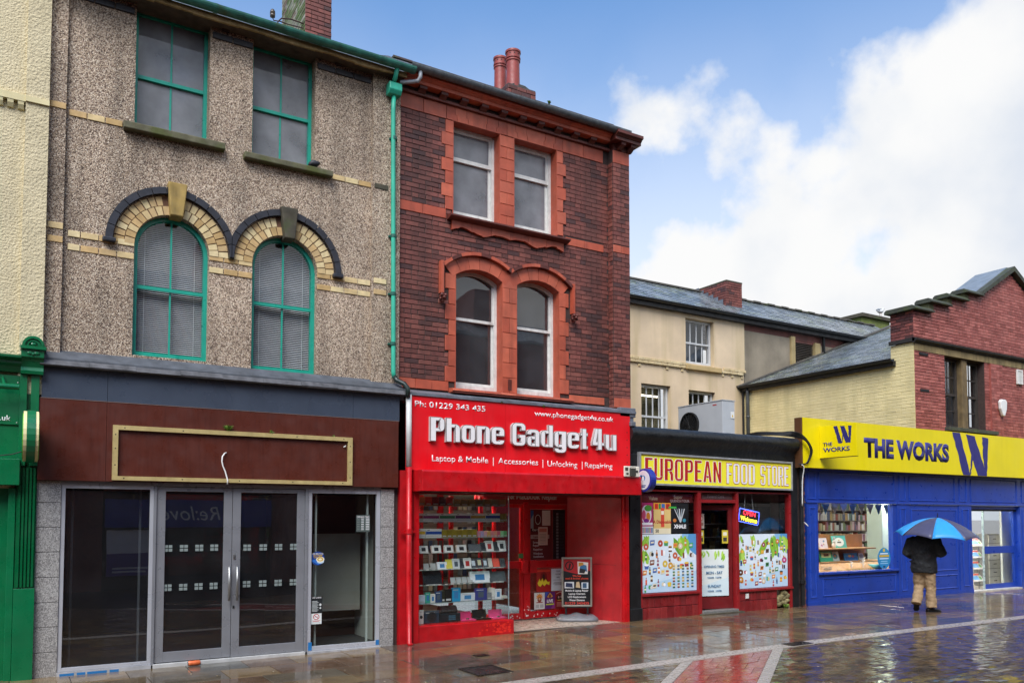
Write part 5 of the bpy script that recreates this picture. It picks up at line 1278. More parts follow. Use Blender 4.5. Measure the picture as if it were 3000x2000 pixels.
frame_rect('entrance_door', red, Cb, 6.95, 7.56, .105, 2.10, 1.08, 1.13, .06, wb=.10, pane=gl_shop)
pnl = frame_rect('side_panel', red, Cb, 7.66, 8.49, .105, 2.10, 1.08, 1.13, .045, wb=.12, wt=.08, pane=gl_shop)
bx('door_post', red, Cb, 7.562, 7.658, 1.06, 1.16, .10, 2.14, .004)
bx('lock_rail', red, Cb, 7.02, 8.45, 1.055, 1.079, .985, 1.11, .004); bx('lock_block', red, Cb, 7.50, 7.62, 1.01, 1.0545, .90, 1.12, .005); bx('lock_block', red, Cb, 7.66, 7.80, 1.01, 1.0545, .90, 1.12, .005)
m = MB()
for i in range(26):
    x = R.choice([R.uniform(7.2, 7.5), R.uniform(7.56, 7.66), R.uniform(7.7, 8.4)]); z = R.uniform(.11, .18) if not 7.56 <= x <= 7.66 else R.uniform(.11, .35); q = R.uniform(.006, .018)
    yy = 1.0585 if 7.56 <= x <= 7.66 else 1.0785
    m.flat([(x + q * R.uniform(.5, 1.2) * math.cos(k), z + q * R.uniform(.5, 1.5) * math.sin(k)) for k in range(6)], yy - i * .00002)
m.build('chipped_white_paint', white, Cb)
bx('transom_panel', red_dark, Cb, 6.61, 8.5, 1.08, 1.14, 2.105, 2.34)
text('lettering', '& Macbook Repair', 7.29, 2.19, M('dim_white', '#b7aeb0', .5), Cb, 1.078, w=1.0, h=.11, bold=.02)
def poster(name, label, cat, x0, x1, z0, z1, y, col, shapes=(), place=None, texts=()):
    t = sticker(name, label, cat, x0, x1, z0, z1, y, col, shapes)
    w, h = x1 - x0, z1 - z0
    for s_, a, b_, hh, c_, bo in texts:
        text('lettering', s_, x0 + w * a, z0 + h * b_, M('ink_' + c_[1:], c_, .5, .03), t, y - .0008 - .00002 * len(shapes), h=h * hh, bold=bo, ext=0, center=True)
    if place:
        for o in t.children:
            o.data.transform(place)
    return t
P_ = 1.07
poster('speciality_panel', 'dark red window panel headed Our Speciality beside the entrance door', 'window sign', 7.705, 8.17, 1.12, 2.01, 1.072, '#5e1c1f', [('r', '#8f9aa8', .0, .62, .13, .98), ('p', '#2f5a9a', [(.0, .8), (.13, .9), (.13, .98), (.0, .98)]), ('r', '#c9c4c2', .52, .68, .9, .98), ('e', '#3a1012', .33, .80, .16, .12), ('e', '#c9c4c2', .33, .80, .13, .10), ('e', '#4a1517', .33, .80, .11, .085), ('r', '#a08f90', .0, .42, .85, .50), ('r', '#2a0e10', .0, .565, .8, .625)],
       texts=(('Our Speciality', .42, .575, .045, '#d5cdcd', .02), ('Laptop', .28, .44, .04, '#5e1c1f', .02), ('Screen', .25, .33, .04, '#c2b6b7', .02), ('Repair', .25, .27, .04, '#c2b6b7', .02), ('Repairing', .33, .19, .04, '#c2b6b7', .02), ('Windows', .33, .11, .04, '#c2b6b7', .02), ('Installation', .36, .05, .04, '#c2b6b7', .02)))
poster('paper_notice', 'white paper notice taped over the Our Speciality panel', 'notice', 7.86, 8.06, 1.38, 1.70, 1.064, '#cdb9b3', [('r', '#b8756c', .1, .72, .9, .92)] + [('r', '#8d807d', .15, .1 + i * .08, .85, .125 + i * .08) for i in range(7)])
poster('keyboard_panel', 'black window panel with a strip of pale keys in the shop entrance', 'window sign', 8.175, 8.445, 1.12, 2.01, 1.072, '#16171b', [('r', '#6d7276', .28, .02 + i * .062, .46, .02 + i * .062 + .045) for i in range(15)] + [('r', '#262a30', .55 + .2 * j, .02 + i * .062, .72 + .2 * j, .02 + i * .062 + .045) for i in range(15) for j in range(2)])
poster('club_poster', 'red and yellow gig poster pinned in the phone shop entrance', 'poster', 7.82, 8.125, .56, .955, 1.064, '#a82a26', [('p', '#7d1c1a', [(.2, .3), (.8, .3), (.7, .8), (.5, .9), (.3, .8)]), ('p', '#3a1a16', [(.4, .55), (.6, .55), (.58, .72), (.5, .8), (.42, .72)]), ('r', '#d8452f', .05, .88, .95, .96), ('p', '#e8d437', [(.08, .38), (.22, .58), (.30, .46), (.42, .60), (.50, .44), (.64, .56), (.78, .42), (.92, .44), (.90, .28), (.70, .34), (.55, .24), (.42, .34), (.28, .22), (.14, .28)])])
poster('white_poster', 'white paper sheet reading YOUR POSTER HERE', 'poster', 8.135, 8.43, .565, .955, 1.064, '#c8ced4', [('r', '#5a6066', .15, .48, .85, .495), ('r', '#5a6066', .2, .36, .8, .38), ('r', '#5a6066', .12, .31, .88, .33), ('r', '#5a6066', .25, .26, .75, .28)], texts=(('YOUR', .5, .86, .055, '#2a2f35', .02), ('POSTER', .5, .72, .055, '#2a2f35', .02), ('HERE', .5, .58, .055, '#2a2f35', .02)))
poster('small_white_poster', 'small white poster with an orange starburst, low in the entrance window', 'poster', 7.775, 7.995, .255, .545, 1.064, '#cfcdca', [('p', '#d88a3a', [(.5 + (.36 if i % 2 else .22) * math.cos(i * math.pi / 10), .74 + (.26 if i % 2 else .14) * math.sin(i * math.pi / 10)) for i in range(20)]), ('e', '#8a3a2a', .5, .58, .2, .16), ('e', '#c9a07a', .5, .62, .1, .08), ('r', '#9a3f3a', .2, .38, .8, .44)] + [('r', '#7d7d7d', .15, .1 + i * .05, .45, .125 + i * .05) for i in range(4)] + [('r', '#7d7d7d', .55, .1 + i * .05, .88, .125 + i * .05) for i in range(4)])
poster('live_music_poster', 'purple poster with the word LIVE, low in the entrance window', 'poster', 8.0, 8.215, .255, .55, 1.064, '#5a2466', [('p', '#3a55a8', [(0, .6), (.4, 1), (0, 1)]), ('p', '#8a2f7a', [(.6, 0), (1, 0), (1, .5)]), ('p', '#d09a3a', [(.2, .7), (.5, .95), (.8, .72), (.5, .62)]), ('e', '#7a3f28', .5, .74, .12, .12), ('r', '#b8c837', .1, .22, .9, .29)], texts=(('LIVE', .5, .38, .17, '#f0ecee', .03),))
poster('red_band_poster', 'dark red poster with a band photo, lowest beside the swing sign', 'poster', 8.22, 8.43, .25, .55, 1.064, '#7d1a1c', [('e', '#2a1a1a', .5, .62, .38, .18), ('e', '#c9a59a', .36, .66, .07, .07), ('e', '#c9a59a', .62, .68, .07, .07), ('r', '#d8b23a', .25, .46, .75, .50)] + [('r', '#c98a84', .15, .12 + i * .07, .85, .15 + i * .07) for i in range(4)] + [('p', '#c9a59a', [(.1, .84), (.5, .95), (.9, .84), (.9, .88), (.5, .99), (.1, .88)])])
bx('green_label', M('green_label', '#3f7d4a', .5), Cb, 7.46, 7.55, 1.07, 1.0795, 1.16, 1.24)
# swing sign on the entrance floor
sw = thing('swing_sign', 'black and red pavement swing sign with a grey weighted base', 'pavement sign', (8.36, .60, .1))
T_ = Matrix.Translation((8.36, .60, gz(7.8) + .016)) @ Matrix.Rotation(rad(-30), 4, 'Z')
pr = []; n_ = 32
bs = MB(); vs = []
for k, (s_, z) in enumerate(((1.0, 0.0), (1.03, .02), (.99, .05), (.80, .095), (.45, .125), (.0, .13))):
    for i in range(n_):
        a = 2 * math.pi * i / n_; c_, si = math.cos(a), math.sin(a); ex = .55
        x = .36 * s_ * math.copysign(abs(c_) ** ex, c_); y = .25 * s_ * math.copysign(abs(si) ** ex, si)
        zz_ = z * (1 - .35 * math.exp(-((abs(x) - .13) / .06) ** 2) * (1 if k > 2 else 0)); vs.append((x, y, zz_))
fs = [tuple(range(n_ - 1, -1, -1))]
for k in range(5):
    for i in range(n_): j = (i + 1) % n_; fs.append((k * n_ + i, k * n_ + j, (k + 1) * n_ + j, (k + 1) * n_ + i))
bs.add(vs, fs); bs.xf(T_).build('base', M('grey_base_plastic', '#6f7176', .42, .12, 12, bump=.3, bscale=60), sw, smooth=True)
m = MB(); 
for x in (-.19, .19): m.cyl((x, 0, .11), (x, 0, .23), .018, n=10)
m.box(-.24, .24, -.012, .012, .215, .235); m.xf(T_).build('spring_post', M('dark_spring', '#3a3a3c', .4, metal=.6), sw)
m = MB(); o = [(-.265, .235), (.265, .235), (.265, 1.09), (-.265, 1.09)]; q = [(-.235, .265), (.235, .265), (.235, 1.06), (-.235, 1.06)]
m.ring(o, q, -.03, .03); m.xf(T_).build('frame', M('worn_silver_frame', '#9b978c', .4, .15, 8, metal=.5, streak=.3), sw, bevel=.004)
m = MB(); y = -.012
def fp(c, pts, lay): m.col = C(c); m.flat(pts, y - lay * .0004)
m.col = C('#17171a'); m.box(-.236, .236, -.012, .012, .264, 1.061)
fp('#a3262a', [(-.236, .86), (.0, .80), (.236, .86), (.236, 1.061), (-.236, 1.061)], 1)
fp('#1b1b1d', [(-.13 + .075 * math.cos(i * .314), .945 + .08 * math.sin(i * .314)) for i in range(20)], 2); fp('#a3262a', [(-.13 + .055 * math.cos(i * .314), .945 + .06 * math.sin(i * .314)) for i in range(20)], 3); fp('#1b1b1d', [(-.15, .89), (-.12, .89), (-.10, .98), (-.13, .99)], 4)
fp('#d9d5cf', [(.02, .80), (.19, .80), (.20, 1.0), (.01, 1.02)], 2); fp('#3d6f9a', [(.05, .88), (.18, .84), (.17, .95), (.06, .98)], 3); fp('#2a2a2c', [(.04, .82), (.13, .81), (.16, .88), (.05, .90)], 4); fp('#c08a3a', [(.03, .93), (.12, .96), (.11, 1.0), (.03, 1.0)], 5)
fp('#cfd3d6', [(-.215, .555), (-.05, .555), (-.05, .665), (-.215, .665)], 2); fp('#2d3550', [(-.2, .58), (-.07, .565), (-.08, .64), (-.19, .65)], 3)
fp('#c9b08a', [(-.02, .57), (.06, .56), (.04, .67), (-.01, .66)], 2); fp('#c9d3da', [(.08, .545), (.2, .545), (.2, .655), (.08, .655)], 2); fp('#3a5670', [(.10, .56), (.17, .56), (.17, .645), (.10, .645)], 3)
m.xf(T_).build('panel', print_m, sw)
for s_, z, h_, c_, bo, w_ in (('We buy', .755, .032, '#d0472f', .03, None), ('used & broken phones', .71, .032, '#d0472f', .02, .40), ('Mobile & Laptop Repair', .50, .03, '#e4e4e4', .02, .40), ('Laptop Chargers', .445, .03, '#e4e4e4', .02, None), ('LCD Replacement', .39, .03, '#e4e4e4', .02, None), ('Water Damage', .335, .03, '#e4e4e4', .02, None), ('01229 343435', .275, .042, '#d0473a', .02, .42)):
    text('lettering', s_, 0, z, M('ink_' + c_[1:], c_, .5, .03), sw, -.0155, h=h_, w=w_, bold=bo, ext=0, center=True, place=T_)
# ================================================================== FOOD STORE
D = thing('food_store', 'single storey shop with a rounded black cornice and a red shopfront', 'shop', (11.2, 0, .09))
G0 = .06
bx('black_pilaster', black, D, 9.045, 9.285, -.03, .3, G0, 2.98, .008); bx('pilaster_base', black, D, 9.03, 9.30, -.05, .3, G0, .30, .01)
MB().polyx([(.1, 3.0), (-.03, 3.0), (-.04, 3.10), (-.07, 3.17), (-.13, 3.22), (-.175, 3.28), (-.18, 3.34), (-.15, 3.41), (-.10, 3.45), (.1, 3.47)], 9.0, 13.28).build('cornice', M('rough_black_cornice', '#1d1f20', .42, .35, 5, bump=.9, bscale=16, bdist=.012), D, auto=40)
m = MB(); prev = None
MB().sph((13.28, .0, 3.33), (.18, .17, .12), 14, 8).build('cornice_end', M('rough_black_cornice'), D, smooth=True)
bx('fascia_backing', black, D, 9.1, 13.3, -.02, .12, 2.36, 3.0)
bx('parapet_flashing', lead, D, 8.98, 9.09, -.15, .1, 3.44, 3.52, .01)
sg = thing('food_store_sign', 'yellow fascia sign reading EUROPEAN FOOD STORE', 'shop sign', (11.2, -.04, 2.7))
TL = Matrix.Rotation(rad(.55), 4, 'Y'); c0 = Vector((11.2, 0, 2.705))
def tilt(o):
    o.data.transform(Matrix.Translation(c0) @ TL @ Matrix.Translation(-c0)); return o
yel2 = M('lemon_sign', '#f4e93a', .4, .03, 2, streak=.08, dirt='#a8a04a')
tilt(frame_rect('sign_frame', M('sign_frame_grey', '#a9abab', .4, .15, 8, metal=.4), sg, 9.21, 13.15, 2.42, 2.99, -.10, -.02, .035)); tilt(bx('sign_panel', yel2, sg, 9.245, 13.115, -.075, -.03, 2.455, 2.955))
nb = len(bpy.data.objects)
fr_ = M('deep_sign_red', '#b3201f', .45, .04)
sign_letters(sg, 'EUROPEAN', 9.34, 11.20, 2.51, .40, -.075, .002, white_t, fr_, e=.028, gap=.075, t=.215, b=.135); sign_letters(sg, 'FOOD', 11.33, 12.10, 2.50, .40, -.075, .002, fr_, white_t, e=.028, gap=.075, t=.215, b=.135); sign_letters(sg, 'STORE', 12.24, 13.05, 2.50, .40, -.075, .002, fr_, white_t, e=.028, gap=.075, t=.215, b=.135)
done = set()
for o in sg.children:
    for q in ([o] if o.name.startswith('letter') else []) + [c for c in o.children]:
        if q.data.name not in done: done.add(q.data.name); tilt(q)
# shopfront frame
F_ = food_red
bx('head_rail', F_, D, 9.29, 13.17, -.02, .09, 2.33, 2.40, .004)
for x0, x1 in ((9.285, 9.32), (10.645, 10.73), (11.63, 11.70), (13.115, 13.175)): bx('post', F_, D, x0, x1, -.025, .085, G0, 2.33, .004)
bx('window_sill', F_, D, 9.29, 10.66, -.05, .09, .49, .535, .004); bx('window_sill', F_, D, 11.69, 13.18, -.05, .09, .46, .505, .004)
bx('transom', F_, D, 10.731, 11.629, -.02, .085, 2.14, 2.20, .004)
bx('window_pane', gl_shop, D, 9.32, 10.645, .03, .036, .535, 2.33); bx('window_pane', gl_shop, D, 11.70, 13.115, .03, .036, .505, 2.33); bx('transom_pane', gl_shop, D, 10.73, 11.63, .03, .036, 2.2, 2.33)
tl = M('red_riser_tile', ramp=['#7d2022', '#862528', '#731c1f', '#8a2a2a'], rough=.35, var=.2, scale=8, streak=.2)
bx('riser_core', mort, D, 9.30, 10.70, .0, .09, G0, .49); bx('riser_core', mort, D, 11.70, 12.75, .0, .09, G0, .46)
for x0, x1, z1 in ((9.30, 10.645, .49), (11.70, 12.74, .46)):
    n = round((x1 - x0) / .15)
    for i in range(n):
        w = (x1 - x0) / n
        for a, b in ((.075, .285), (.29, z1)): piece('riser_tile', tl, D, x0 + w * (i + .5), -.004, (a + b) / 2, w - .006, .02, b - a - .006)
rub = M('exposed_rubble', '#7d7350', .9, .5, 14, bump=1.0, bscale=20, moss=.25)
m = MB()
for i in range(16): m.sph((R.uniform(12.78, 13.10), .03, R.uniform(.10, .43)), (R.uniform(.05, .09), .06, R.uniform(.04, .07)), 7, 5)
m.build('broken_plaster', rub, D)
weed(12.95, -.04, .09, 26, .10, 'weeds growing at the foot of the broken plaster', 2)
bx('wall_socket', white_old, D, 11.86, 11.94, -.03, -.012, .33, .42, .004)
bx('step', M('step_strip', '#8c8c88', .4, .2, 20, metal=.4), D, 10.72, 11.64, -.06, .12, gz(11), .155, .006); bx('step_stone', keyst_dark, D, 10.66, 11.76, -.09, .1, gz(11) - .02, .112, .008)
bx('right_pilaster', black, D, 13.18, 13.36, -.03, .3, G0, 3.05, .008); bx('side_brick_backing', mort, D, 13.36, 13.62, .02, .3, G0, 3.2)
bricks_box(D, brick_r, [('y', .0, 13.50, 13.62, G0, 3.0)], mort, None, cap=60, bw=.225)
MB().tube([(13.43, -.07, 3.1), (13.43, -.07, .12)], .04, 12).cyl((13.43, -.07, 1.0), (13.43, -.07, 1.06), .055, n=12).cyl((13.43, -.07, .55), (13.43, -.07, .62), .06, n=12).cyl((13.43, -.07, 2.2), (13.43, -.07, 2.26), .055, n=12).build('downpipe', black, D, smooth=False)
# door leaf, ajar
hx = 11.60; Td = Matrix.Translation((hx, .06, 0)) @ Matrix.Rotation(rad(-13), 4, 'Z')
def leafbox(name, mat, par, x0, x1, y0, y1, z0, z1): return MB().box(x0, x1, y0, y1, z0, z1).xf(Td).build(name, mat, par)
m = MB().box(-.80, -.72, 0, .045, .16, 2.10).box(-.08, 0, 0, .045, .16, 2.10).box(-.72, -.08, 0, .045, .16, .38).box(-.72, -.08, 0, .045, 2.01, 2.10)
dl = m.xf(Td).build('door', M('door_dark_red', '#6a1a1d', .4, .15, 5), D)
leafbox('pane', gl_shop, dl, -.725, -.075, .02, .026, .37, 2.02); leafbox('handle', steel, dl, -.765, -.74, -.06, 0, 1.0, 1.25)
# ---- printed window graphics
def leafs(w, n, x0, z0, x1, z1, big):
    o = []
    for i in range(n):
        x, z = R.uniform(x0, x1), R.uniform(z0, z1); a = R.uniform(-2.3, -.8); l = R.uniform(.6, 1) * big; b = l * .34; ca, sa = math.cos(a), math.sin(a); asp = w
        pts = []
        for t, q in ((0, 0), (.25, .8), (.5, 1), (.75, .7), (1, 0), (.75, -.7), (.5, -1), (.25, -.8)): pts.append((x + (t * l * ca - q * b * .5 * sa) / asp, z + (t * l * sa + q * b * .5 * ca)))
        c = R.choice(['#9fcf44', '#86bc38', '#b4dc5a', '#6aa232', '#93c63e'])
        o.append(('p', c, pts)); o.append(('p', '#d6ec92', [pts[0], pts[4], ((pts[4][0] + pts[0][0]) / 2 + .004, (pts[4][1] + pts[0][1]) / 2 + .003)]))
    return o
def pale(h): r_ = [int(h[i:i + 2], 16) for i in (1, 3, 5)]; return '#%02x%02x%02x' % tuple(int(v * .9 + 22) for v in r_)
def goods(n, x0, z0, x1, z1, s, asp, seed, grid=None):
    q = random.Random(seed); o = []
    pos = []
    for i in range(n * 40):
        x, z = q.uniform(x0, x1), q.uniform(z0, z1)
        if all(abs(x - a) > s * .70 / asp or abs(z - b) > s * .92 for a, b in pos): pos.append((x, z))
        if len(pos) >= n: break
    for x, z in pos:
        k = q.choice(['bottle', 'jar', 'box', 'donut', 'can', 'fruit', 'box', 'bottle', 'tub', 'pair']); c = q.choice(['#b3262a', '#2f7a3a', '#d9a02c', '#7a3a20', '#c94f3a', '#3a5fa8', '#e0c23a', '#8a2f4a', '#5a3a22', '#d97a2c', '#3f9a5a', '#e2d6b8']); c2 = q.choice(['#f2e6c2', '#d8d8d4', '#f0c84a', '#e86a4a', '#ffffff', '#2a2a2a'])
        w = s / asp; c = pale(c)
        if k == 'bottle': o += [('r', c, x - w * .16, z - s * .5, x + w * .16, z + s * .2), ('r', c, x - w * .07, z + s * .2, x + w * .07, z + s * .45), ('r', c2, x - w * .16, z - s * .2, x + w * .16, z + s * .02), ('r', '#2a2a2a', x - w * .08, z + s * .45, x + w * .08, z + s * .52)]
        elif k == 'jar': o += [('r', c, x - w * .28, z - s * .4, x + w * .28, z + s * .25), ('r', c2, x - w * .28, z - s * .2, x + w * .28, z + s * .08), ('r', '#caa23a', x - w * .26, z + s * .25, x + w * .26, z + s * .36)]
        elif k == 'box': o += [('p', c, [(x - w * .4, z - s * .35), (x + w * .34, z - s * .28), (x + w * .4, z + s * .34), (x - w * .34, z + s * .3)]), ('p', c2, [(x - w * .24, z - s * .1), (x + w * .24, z - s * .06), (x + w * .26, z + s * .16), (x - w * .22, z + s * .12)])]
        elif k == 'donut': o += [('e', '#c98a3a', x, z, w * .42, s * .42), ('e', c, x, z, w * .36, s * .36), ('e', '#e8eef2', x, z, w * .13, s * .13)]
        elif k == 'can': o += [('r', c, x - w * .2, z - s * .42, x + w * .2, z + s * .42), ('r', c2, x - w * .2, z - s * .1, x + w * .2, z + s * .2), ('r', '#c9ccce', x - w * .17, z + s * .42, x + w * .17, z + s * .47)]
        elif k == 'fruit': o += [('e', c, x - w * .14, z, w * .26, s * .28), ('e', c2, x + w * .16, z - s * .06, w * .22, s * .24), ('p', '#4f8a2a', [(x, z + s * .2), (x + w * .12, z + s * .4), (x + w * .18, z + s * .25)])]
        elif k == 'tub': o += [('p', c, [(x - w * .3, z - s * .3), (x + w * .3, z - s * .3), (x + w * .38, z + s * .2), (x - w * .38, z + s * .2)]), ('e', c2, x, z + s * .2, w * .38, s * .13)]
        else: o += [('r', c, x - w * .34, z - s * .4, x - w * .05, z + s * .3), ('r', c2, x + w * .05, z - s * .4, x + w * .34, z + s * .2)]
    return o
bgs = lambda: [('p', '#b9d9ef', [(.0, .0), (1, .0), (1, .35), (.5, .22), (0, .12)]), ('p', '#d3e8f5', [(.0, .12), (.5, .22), (1, .35), (1, .55), (.4, .42), (0, .5)]), ('p', '#5b9bd0', [(.8, .78), (1, .62), (1, 1), (.86, 1)]), ('p', '#8dbde2', [(.7, .72), (.8, .78), (.86, 1), (.74, 1)])]
asp = 1.35 / 1.02
sh = bgs() + leafs(asp, 6, .0, .96, .35, 1.0, .24) + leafs(asp, 3, .04, .68, .10, .8, .3) + leafs(asp, 8, .58, .90, .94, 1.0, .46)
sh += goods(34, .08, .42, .92, .86, .14, asp, 3) + goods(26, .06, .06, .5, .40, .125, asp, 4)
for i in range(5):
    for j in range(4): sh += [('r', ['#1f5a2c', '#8a2f22', '#2f6f3a', '#c9a03a', '#1f4f7a'][(i + j) % 5], .56 + i * .085, .06 + j * .105, .60 + i * .085, .14 + j * .105), ('r', '#d8d2b8', .56 + i * .085, .085 + j * .105, .60 + i * .085, .115 + j * .105)]
poster('groceries_graphic', 'wide window graphic of groceries under leaves in the food store, beside the black pilaster', 'window sign', 9.325, 10.64, .545, 1.57, .026, '#e4f0f8', sh)
sh = bgs() + leafs(asp, 6, .0, .96, .35, 1.0, .24) + leafs(asp, 3, .04, .68, .10, .8, .3) + leafs(asp, 8, .58, .90, .94, 1.0, .46) + goods(120, .06, .07, .95, .86, .115, asp, 9)
for i in range(3): sh += [('e', '#8a5a2c', .05 if i < 2 else .93, .30 - i * .13 if i < 2 else .5, .05, .055), ('e', ['#5a3420', '#d99a4a', '#c94a8a'][i], .05 if i < 2 else .93, .30 - i * .13 if i < 2 else .5, .042, .046), ('e', '#e4f0f8', .05 if i < 2 else .93, .30 - i * .13 if i < 2 else .5, .014, .016)]
poster('drinks_graphic', 'window graphic crowded with bottles, fruit and doughnuts, below the lit OPEN sign', 'window sign', 11.71, 13.10, .515, 1.55, .026, '#e4f0f8', sh)
sh = [('p', '#cfe0e4', [(0, 0), (1, 0), (1, .4), (0, .2)])] + leafs(.75, 7, .0, .88, .35, .99, .16) + leafs(.75, 8, .55, .86, .98, .99, .2)
t = poster('opening_times_poster', 'leafy opening times poster on the food store door', 'poster', -.715, -.085, .40, 1.27, .0, '#dfe6e2', sh, place=Td)
for s_, z, h_ in (('OPENING TIMES', .93, .042), ('MON - SAT', .81, .05), ('9:00AM   7:00PM', .73, .03), ('SUNDAY', .56, .05), ('9:00AM   6:00PM', .48, .03)):
    text('lettering', s_, -.40, z, M('ink_2f6b96', '#2f6b96', .5, .03), t, -.012, h=h_, bold=.02, ext=0, center=True, place=Td)
poster('small_door_notice', 'small white notice taped inside the food store door', 'notice', -.715, -.60, 1.66, 1.94, .0, '#b7a99c', [('e', '#b3402f', .5, .7, .3, .16), ('e', '#d8c9bb', .5, .7, .22, .11), ('r', '#8d6a5a', .15, .2, .85, .4)], place=Td)
for x0, x1, lb in ((-.715, -.61, 'yellow notice under the small white notice on the food store door'), (-.22, -.085, 'yellow card on the hinge side of the food store door')):
    poster('yellow_notice', lb, 'notice', x0, x1, 1.38, 1.63, .0, '#c9b53a', [('r', '#3a3a36', .2, .15, .8, .45), ('r', '#e8e2c8', .2, .6, .8, .85)], place=Td)
poster('pink_drink_poster', 'pink poster with a fruit disc and a rack of bottles in the food store window', 'poster', 9.33, 9.615, 1.58, 2.13, .026, '#b3316a', [('r', '#e9e4e6', 0, 0, 1, .24), ('e', '#f0dfe6', .45, .62, .42, .3), ('e', '#e0567a', .25, .6, .16, .16), ('e', '#4f9a3a', .6, .82, .3, .1), ('e', '#e08a2c', .6, .55, .16, .14), ('e', '#8a2f8a', .45, .42, .22, .07), ('r', '#f4f2f2', .05, .28, .95, .36)] + [('r', ['#2f7a8a', '#8a3a8a', '#3a9a5a', '#c94a3a', '#3a4fa8'][i % 5], .05 + i * .085, .03, .11 + i * .085, .2) for i in range(11)])
poster('disposable_poster', 'orange and cream poster reading A Disposable between pink and black posters', 'poster', 9.625, 10.03, 1.575, 2.13, .026, '#e2c27a', [('r', '#e8a03a', 0, .78, 1, 1), ('r', '#c9302a', .08, .80, .26, .97), ('r', '#3a8a4a', .30, .80, .42, .97), ('r', '#3a6fb0', .46, .80, .66, .97), ('r', '#b3302a', .72, .80, .94, .97), ('r', '#d8503a', .42, .22, .62, .84), ('r', '#f2e8d0', .44, .62, .60, .74), ('r', '#efe3c0', .0, .0, 1, .18)], texts=(('A Disposable', .5, .34, .1, '#b3262a', .03), ('50', .2, .05, .1, '#2a2a2a', .03)))
poster('black_vape_poster', 'black poster with a fan of white pens and the word XHALE', 'poster', 10.04, 10.46, 1.59, 2.13, .026, '#1c1d1f', [('p', c, [(.5, .35), (.56, .35), (.5 + d + .05, .8), (.5 + d, .82)]) for d, c in ((-.34, '#c9ccce'), (-.2, '#8a9aa0'), (-.06, '#d8dadb'), (.1, '#9aa5aa'), (.24, '#c2c6c8'))] + [('r', '#3fae4a', -.15, .82, .30, .88), ('e', '#c97a3a', .2, .42, .1, .06), ('e', '#3a8aa0', .75, .42, .1, .06)], texts=(('XHALE', .5, .16, .12, '#f0f0f0', .04),))
# price headers and tinsel
poster('value_header', 'dark red VALUE header strip along the food store window top', 'window sign', 9.33, 10.60, 2.14, 2.30, .06, '#6a1f22', [('r', '#7d2c2e', .0, .0, .45, 1)], texts=(('Value', .25, .25, .4, '#d8b8a0', .02), ('Super', .72, .45, .4, '#d8b8a0', .02), ('QUENCH YOUR', .75, .05, .28, '#c9b0b0', .02)))
poster('superdrug_header', 'dim header strip with pale capitals above the food store door', 'window sign', 10.75, 11.62, 2.21, 2.325, .06, '#7d5f60', [('r', '#6a2a2e', .0, .0, .1, 1)], texts=(('Funeral Care', .5, .25, .5, '#b9a8a8', .02),))
tin = thing('tinsel', 'purple tinsel strung along the food store window', 'tinsel', (9.9, .05, 2.28)); m = MB()
for i in range(420):
    x = R.uniform(9.33, 10.6); z = 2.30 - .05 * abs(math.sin((x - 9.33) * 5)) + R.gauss(0, .018); a = R.uniform(0, 6.28); b_ = R.uniform(-1, 1); l = .022
    m.add([(x, .05, z), (x + l * math.cos(a), .05 + l * b_ * .5, z + l * math.sin(a)), (x + l * math.cos(a) + .003, .05 + l * b_ * .5, z + l * math.sin(a) + .003)], [(0, 1, 2)])
m.build('strands', M('purple_tinsel', ramp=['#8a3a7a', '#c06ab0', '#5a2a6a', '#d8a0c8'], rough=.2, metal=.6, var=0), tin)
# LED sign
led = thing('open_sign', 'lit OPEN Welcome LED sign tilted in the food store window', 'led sign', (12.1, .1, 1.88))
Tl = Matrix.Translation((12.11, .10, 1.885)) @ Matrix.Rotation(rad(9), 4, 'Y')
MB().box(-.29, .29, 0, .03, -.145, .145).xf(Tl).build('case', blackm, led)
def em(name, c, s): return M(name, c, .4, 0, emit=s)
m = MB()
for i in range(22):
    for z in (-.125, .125): m.box(-.268 + i * .0245, -.256 + i * .0245, -.004, 0, z - .007, z + .007)
for j in range(9):
    for x in (-.27, .27): m.box(x - .007, x + .007, -.004, 0, -.1 + j * .0245, -.088 + j * .0245)
m.xf(Tl).build('blue_lights', em('led_blue', '#4a5cff', 3), led)
text('red_word', 'OPEN', 0, .02, em('led_red', '#ff2a3a', 1.6), led, -.003, w=.34, h=.085, bold=.015, ext=0, center=True, place=Tl); text('yellow_word', 'Welcome', 0, -.095, em('led_yellow', '#ffd23a', 1.8), led, -.003, w=.46, h=.085, bold=.015, ext=0, center=True, place=Tl)
MB().tube([(12.0, .11, 2.02), (12.02, .11, 2.33)], .003, 5).tube([(12.24, .11, 2.0), (12.2, .11, 2.33)], .003, 5).build('hanging_cord', white, led)
# round projecting sign
ps = thing('round_blue_sign', 'round blue-rimmed projecting sign over the black pilaster', 'projecting sign', (9.1, -.35, 2.5))
def disc2(x0, x1, r, mat, name, n=30):
    a = [(x0, -.37 + r * math.cos(2 * math.pi * i / n), 2.50 + r * math.sin(2 * math.pi * i / n)) for i in range(n)]; return MB()._prism(a, [(x1, y, z) for _, y, z in a]).build(name, mat, ps, bevel=.006)
disc2(9.06, 9.18, .20, M('sign_rim_blue', '#26358f', .35), 'rim'); disc2(9.052, 9.0601, .165, M('sign_face_white', '#d5d8dd', .4), 'face')
m = MB(); m.col = C('#3f7fb5')
for dy, dz, a, b_ in ((.0, .035, .06, .05), (.05, .06, .03, .035)): m.add([(9.0505, -.37 + dy + a * math.cos(i * .52), 2.5 + dz + b_ * math.sin(i * .52)) for i in range(12)], [tuple(range(12))])
m.col = C('#e9edf0'); m.add([(9.0500, -.37 + .03 * math.cos(i * .52), 2.525 + .045 * math.sin(i * .52)) for i in range(12)], [tuple(range(12))])
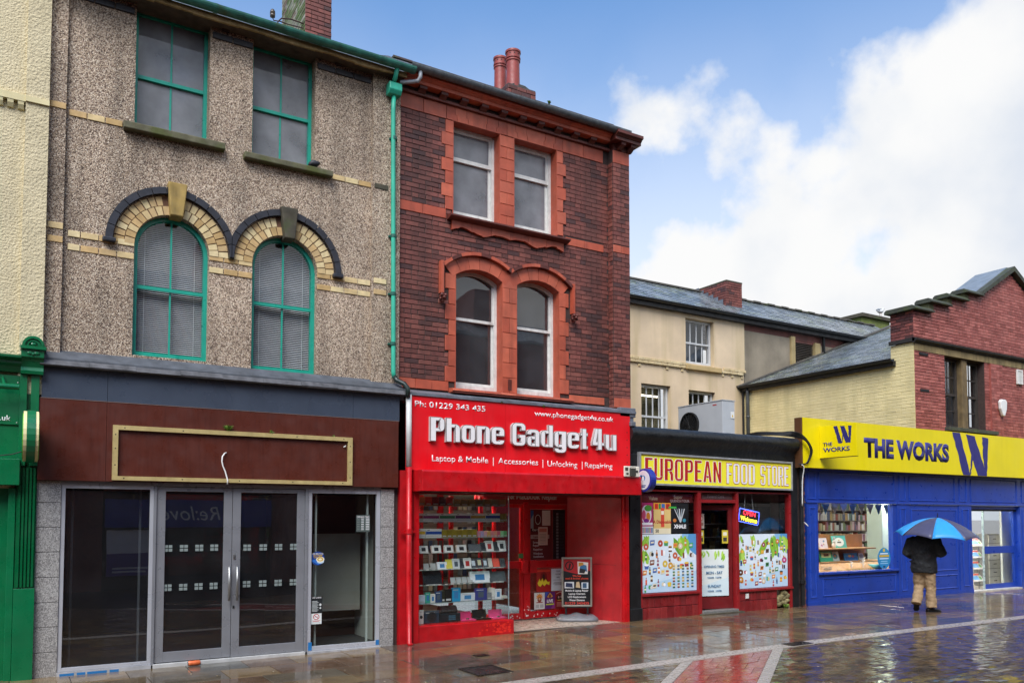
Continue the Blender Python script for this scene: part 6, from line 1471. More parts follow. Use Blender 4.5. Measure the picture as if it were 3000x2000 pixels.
m.col = C('#2f3f86'); m.add([(9.0505, -.44, 2.40), (9.0505, -.31, 2.40), (9.0505, -.31, 2.415), (9.0505, -.44, 2.415)], [(0, 1, 2, 3)]); m.add([(9.0505, -.42, 2.375), (9.0505, -.33, 2.375), (9.0505, -.33, 2.39), (9.0505, -.42, 2.39)], [(0, 1, 2, 3)])
m.build('emblem', print_m, ps); MB().box(9.09, 9.15, -.18, -.02, 2.57, 2.64).build('bracket', M('sign_rim_blue'), ps)
# cables over the cornice
cb = thing('cable_bundle', 'black cables looped over the end of the black cornice', 'cable', (13.2, -.2, 3.4))
for k in range(6):
    j = k * .012; MB().tube(smooth_path([(13.42, 2.0 - j * 4, 3.62), (12.9, .6, 3.55 + j), (12.75 + j * 3, .0, 3.50 + j), (13.0, -.22 - j, 3.46 + j * 1.5), (13.3, -.28, 3.40 + j), (13.47 + j, -.27, 3.22), (13.46, -.24, 3.05 - j), (13.38, -.22, 2.94), (13.25, -.16, 2.93)]), .011, 7).build('cable', blackm, cb, smooth=True)
MB().tube(smooth_path([(13.30, -.2, 2.92), (13.36, -.2, 2.85), (13.38, -.14, 2.6), (13.39, -.12, 2.1)]), .010, 7).build('white_cable', white, cb, smooth=True)
MB().tube([(13.52, -.05, 1.78), (13.57, -.08, 1.72), (13.60, -.08, 1.70)], .012, 7).build('cable_end', white, cb)
# interior of food store
bx('interior_floor', M('shop_floor'), D, 9.1, 13.5, .12, 4.6, .05, .12); bx('flat_roof', M('felt_roof', '#2c2e30', .8, .2, 5), D, 9.1, 13.6, .1, 5.3, 3.36, 3.42)
bx('interior_back_wall', M('ivory_wall', '#b9b2a2', .8, .08), D, 9.1, 13.5, 4.6, 4.7, .1, 3.3); bx('interior_side_wall', M('ivory_wall'), D, 9.1, 9.2, .3, 4.6, .1, 3.3); bx('interior_ceiling', M('ivory_wall'), D, 9.1, 13.5, .12, 4.6, 2.75, 2.8); bx('interior_side_wall', M('ivory_wall'), D, 13.5, 13.58, .13, 4.6, .1, 3.2)
shv = thing('stocked_shelves', 'shelves of dim stock inside the food store', 'shelving', (11.5, 2, .1))
bx('shelf_back', M('shelf_back', '#5a4f42', .8, .1), shv, 9.6, 13.3, 2.15, 2.2, .12, 2.4)
for z in (.5, .85, 1.18, 1.46, 1.745, 2.04, 2.3): bx('shelf', white, shv, 9.6, 13.3, 1.8, 2.15, z - .025, z)
m = MB()
for z in (.5, .85, 1.18, 1.46, 1.745, 2.04):
    x = 9.62
    while x < 13.2:
        w = R.uniform(.06, .14); m.col = C(R.choice(['#5a4a2c', '#8a7a3a', '#3a4a2c', '#6a2f22', '#8a8a7a', '#2f3f5a', '#b3a05a'])); m.box(x, x + w - .008, 1.84, 2.0, z, z + R.uniform(.13, .24)); x += w
props(m.build('stock', print_m, shv), kind='stuff')
cab_ = thing('white_cabinet', 'pale metal cabinet standing behind the lit OPEN sign', 'cabinet', (13.3, 1.1, .1))
MB().box(13.12, 13.49, .80, 1.5, .12, 2.1).build('body', M('cabinet_grey', '#b5babd', .5, .05), cab_, bevel=.01); bx('top_panel', white, cab_, 13.09, 13.495, .78, 1.52, 2.101, 2.16)
bx('pink_curtain', M('pale_pink', '#b99a8e', .8, .15, 4), D, 13.42, 13.46, .25, .7, .12, 2.6)
# air conditioning unit on the roof
ac = thing('air_conditioner', 'grey air conditioning condenser with a round fan on the food store roof', 'air conditioner', (13.55, 2.7, 3.42))
acm = M('condenser_grey', '#b9bdc0', .45, .04, 4, streak=.12)
MB().box(13.39, 13.77, 2.0, 3.43, 3.50, 4.49).build('casing', acm, ac, bevel=.01); bx('lid', acm, ac, 13.38, 13.78, 1.99, 3.44, 4.491, 4.51)
bx('foot', blackm, ac, 13.40, 13.76, 2.15, 2.25, 3.42, 3.50); bx('foot', blackm, ac, 13.40, 13.76, 3.1, 3.2, 3.42, 3.50)
def ringx(m, x0, x1, cy_, cz_, r0, r1, n=28):
    for i in range(n):
        a, b_ = 2 * math.pi * i / n, 2 * math.pi * (i + 1) / n
        m.polyx([(cy_ + r1 * math.cos(a), cz_ + r1 * math.sin(a)), (cy_ + r1 * math.cos(b_), cz_ + r1 * math.sin(b_)), (cy_ + r0 * math.cos(b_), cz_ + r0 * math.sin(b_)), (cy_ + r0 * math.cos(a), cz_ + r0 * math.sin(a))], x0, x1)
m = MB(); ringx(m, 13.34, 13.392, 3.03, 4.03, .27, .30)
for r in (.06, .12, .17, .22): ringx(m, 13.345, 13.352, 3.03, 4.03, r - .004, r + .004)
for i in range(8): a = i * math.pi / 8; m.tube([(13.348, 3.03 + .28 * math.cos(a), 4.03 + .28 * math.sin(a)), (13.348, 3.03 - .28 * math.cos(a), 4.03 - .28 * math.sin(a))], .004, 5)
g_ = m.build('fan_guard', blackm, ac)
m = MB(); m.cyl((13.36, 3.03, 4.03), (13.385, 3.03, 4.03), .07, n=14)
for i in range(4):
    a = i * math.pi / 2 + .4; m.add([(13.37, 3.03 + .06 * math.cos(a), 4.03 + .06 * math.sin(a)), (13.36, 3.03 + .26 * math.cos(a - .3), 4.03 + .26 * math.sin(a - .3)), (13.38, 3.03 + .26 * math.cos(a + .4), 4.03 + .26 * math.sin(a + .4)), (13.382, 3.03 + .06 * math.cos(a + .9), 4.03 + .06 * math.sin(a + .9))], [(0, 1, 2, 3)])
m.build('fan', M('fan_black', '#1c1d1f', .4), ac)
a_ = [(13.388, 3.03 + .27 * math.cos(2 * math.pi * i / 28), 4.03 + .27 * math.sin(2 * math.pi * i / 28)) for i in range(28)]; MB().add(a_, [tuple(range(28))]).build('fan_opening', M('fan_dark', '#0b0c0d', .9), ac)
m = MB(); m.col = C('#d9b52c'); m.flat([(13.66, 4.13), (13.72, 4.13), (13.69, 4.19)], 1.989); m.col = C('#e6e6e2'); m.box(13.635, 13.745, 1.9895, 1.992, 4.10, 4.25); m.col = C('#22262b'); m.box(13.50, 13.62, 1.988, 1.992, 3.68, 3.76); m.col = C('#b3342f'); m.box(13.387, 13.389, 2.18, 2.30, 4.40, 4.425); m.col = C('#d9902c'); m.box(13.386, 13.389, 2.2, 2.33, 3.53, 3.60); m.build('labels', print_m, ac)
# ================================================================== BUILDING E (cream render, behind)
E_ = thing('cream_rear_building', 'cream rendered building with a long slate roof set back behind the food store', 'building', (14, 5.4, 0))
YE = 5.38
OE = [(15.50, 16.56, 6.10, 7.35, 0)]; OE2 = [(13.92, 14.94, 4.1, 5.41, 0), (15.60, 16.60, 4.1, 5.37, 0)]
m = MB(); wall_row(m, 9.1, 17.78, 5.98, 7.55, YE, YE + .3, OE); m.build('wall', peach, E_)
m = MB(); wall_row(m, 9.1, 17.75, 3.3, 5.98, YE + .01, YE + .3, OE2); m.build('wall', peach, E_)
x = 12.9
row = 0
for z0, z1 in ((5.94, 6.015), (6.02, 6.095)):
    x = 12.8 + row * .11; row += 1
    while x < 17.6:
        if not 15.40 < x < 16.70: piece('band_brick', M('band_paint', ramp=['#cdb98f', '#d3c097', '#c8b389'], rough=.75, var=.15, scale=5, streak=.4, dirt='#8d7d50'), E_, x + .11, YE - .01, (z0 + z1) / 2, .21, .07, z1 - z0 - .006)
        x += .222
for x in (13.85, 14.82, 15.36, 16.9, 17.27, 17.66): piece('drop_stone', M('band_paint'), E_, x, YE + .005, 5.885, .08, .04, .08)
bx('stone_sill', M('sand_sill', '#b9a070', .8, .15, 4, streak=.3), E_, 15.47, 16.79, YE - .08, YE + .2, 5.925, 6.06, .01)
whs = M('white_sash', '#c9cbcb', .45, .08, 8, streak=.2)
sash(E_, (15.52, 16.55, 6.11, 7.34, 0), YE + .12, whs, 6.70, 3, gl_win, fw=.06, mt=.03, rail=.05, inner=M('pale_room', '#56606a', .9))
sash(E_, (13.93, 14.93, 3.6, 5.40, 0), YE + .12, whs, 4.56, 3, gl_win, fw=.06, mt=.03, rail=.05, inner=M('olive_room', '#4a4a38', .9, .5, 6)); sash(E_, (15.61, 16.59, 3.6, 5.36, 0), YE + .12, whs, 4.54, 3, gl_win, fw=.06, mt=.03, rail=.05, inner=M('olive_room'))
t = thing('office_tube_lamp', 'lit fluorescent tube inside the cream rear building window', 'lamp', (14.4, 5.85, 5.2)); MB().cyl((13.95, 5.85, 5.18), (14.9, 5.88, 5.18), .022, n=8).build('tube', M('office_tube', '#fff2d8', .4, 0, emit=2.2), t)
bx('grey_wall', greyren, E_, 17.79, 19.74, YE + .02, YE + .3, 5.2, 7.28); bx('eaves_brick_band', brick_r, E_, 17.79, 26, YE + .06, YE + .3, 7.2, 7.55)
sandp = M('sand_pilaster', '#a89468', .85, .15, 3, streak=.3)
bx('louvre_jamb', sandp, E_, 19.745, 19.92, YE - .04, YE + .3, 5.9, 7.33); bx('louvre_jamb', sandp, E_, 20.86, 21.10, YE - .02, YE + .3, 6.3, 7.25); bx('grey_wall', greyren, E_, 21.11, 26, YE + .02, YE + .3, 6.0, 7.2)
lv = bx('louvre_frame', M('louvre_grey', '#4a4038', .6), E_, 19.93, 20.85, YE + .16, YE + .2, 6.3, 7.32)
for i in range(18): MB().polyx([(YE + .06, 6.36 + i * .052), (YE + .15, 6.40 + i * .052), (YE + .15, 6.408 + i * .052), (YE + .06, 6.368 + i * .052)], 19.94, 20.84).build('louvre_slat', M('louvre_blade', '#5f564d', .5, .2), lv)
bx('downpipe', blackm, E_, 21.20, 21.27, YE - .06, YE, 5.9, 7.5)
gb = M('black_gutter', '#1e1f21', .5, .3, 5)
bx('eaves_board', gb, E_, 9.1, 26, YE - .13, YE + .1, 7.46, 7.60); gutter('gutter', gb, E_, 9.1, 26, YE - .19, 7.64, .07)
# slate roofs: real slates, the nearest as pieces
def slates(parent, P0, U, Vv, nu, nv, du, dv, cap, mat, name='slate', lift=.012, skip=None):
    """P0 eave corner, U unit vector along the eave, Vv unit vector up the slope; staggered rows"""
    U, Vv, P0 = Vector(U), Vector(Vv).normalized(), Vector(P0); Nn = U.cross(Vv).normalized()
    if Nn.z < 0: Nn = -Nn
    out = []; mm = MB()
    for j in range(nv):
        for i in range(-1, nu):
            a = (i + (.5 if j % 2 else 0)) * du; b_ = a + du - .006; a = max(0, a); b_ = min(nu * du, b_)
            if b_ - a < .05: continue
            p = P0 + U * a + Vv * (j * dv); L_ = b_ - a
            q = [p, p + U * L_, p + U * L_ + Vv * (dv * 1.25), p + Vv * (dv * 1.25)]
            r_ = lift * R.uniform(.8, 1.3); vs = [q[0] + Nn * r_, q[1] + Nn * r_ * R.uniform(.8, 1.1), q[2] + Nn * .001, q[3] + Nn * .001, q[0] + Nn * (r_ - .009), q[1] + Nn * (r_ - .009)]
            if skip and skip(p): continue
            out.append(((p - Vector((0, -11, 1.85))).length, vs))
    out.sort(key=lambda t: t[0])
    fs = [(0, 1, 2, 3), (0, 4, 5, 1)]
    for k, (d_, vs) in enumerate(out):
        if k < cap: MB().add(vs, fs).build(name, mat, parent)
        else: mm.add(vs, fs)
    if mm.v: props(mm.build(name + 's', mat, parent), kind='stuff')
rp = .625; Le = math.hypot(1, rp)
MB().polyx([(YE - .15, 7.605), (YE - .15, 7.60), (YE + 1.75, 8.785), (YE + 3.6, 7.6), (YE + 3.6, 7.55)], 9.1, 26.5).build('roof', slate, E_)
slates(E_, (9.1, YE - .17, 7.60), (1, 0, 0), (0, 1, rp), 57, 11, .305, .204, 300, slate)
rt = M('ridge_tile_grey', '#55514a', .7, .25, 8, moss=.2)
for i in range(52): piece('ridge_tile', rt, E_, 9.3 + i * .33, YE + 1.74, 8.80 + (.02 * (i % 2) if i > 26 else 0), .325, .2, .05)
c2_ = thing('chimney_stack', 'broad brick chimney on the slate roof of the cream rear building', 'chimney', (17.2, 6.3, 8.3))
MB().box(17.78, 18.42, 6.05, 7.6, 7.9, 8.86).build('stack', mort, c2_)
bricks_box(c2_, brick_r, [('y', 6.035, 17.765, 18.425, 8.0, 8.88), ('x', 17.765, 6.06, 7.6, 8.0, 8.88)], mort, None, cap=140, bw=.235)
for i in range(6): MB().box(17.735, 17.75, 6.15 + i * .2, 6.33 + i * .2, 8.15 + i * .115, 8.36 + i * .115).build('step_flashing', lead, c2_)
bx('front_flashing', lead, c2_, 17.75, 18.45, 6.0, 6.034, 8.05, 8.14)
MB().box(17.76, 18.43, 6.03, 7.62, 8.88, 8.92).build('capping', keyst_dark, c2_)

# ================================================================== BUILDING F (stepped gable over The Works)
F = thing('stepped_gable_building', 'red brick building with a stepped gable and cream painted side above the yellow sign', 'building', (20, 0, 0))
YF, XC = .15, 17.70
ow = [(18.93, 20.62, 4.03, 5.75, 0)]
m = MB(); wall_row(m, XC + .012, 26.3, 3.3, 5.78, YF + .01, .5, ow); m.box(XC + .012, 26.3, YF + .01, .5, 5.78, 6.7)
for x0, x1, z in ((18.33, 25.63, 6.95), (19.09, 24.87, 7.18), (19.84, 24.12, 7.41)): m.box(x0, x1, YF + .01, .42, 6.5, z)
m.poly([(20.40, 7.41), (23.56, 7.41), (21.98, 8.26)], YF + .01, .6); m.box(XC + .012, XC + .5, .5, 5.4, 3.2, 5.55); m.build('mortar_wall', mort, F)
def zmax(x):
    if x < 18.33: return 6.70
    if x < 19.09: return 6.95
    if x < 19.84: return 7.18
    if x < 20.44: return 7.40
    return max(7.40, 7.40 + .56 * (x - 20.44)) if x < 21.98 else 7.40 + .56 * (23.52 - x)
def blf(z):
    o = []
    if 4.0 < z < 5.76: o.append((18.91, 20.64))
    if 5.755 < z < 6.05: o.append((17.6, 27))
    if z > 6.70: o += [(17, 18.33), (25.63, 27)]
    if z > 6.95: o += [(17, 19.09), (24.87, 27)]
    if z > 7.18: o += [(17, 19.84), (24.12, 27)]
    if z > 7.40: s_ = (z + .04 - 7.40) / .56; o.append((17, 20.44 + s_)); o.append((23.52 - s_, 27))
    return o
bricks_box(F, brick_f, [('y', YF, XC, 26.3, 3.78, 8.25)], mort, None, cap=300, blocked=blf, bw=.235)
dkb = M('dark_parapet_brick', ramp=['#6d3a36', '#5a302d', '#7a423c', '#4a2a28', '#82463e'], rough=.75, var=.25, scale=10, bump=.4)
bricks_box(F, dkb, [('x', XC, YF + .005, .75, 6.05, 6.70)], mort, None, cap=60, name='parapet_brick')
MB().box(XC + .02, 18.4, .16, .75, 6.0, 6.70).build('parapet_core', mort, F)
def cop(x0, x1, z, y0=.02, y1=.82): MB().polyx([(y0, z), (y0, z + .03), (y0 + .05, z + .06), (y0 + .09, z + .10), (y1 - .05, z + .10), (y1, z + .06), (y1, z)], x0, x1).build('coping_stone', coping, F)
cop(17.58, 18.36, 6.70); cop(18.24, 19.10, 6.95, .02, .46); cop(19.0, 19.85, 7.18, .02, .46); cop(19.75, 20.5, 7.40, .02, .46); cop(23.46, 24.2, 7.40, .02, .46); cop(24.12, 24.95, 7.18, .02, .46); cop(24.87, 25.7, 6.95, .02, .46); cop(25.63, 26.36, 6.70, .02, .46)
for x0, x1, z0, z1 in ((18.33, 18.5, 6.80, 6.95), (19.09, 19.26, 7.05, 7.18), (19.84, 20.0, 7.28, 7.40)): bx('step_stone', M('mossy_step', '#6b6a48', .85, .3, 6, bump=.5, streak=.4), F, x0 - .015, x1, YF - .01, .44, z0, z1)
m = MB(); m.poly([(20.40, 7.40), (20.44, 7.52), (21.98, 8.40), (23.52, 7.52), (23.56, 7.40), (21.98, 8.27)], .03, .22); m.build('gable_coping', coping, F); MB().poly([(20.40, 7.44), (20.44, 7.54), (21.98, 8.42), (23.52, 7.54), (23.56, 7.44), (21.98, 8.30)], .221, 1.05).build('gable_roof', M('lead_roof', '#7c8388', .4, .15, 4, streak=.2), F)
MB().polyx([(.16, 5.93), (.11, 5.93), (.09, 5.96), (.05, 5.98), (.04, 6.03), (.16, 6.05)], XC - .06, 26.3).build('string_course', M('black_string', '#26231f', .7, .3, 6, bump=.3), F)
MB().box(XC - .06, XC + .01, .10, .76, 5.96, 6.05).build('string_return', M('black_string'), F)
x = XC; 
for w in (1.2, 1.72, 1.0, 1.1, 1.1, 1.2, 1.25): MB().box(x + .003, x + w - .003, .135, .4, 5.758, 5.93).build('lintel_stone', stone, F, bevel=.006); x += w
# windows of F
dkw = M('dark_window_frame', '#3d3732', .6, .2, 6, streak=.3)
sash(F, (18.94, 19.70, 4.05, 5.75, 0), .32, dkw, 4.87, 1, gl_win, fw=.06, rail=.06, inner=M('murky_room', '#565e68', .9)); sash(F, (19.93, 20.62, 4.05, 5.75, 0), .32, dkw, 4.87, 1, gl_win, fw=.06, rail=.06, inner=M('murky_room'))
for xm in (18.94, 19.93): bx('transom_bar', dkw, F, xm + .06, xm + (.70 if xm < 19 else .63), .34, .37, 5.28, 5.305); bx('transom_bar', dkw, F, xm + .06, xm + (.70 if xm < 19 else .63), .36, .39, 4.46, 4.485)
bx('stone_mullion', M('weathered_mullion', '#6f5d3f', .85, .3, 6, streak=.6), F, 19.70, 19.93, .19, .45, 4.03, 5.757, .01)
bx('stone_sill', coping, F, 18.85, 21.0, .03, .4, 3.94, 4.03, .01)
bx('brick_pier', brick_f, F, 20.86, 21.40, .1185, .16, 3.8, 5.75)
bricks_box(F, brick_f, [('y', .11, 20.86, 21.40, 3.80, 5.75)], mort, None, cap=0, bw=.27, name='pier_brick')
for x, z in ((18.05, 5.70), (18.06, 4.84)): bx('wall_vent', blackm, F, x - .17, x + .17, .135, .16, z - .03, z + .03)
alb = thing('alarm_box', 'white shield-shaped alarm box on the red brick wall', 'alarm box', (21.25, .1, 4.65)); MB().poly([(21.11, 4.80), (21.18, 4.86), (21.36, 4.86), (21.42, 4.80), (21.40, 4.62), (21.31, 4.44), (21.23, 4.44), (21.13, 4.62)], .02, .10).build('case', white, alb, bevel=.02)
vt = thing('wall_vent_grille', 'small white vent grille high on the red brick wall', 'vent', (22.2, .1, 5.5)); frame_rect('frame', white_old, vt, 22.1, 22.38, 5.34, 5.72, .10, .14, .035)
for i in range(5): bx('slat', white_old, vt, 22.15 + i * .04, 22.17 + i * .04, .11, .14, 5.375, 5.685)
# cream painted side wall and roof
def bls(z): return [(.75, 9)] if z > 5.5 else []
bricks_box(F, brick_c, [('x', XC - .001, .165, 5.35, 3.3, 5.95)], mort_c, None, cap=300, blocked=bls, bw=.235, name='painted_brick', d=.02)
MB().box(XC + .0025, XC + .02, .16, 5.4, 3.2, 5.5).box(XC + .0025, XC + .02, .16, .75, 5.5, 5.95).build('painted_mortar', mort_c, F)
bx('eaves_board', gb, F, XC - .10, XC + .05, .62, 5.5, 5.46, 5.58); 
o = MB()
for i in range(8):
    a, b_ = math.pi + math.pi * i / 8, math.pi + math.pi * (i + 1) / 8; q = lambda t, r: (XC - .16 + r * math.cos(t), 5.62 + r * math.sin(t))
    o.poly([q(a, .075), q(b_, .075), q(b_, .068), q(a, .068)], .6, 5.55)
o.build('gutter', gb, F)
sl = .364; MB().poly([(XC - .12, 5.575), (XC - .12, 5.60), (25.2, 5.60 + 7.6 * sl), (25.2, 5.55 + 7.6 * sl)], .76, 5.42).build('roof', slate, F)
slates(F, (XC - .14, 5.42, 5.60), (0, -1, 0), (1, 0, sl), 15, 36, .31, .205, 300, slate)
for i in range(24): 
    o = piece('verge_tile', rt, F, XC - .1 + i * .32, 5.42, 5.66 + i * .32 * sl, .34, .2, .05); o.rotation_euler = (0, -math.atan(sl), 0)
MB().tube([(XC - .08, 5.15, 5.56), (XC - .07, 5.15, 5.4), (XC - .06, 5.15, 3.4)], .05, 10).cyl((XC - .065, 5.15, 4.7), (XC - .065, 5.15, 4.76), .06, n=10).build('downpipe', M('grey_downpipe', '#4a4d4e', .5, .2), F, smooth=True)
MB().tube([(XC - .06, 5.33, 5.5), (XC - .05, 5.33, 3.4)], .03, 8).build('stain_pipe', gb, F)
bx('skylight_edge', gb, F, 14.6, 16.4, 1.9, 1.95, 3.5, 3.62); bx('rear_flat_roof', M('felt_roof'), F, 13.62, 17.68, .1, 5.36, 3.2, 3.3)
# mossy chimney far behind with a gull
gc = thing('mossy_chimney', 'green mossy rendered chimney behind the cream side wall', 'chimney', (27.5, 8.5, 8)); gm = M('green_render', '#6f7a3e', .9, .25, 2, streak=.5, dirt='#3f4226')
MB().box(26.9, 28.6, 8.0, 10.2, 7.6, 9.42).build('stack', gm, gc); bx('cap', keyst_dark, gc, 26.8, 28.7, 7.9, 10.3, 9.42, 9.55)
gu = thing('seagull', 'grey and white seagull standing on the mossy chimney', 'bird', (27.3, 8.3, 9.55))
Tg = Matrix.Translation((28.0, 7.98, 9.56)); gp = [(-.24, 0, .20), (-.16, 0, .19), (-.06, 0, .20), (.06, 0, .21), (.13, 0, .25), (.16, 0, .30), (.19, 0, .33), (.23, 0, .325)]
MB().tube(gp, [.012, .035, .075, .08, .055, .042, .042, .015], 12).xf(Tg).build('body', M('gull_white', '#d2d4d4', .7, .1), gu, smooth=True); MB().tube([(-.26, -.0, .22), (-.12, 0, .235), (.04, 0, .255)], [.01, .065, .05], 10).xf(Tg).build('wings', M('gull_grey', '#7d8388', .7), gu, smooth=True)
MB().cyl((.225, 0, .325), (.28, 0, .31), .012, .003, 8).xf(Tg).build('beak', M('gull_beak', '#c9a03a', .5), gu); MB().cyl((.0, -.03, .14), (.01, -.03, -.01), .008).cyl((.0, .03, .14), (.01, .03, -.01), .008).xf(Tg).build('legs', M('gull_leg', '#b08a7a', .6), gu)
# ================================================================== THE WORKS shopfront
Wk = thing('blue_shopfront', 'royal blue panelled timber shopfront under the yellow sign', 'shopfront', (18, 0, .09))
bl = blue
WX = 26.3
bx('frieze_board', bl, Wk, 13.64, WX, .0, .12, 2.20, 2.90)
bx('cornice_strip', bl, Wk, 13.62, WX, -.03, .12, 2.872, 2.905, .004); bx('frieze_ledge', bl, Wk, 13.64, WX, -.03, .0, 2.165, 2.20, .006)
for x0, x1 in ((13.65, 13.995), (16.66, 17.10), (19.07, 19.60), (21.80, 22.25)): bx('pilaster', bl, Wk, x0, x1, -.012, .12, .05, 2.164)
bx('riser_board', bl, Wk, 13.996, 16.659, .0, .12, .05, .70); bx('window_sill', bl, Wk, 13.99, 16.67, -.05, .1, .70, .745, .006)
bx('panel_board', bl, Wk, 17.101, 19.069, .0, .12, .05, 2.164); bx('plinth', bl, Wk, 13.63, 19.61, -.025, -.0125, .05, .16); bx('frieze_board', bl, Wk, 22.251, WX, .0, .12, .05, 2.199)
def mould(x0, x1, z0, z1, y=-.0, w=.03, d=.014):
    m = MB(); o = [(x0, z0), (x1, z0), (x1, z1), (x0, z1)]; i_ = [(x0 + w, z0 + w), (x1 - w, z0 + w), (x1 - w, z1 - w), (x0 + w, z1 - w)]
    for k in range(4):
        k2 = (k + 1) % 4; mid = lambda a, b: ((a[0] + b[0]) / 2, (a[1] + b[1]) / 2)
        a, b, c, e = o[k], o[k2], i_[k2], i_[k]; h0, h1 = mid(a, e), mid(b, c)
        m.add([(a[0], y, a[1]), (b[0], y, b[1]), (h1[0], y - d, h1[1]), (h0[0], y - d, h0[1]), (c[0], y, c[1]), (e[0], y, e[1])], [(0, 1, 2, 3), (3, 2, 4, 5)])
    m.build('panel_moulding', bl, Wk)
for x0, x1 in ((13.70, 13.96), (14.04, 16.59), (16.76, 17.0), (17.13, 18.93), (19.11, 19.42), (19.59, 21.68), (21.9, 22.2), (22.4, 24.8)): mould(x0, x1, 2.24, 2.81, -.0005)
mould(14.12, 16.57, .25, .63, -.0005)
for x0, x1 in ((13.73, 13.92), (16.77, 16.98), (19.20, 19.47), (21.88, 22.15)): mould(x0, x1, .24, 2.08, -.0125)
mould(17.19, 18.98, .64, 2.06, -.0005); mould(17.19, 18.98, .22, .55, -.0005)
bx('window_pane', gl_shop, Wk, 13.996, 16.659, .06, .066, .745, 2.164); bx('window_jamb', bl, Wk, 16.52, 16.659, .0, .12, .745, 2.164)
# yellow sign
ws = thing('the_works_sign', 'long yellow fascia sign with navy THE WORKS lettering', 'shop sign', (18, -.1, 3.4))
bx('sign_panel', yellow, ws, 13.345, WX, -.20, -.03, 2.868, 3.868); bx('sign_end', M('brown_edge', '#5a3a22', .5), ws, 13.30, 13.345, -.19, -.03, 2.868, 3.868)
text('lettering', 'THE WORKS', 15.27, 3.175, navy, ws, -.201, w=3.13, h=.37, bold=.058)
def wlogo(parent, x0, x1, z0, z1, y, place=None):
    q = random.Random(5); m = MB(); k = 0
    def edge(a, b, n, j): return [(a[0] + (b[0] - a[0]) * i / n + q.uniform(-j, j), a[1] + (b[1] - a[1]) * i / n) for i in range(n)]
    for A_, B_, C_, D_ in (((.0, .0), (.2, .0), (.47, 1.), (.27, 1.)), ((.37, .02), (.61, .05), (.93, 1.), (.66, 1.)), ((.82, .05), (1., .07), (.935, 1.), (.86, .80)), ((.53, .42), (.56, .52), (.475, .99), (.45, .93))):
        P = edge(A_, B_, 3, .0) + edge(B_, C_, 9, .008) + edge(C_, D_, 3, .0) + edge(D_, A_, 9, .014)
        m.poly([(x0 + (x1 - x0) * u, z1 - (z1 - z0) * v) for u, v in P], y - .002 - k * .0006, y); k += 1
    if place: m.xf(place)
    return m.build('brush_emblem', navy, parent)
wlogo(ws, 18.55, 20.07, 2.873, 3.86, -.2005)
pj = thing('projecting_works_sign', 'square yellow projecting sign with a navy W over THE WORKS', 'projecting sign', (13.87, -.6, 3.4))
MB().box(13.84, 13.90, -1.06, -.202, 3.065, 3.71).build('panel', yellow, pj, bevel=.004); bx('bottom_edge', M('brown_edge'), pj, 13.845, 13.895, -1.05, -.21, 3.055, 3.064)
Tp = Matrix(((0, 1, 0, 13.84), (-1, 0, 0, -.21), (0, 0, 1, 3.065), (0, 0, 0, 1)))
wlogo(pj, .33, .74, .27, .62, -.0005, Tp)
for s_, x, z, h_, w_ in (('THE', .075, .235, .07, .22), ('WORKS', .075, .115, .085, .62)): text('lettering', s_, x, z, navy, pj, -.001, h=h_, w=w_, bold=.03, place=Tp)
# interior
bx('interior_floor', M('pale_floor', '#9a958c', .4), Wk, 13.7, 26, .12, 6, .05, .1); bx('interior_ceiling', M('shop_white', '#d9dbd2', .8, .03), Wk, 13.7, 26, .12, 6, 2.7, 2.75); bx('interior_back_wall', M('shop_white'), Wk, 13.7, 27, 6, 6.1, .05, 2.75); bx('interior_side_wall', M('shop_white'), Wk, 13.66, 13.75, .13, 6, .05, 2.75)
bx('display_column', M('mint_white', '#cfe0cf', .7, .03), Wk, 17.45, 19.2, 1.15, 1.3, .1, 2.7); bx('display_column', M('mint_white'), Wk, 17.45, 17.5, .9, 1.15, .1, 2.7)
lm = M('panel_lamp', '#fff8ea', .4, 0, emit=20)
for i, x in enumerate((15.2, 17.6, 20.2, 22.6)):
    t = thing('ceiling_panel_lamp', ('first', 'second', 'third', 'fourth')[i] + ' lit ceiling panel along the blue shop, counted from the food store', 'lamp', (x, .7, 2.68)); bx('diffuser', lm, t, x - .3, x + .3, .35, 1.05, 2.672, 2.68); bx('frame', white, t, x - .32, x + .32, .33, 1.07, 2.681, 2.699)
sh_ = thing('book_shelving', 'dark shelving full of small stock at the back of the blue shop', 'shelving', (17, 3.4, .1))
bx('shelf_back', M('dark_back', '#7a756c', .8), sh_, 14.4, 21.9, 3.9, 3.95, .1, 2.5)
m = MB()
for z in (.2, .55, .9, 1.22, 1.52, 1.8, 2.08):
    bx('shelf', M('shelf_dark', '#8d8478', .7), sh_, 14.4, 21.9, 3.5, 3.9, z - .02, z); x = 14.45
    while x < 21.8:
        w = R.uniform(.03, .12); m.col = C(R.choice(['#a35a4a', '#d9cfa8', '#6a8a72', '#e2e0d6', '#5a6a86', '#9a7080', '#c9a86a', '#3a3d3e', '#8a9a6a', '#d8bcbc', '#e4e2dc', '#cfd6d2', '#b0a890'])); m.box(x, x + w - .01, 3.55, 3.75, z, z + R.uniform(.14, .26)); x += w
props(m.build('stock', print_m, sh_), kind='stuff')
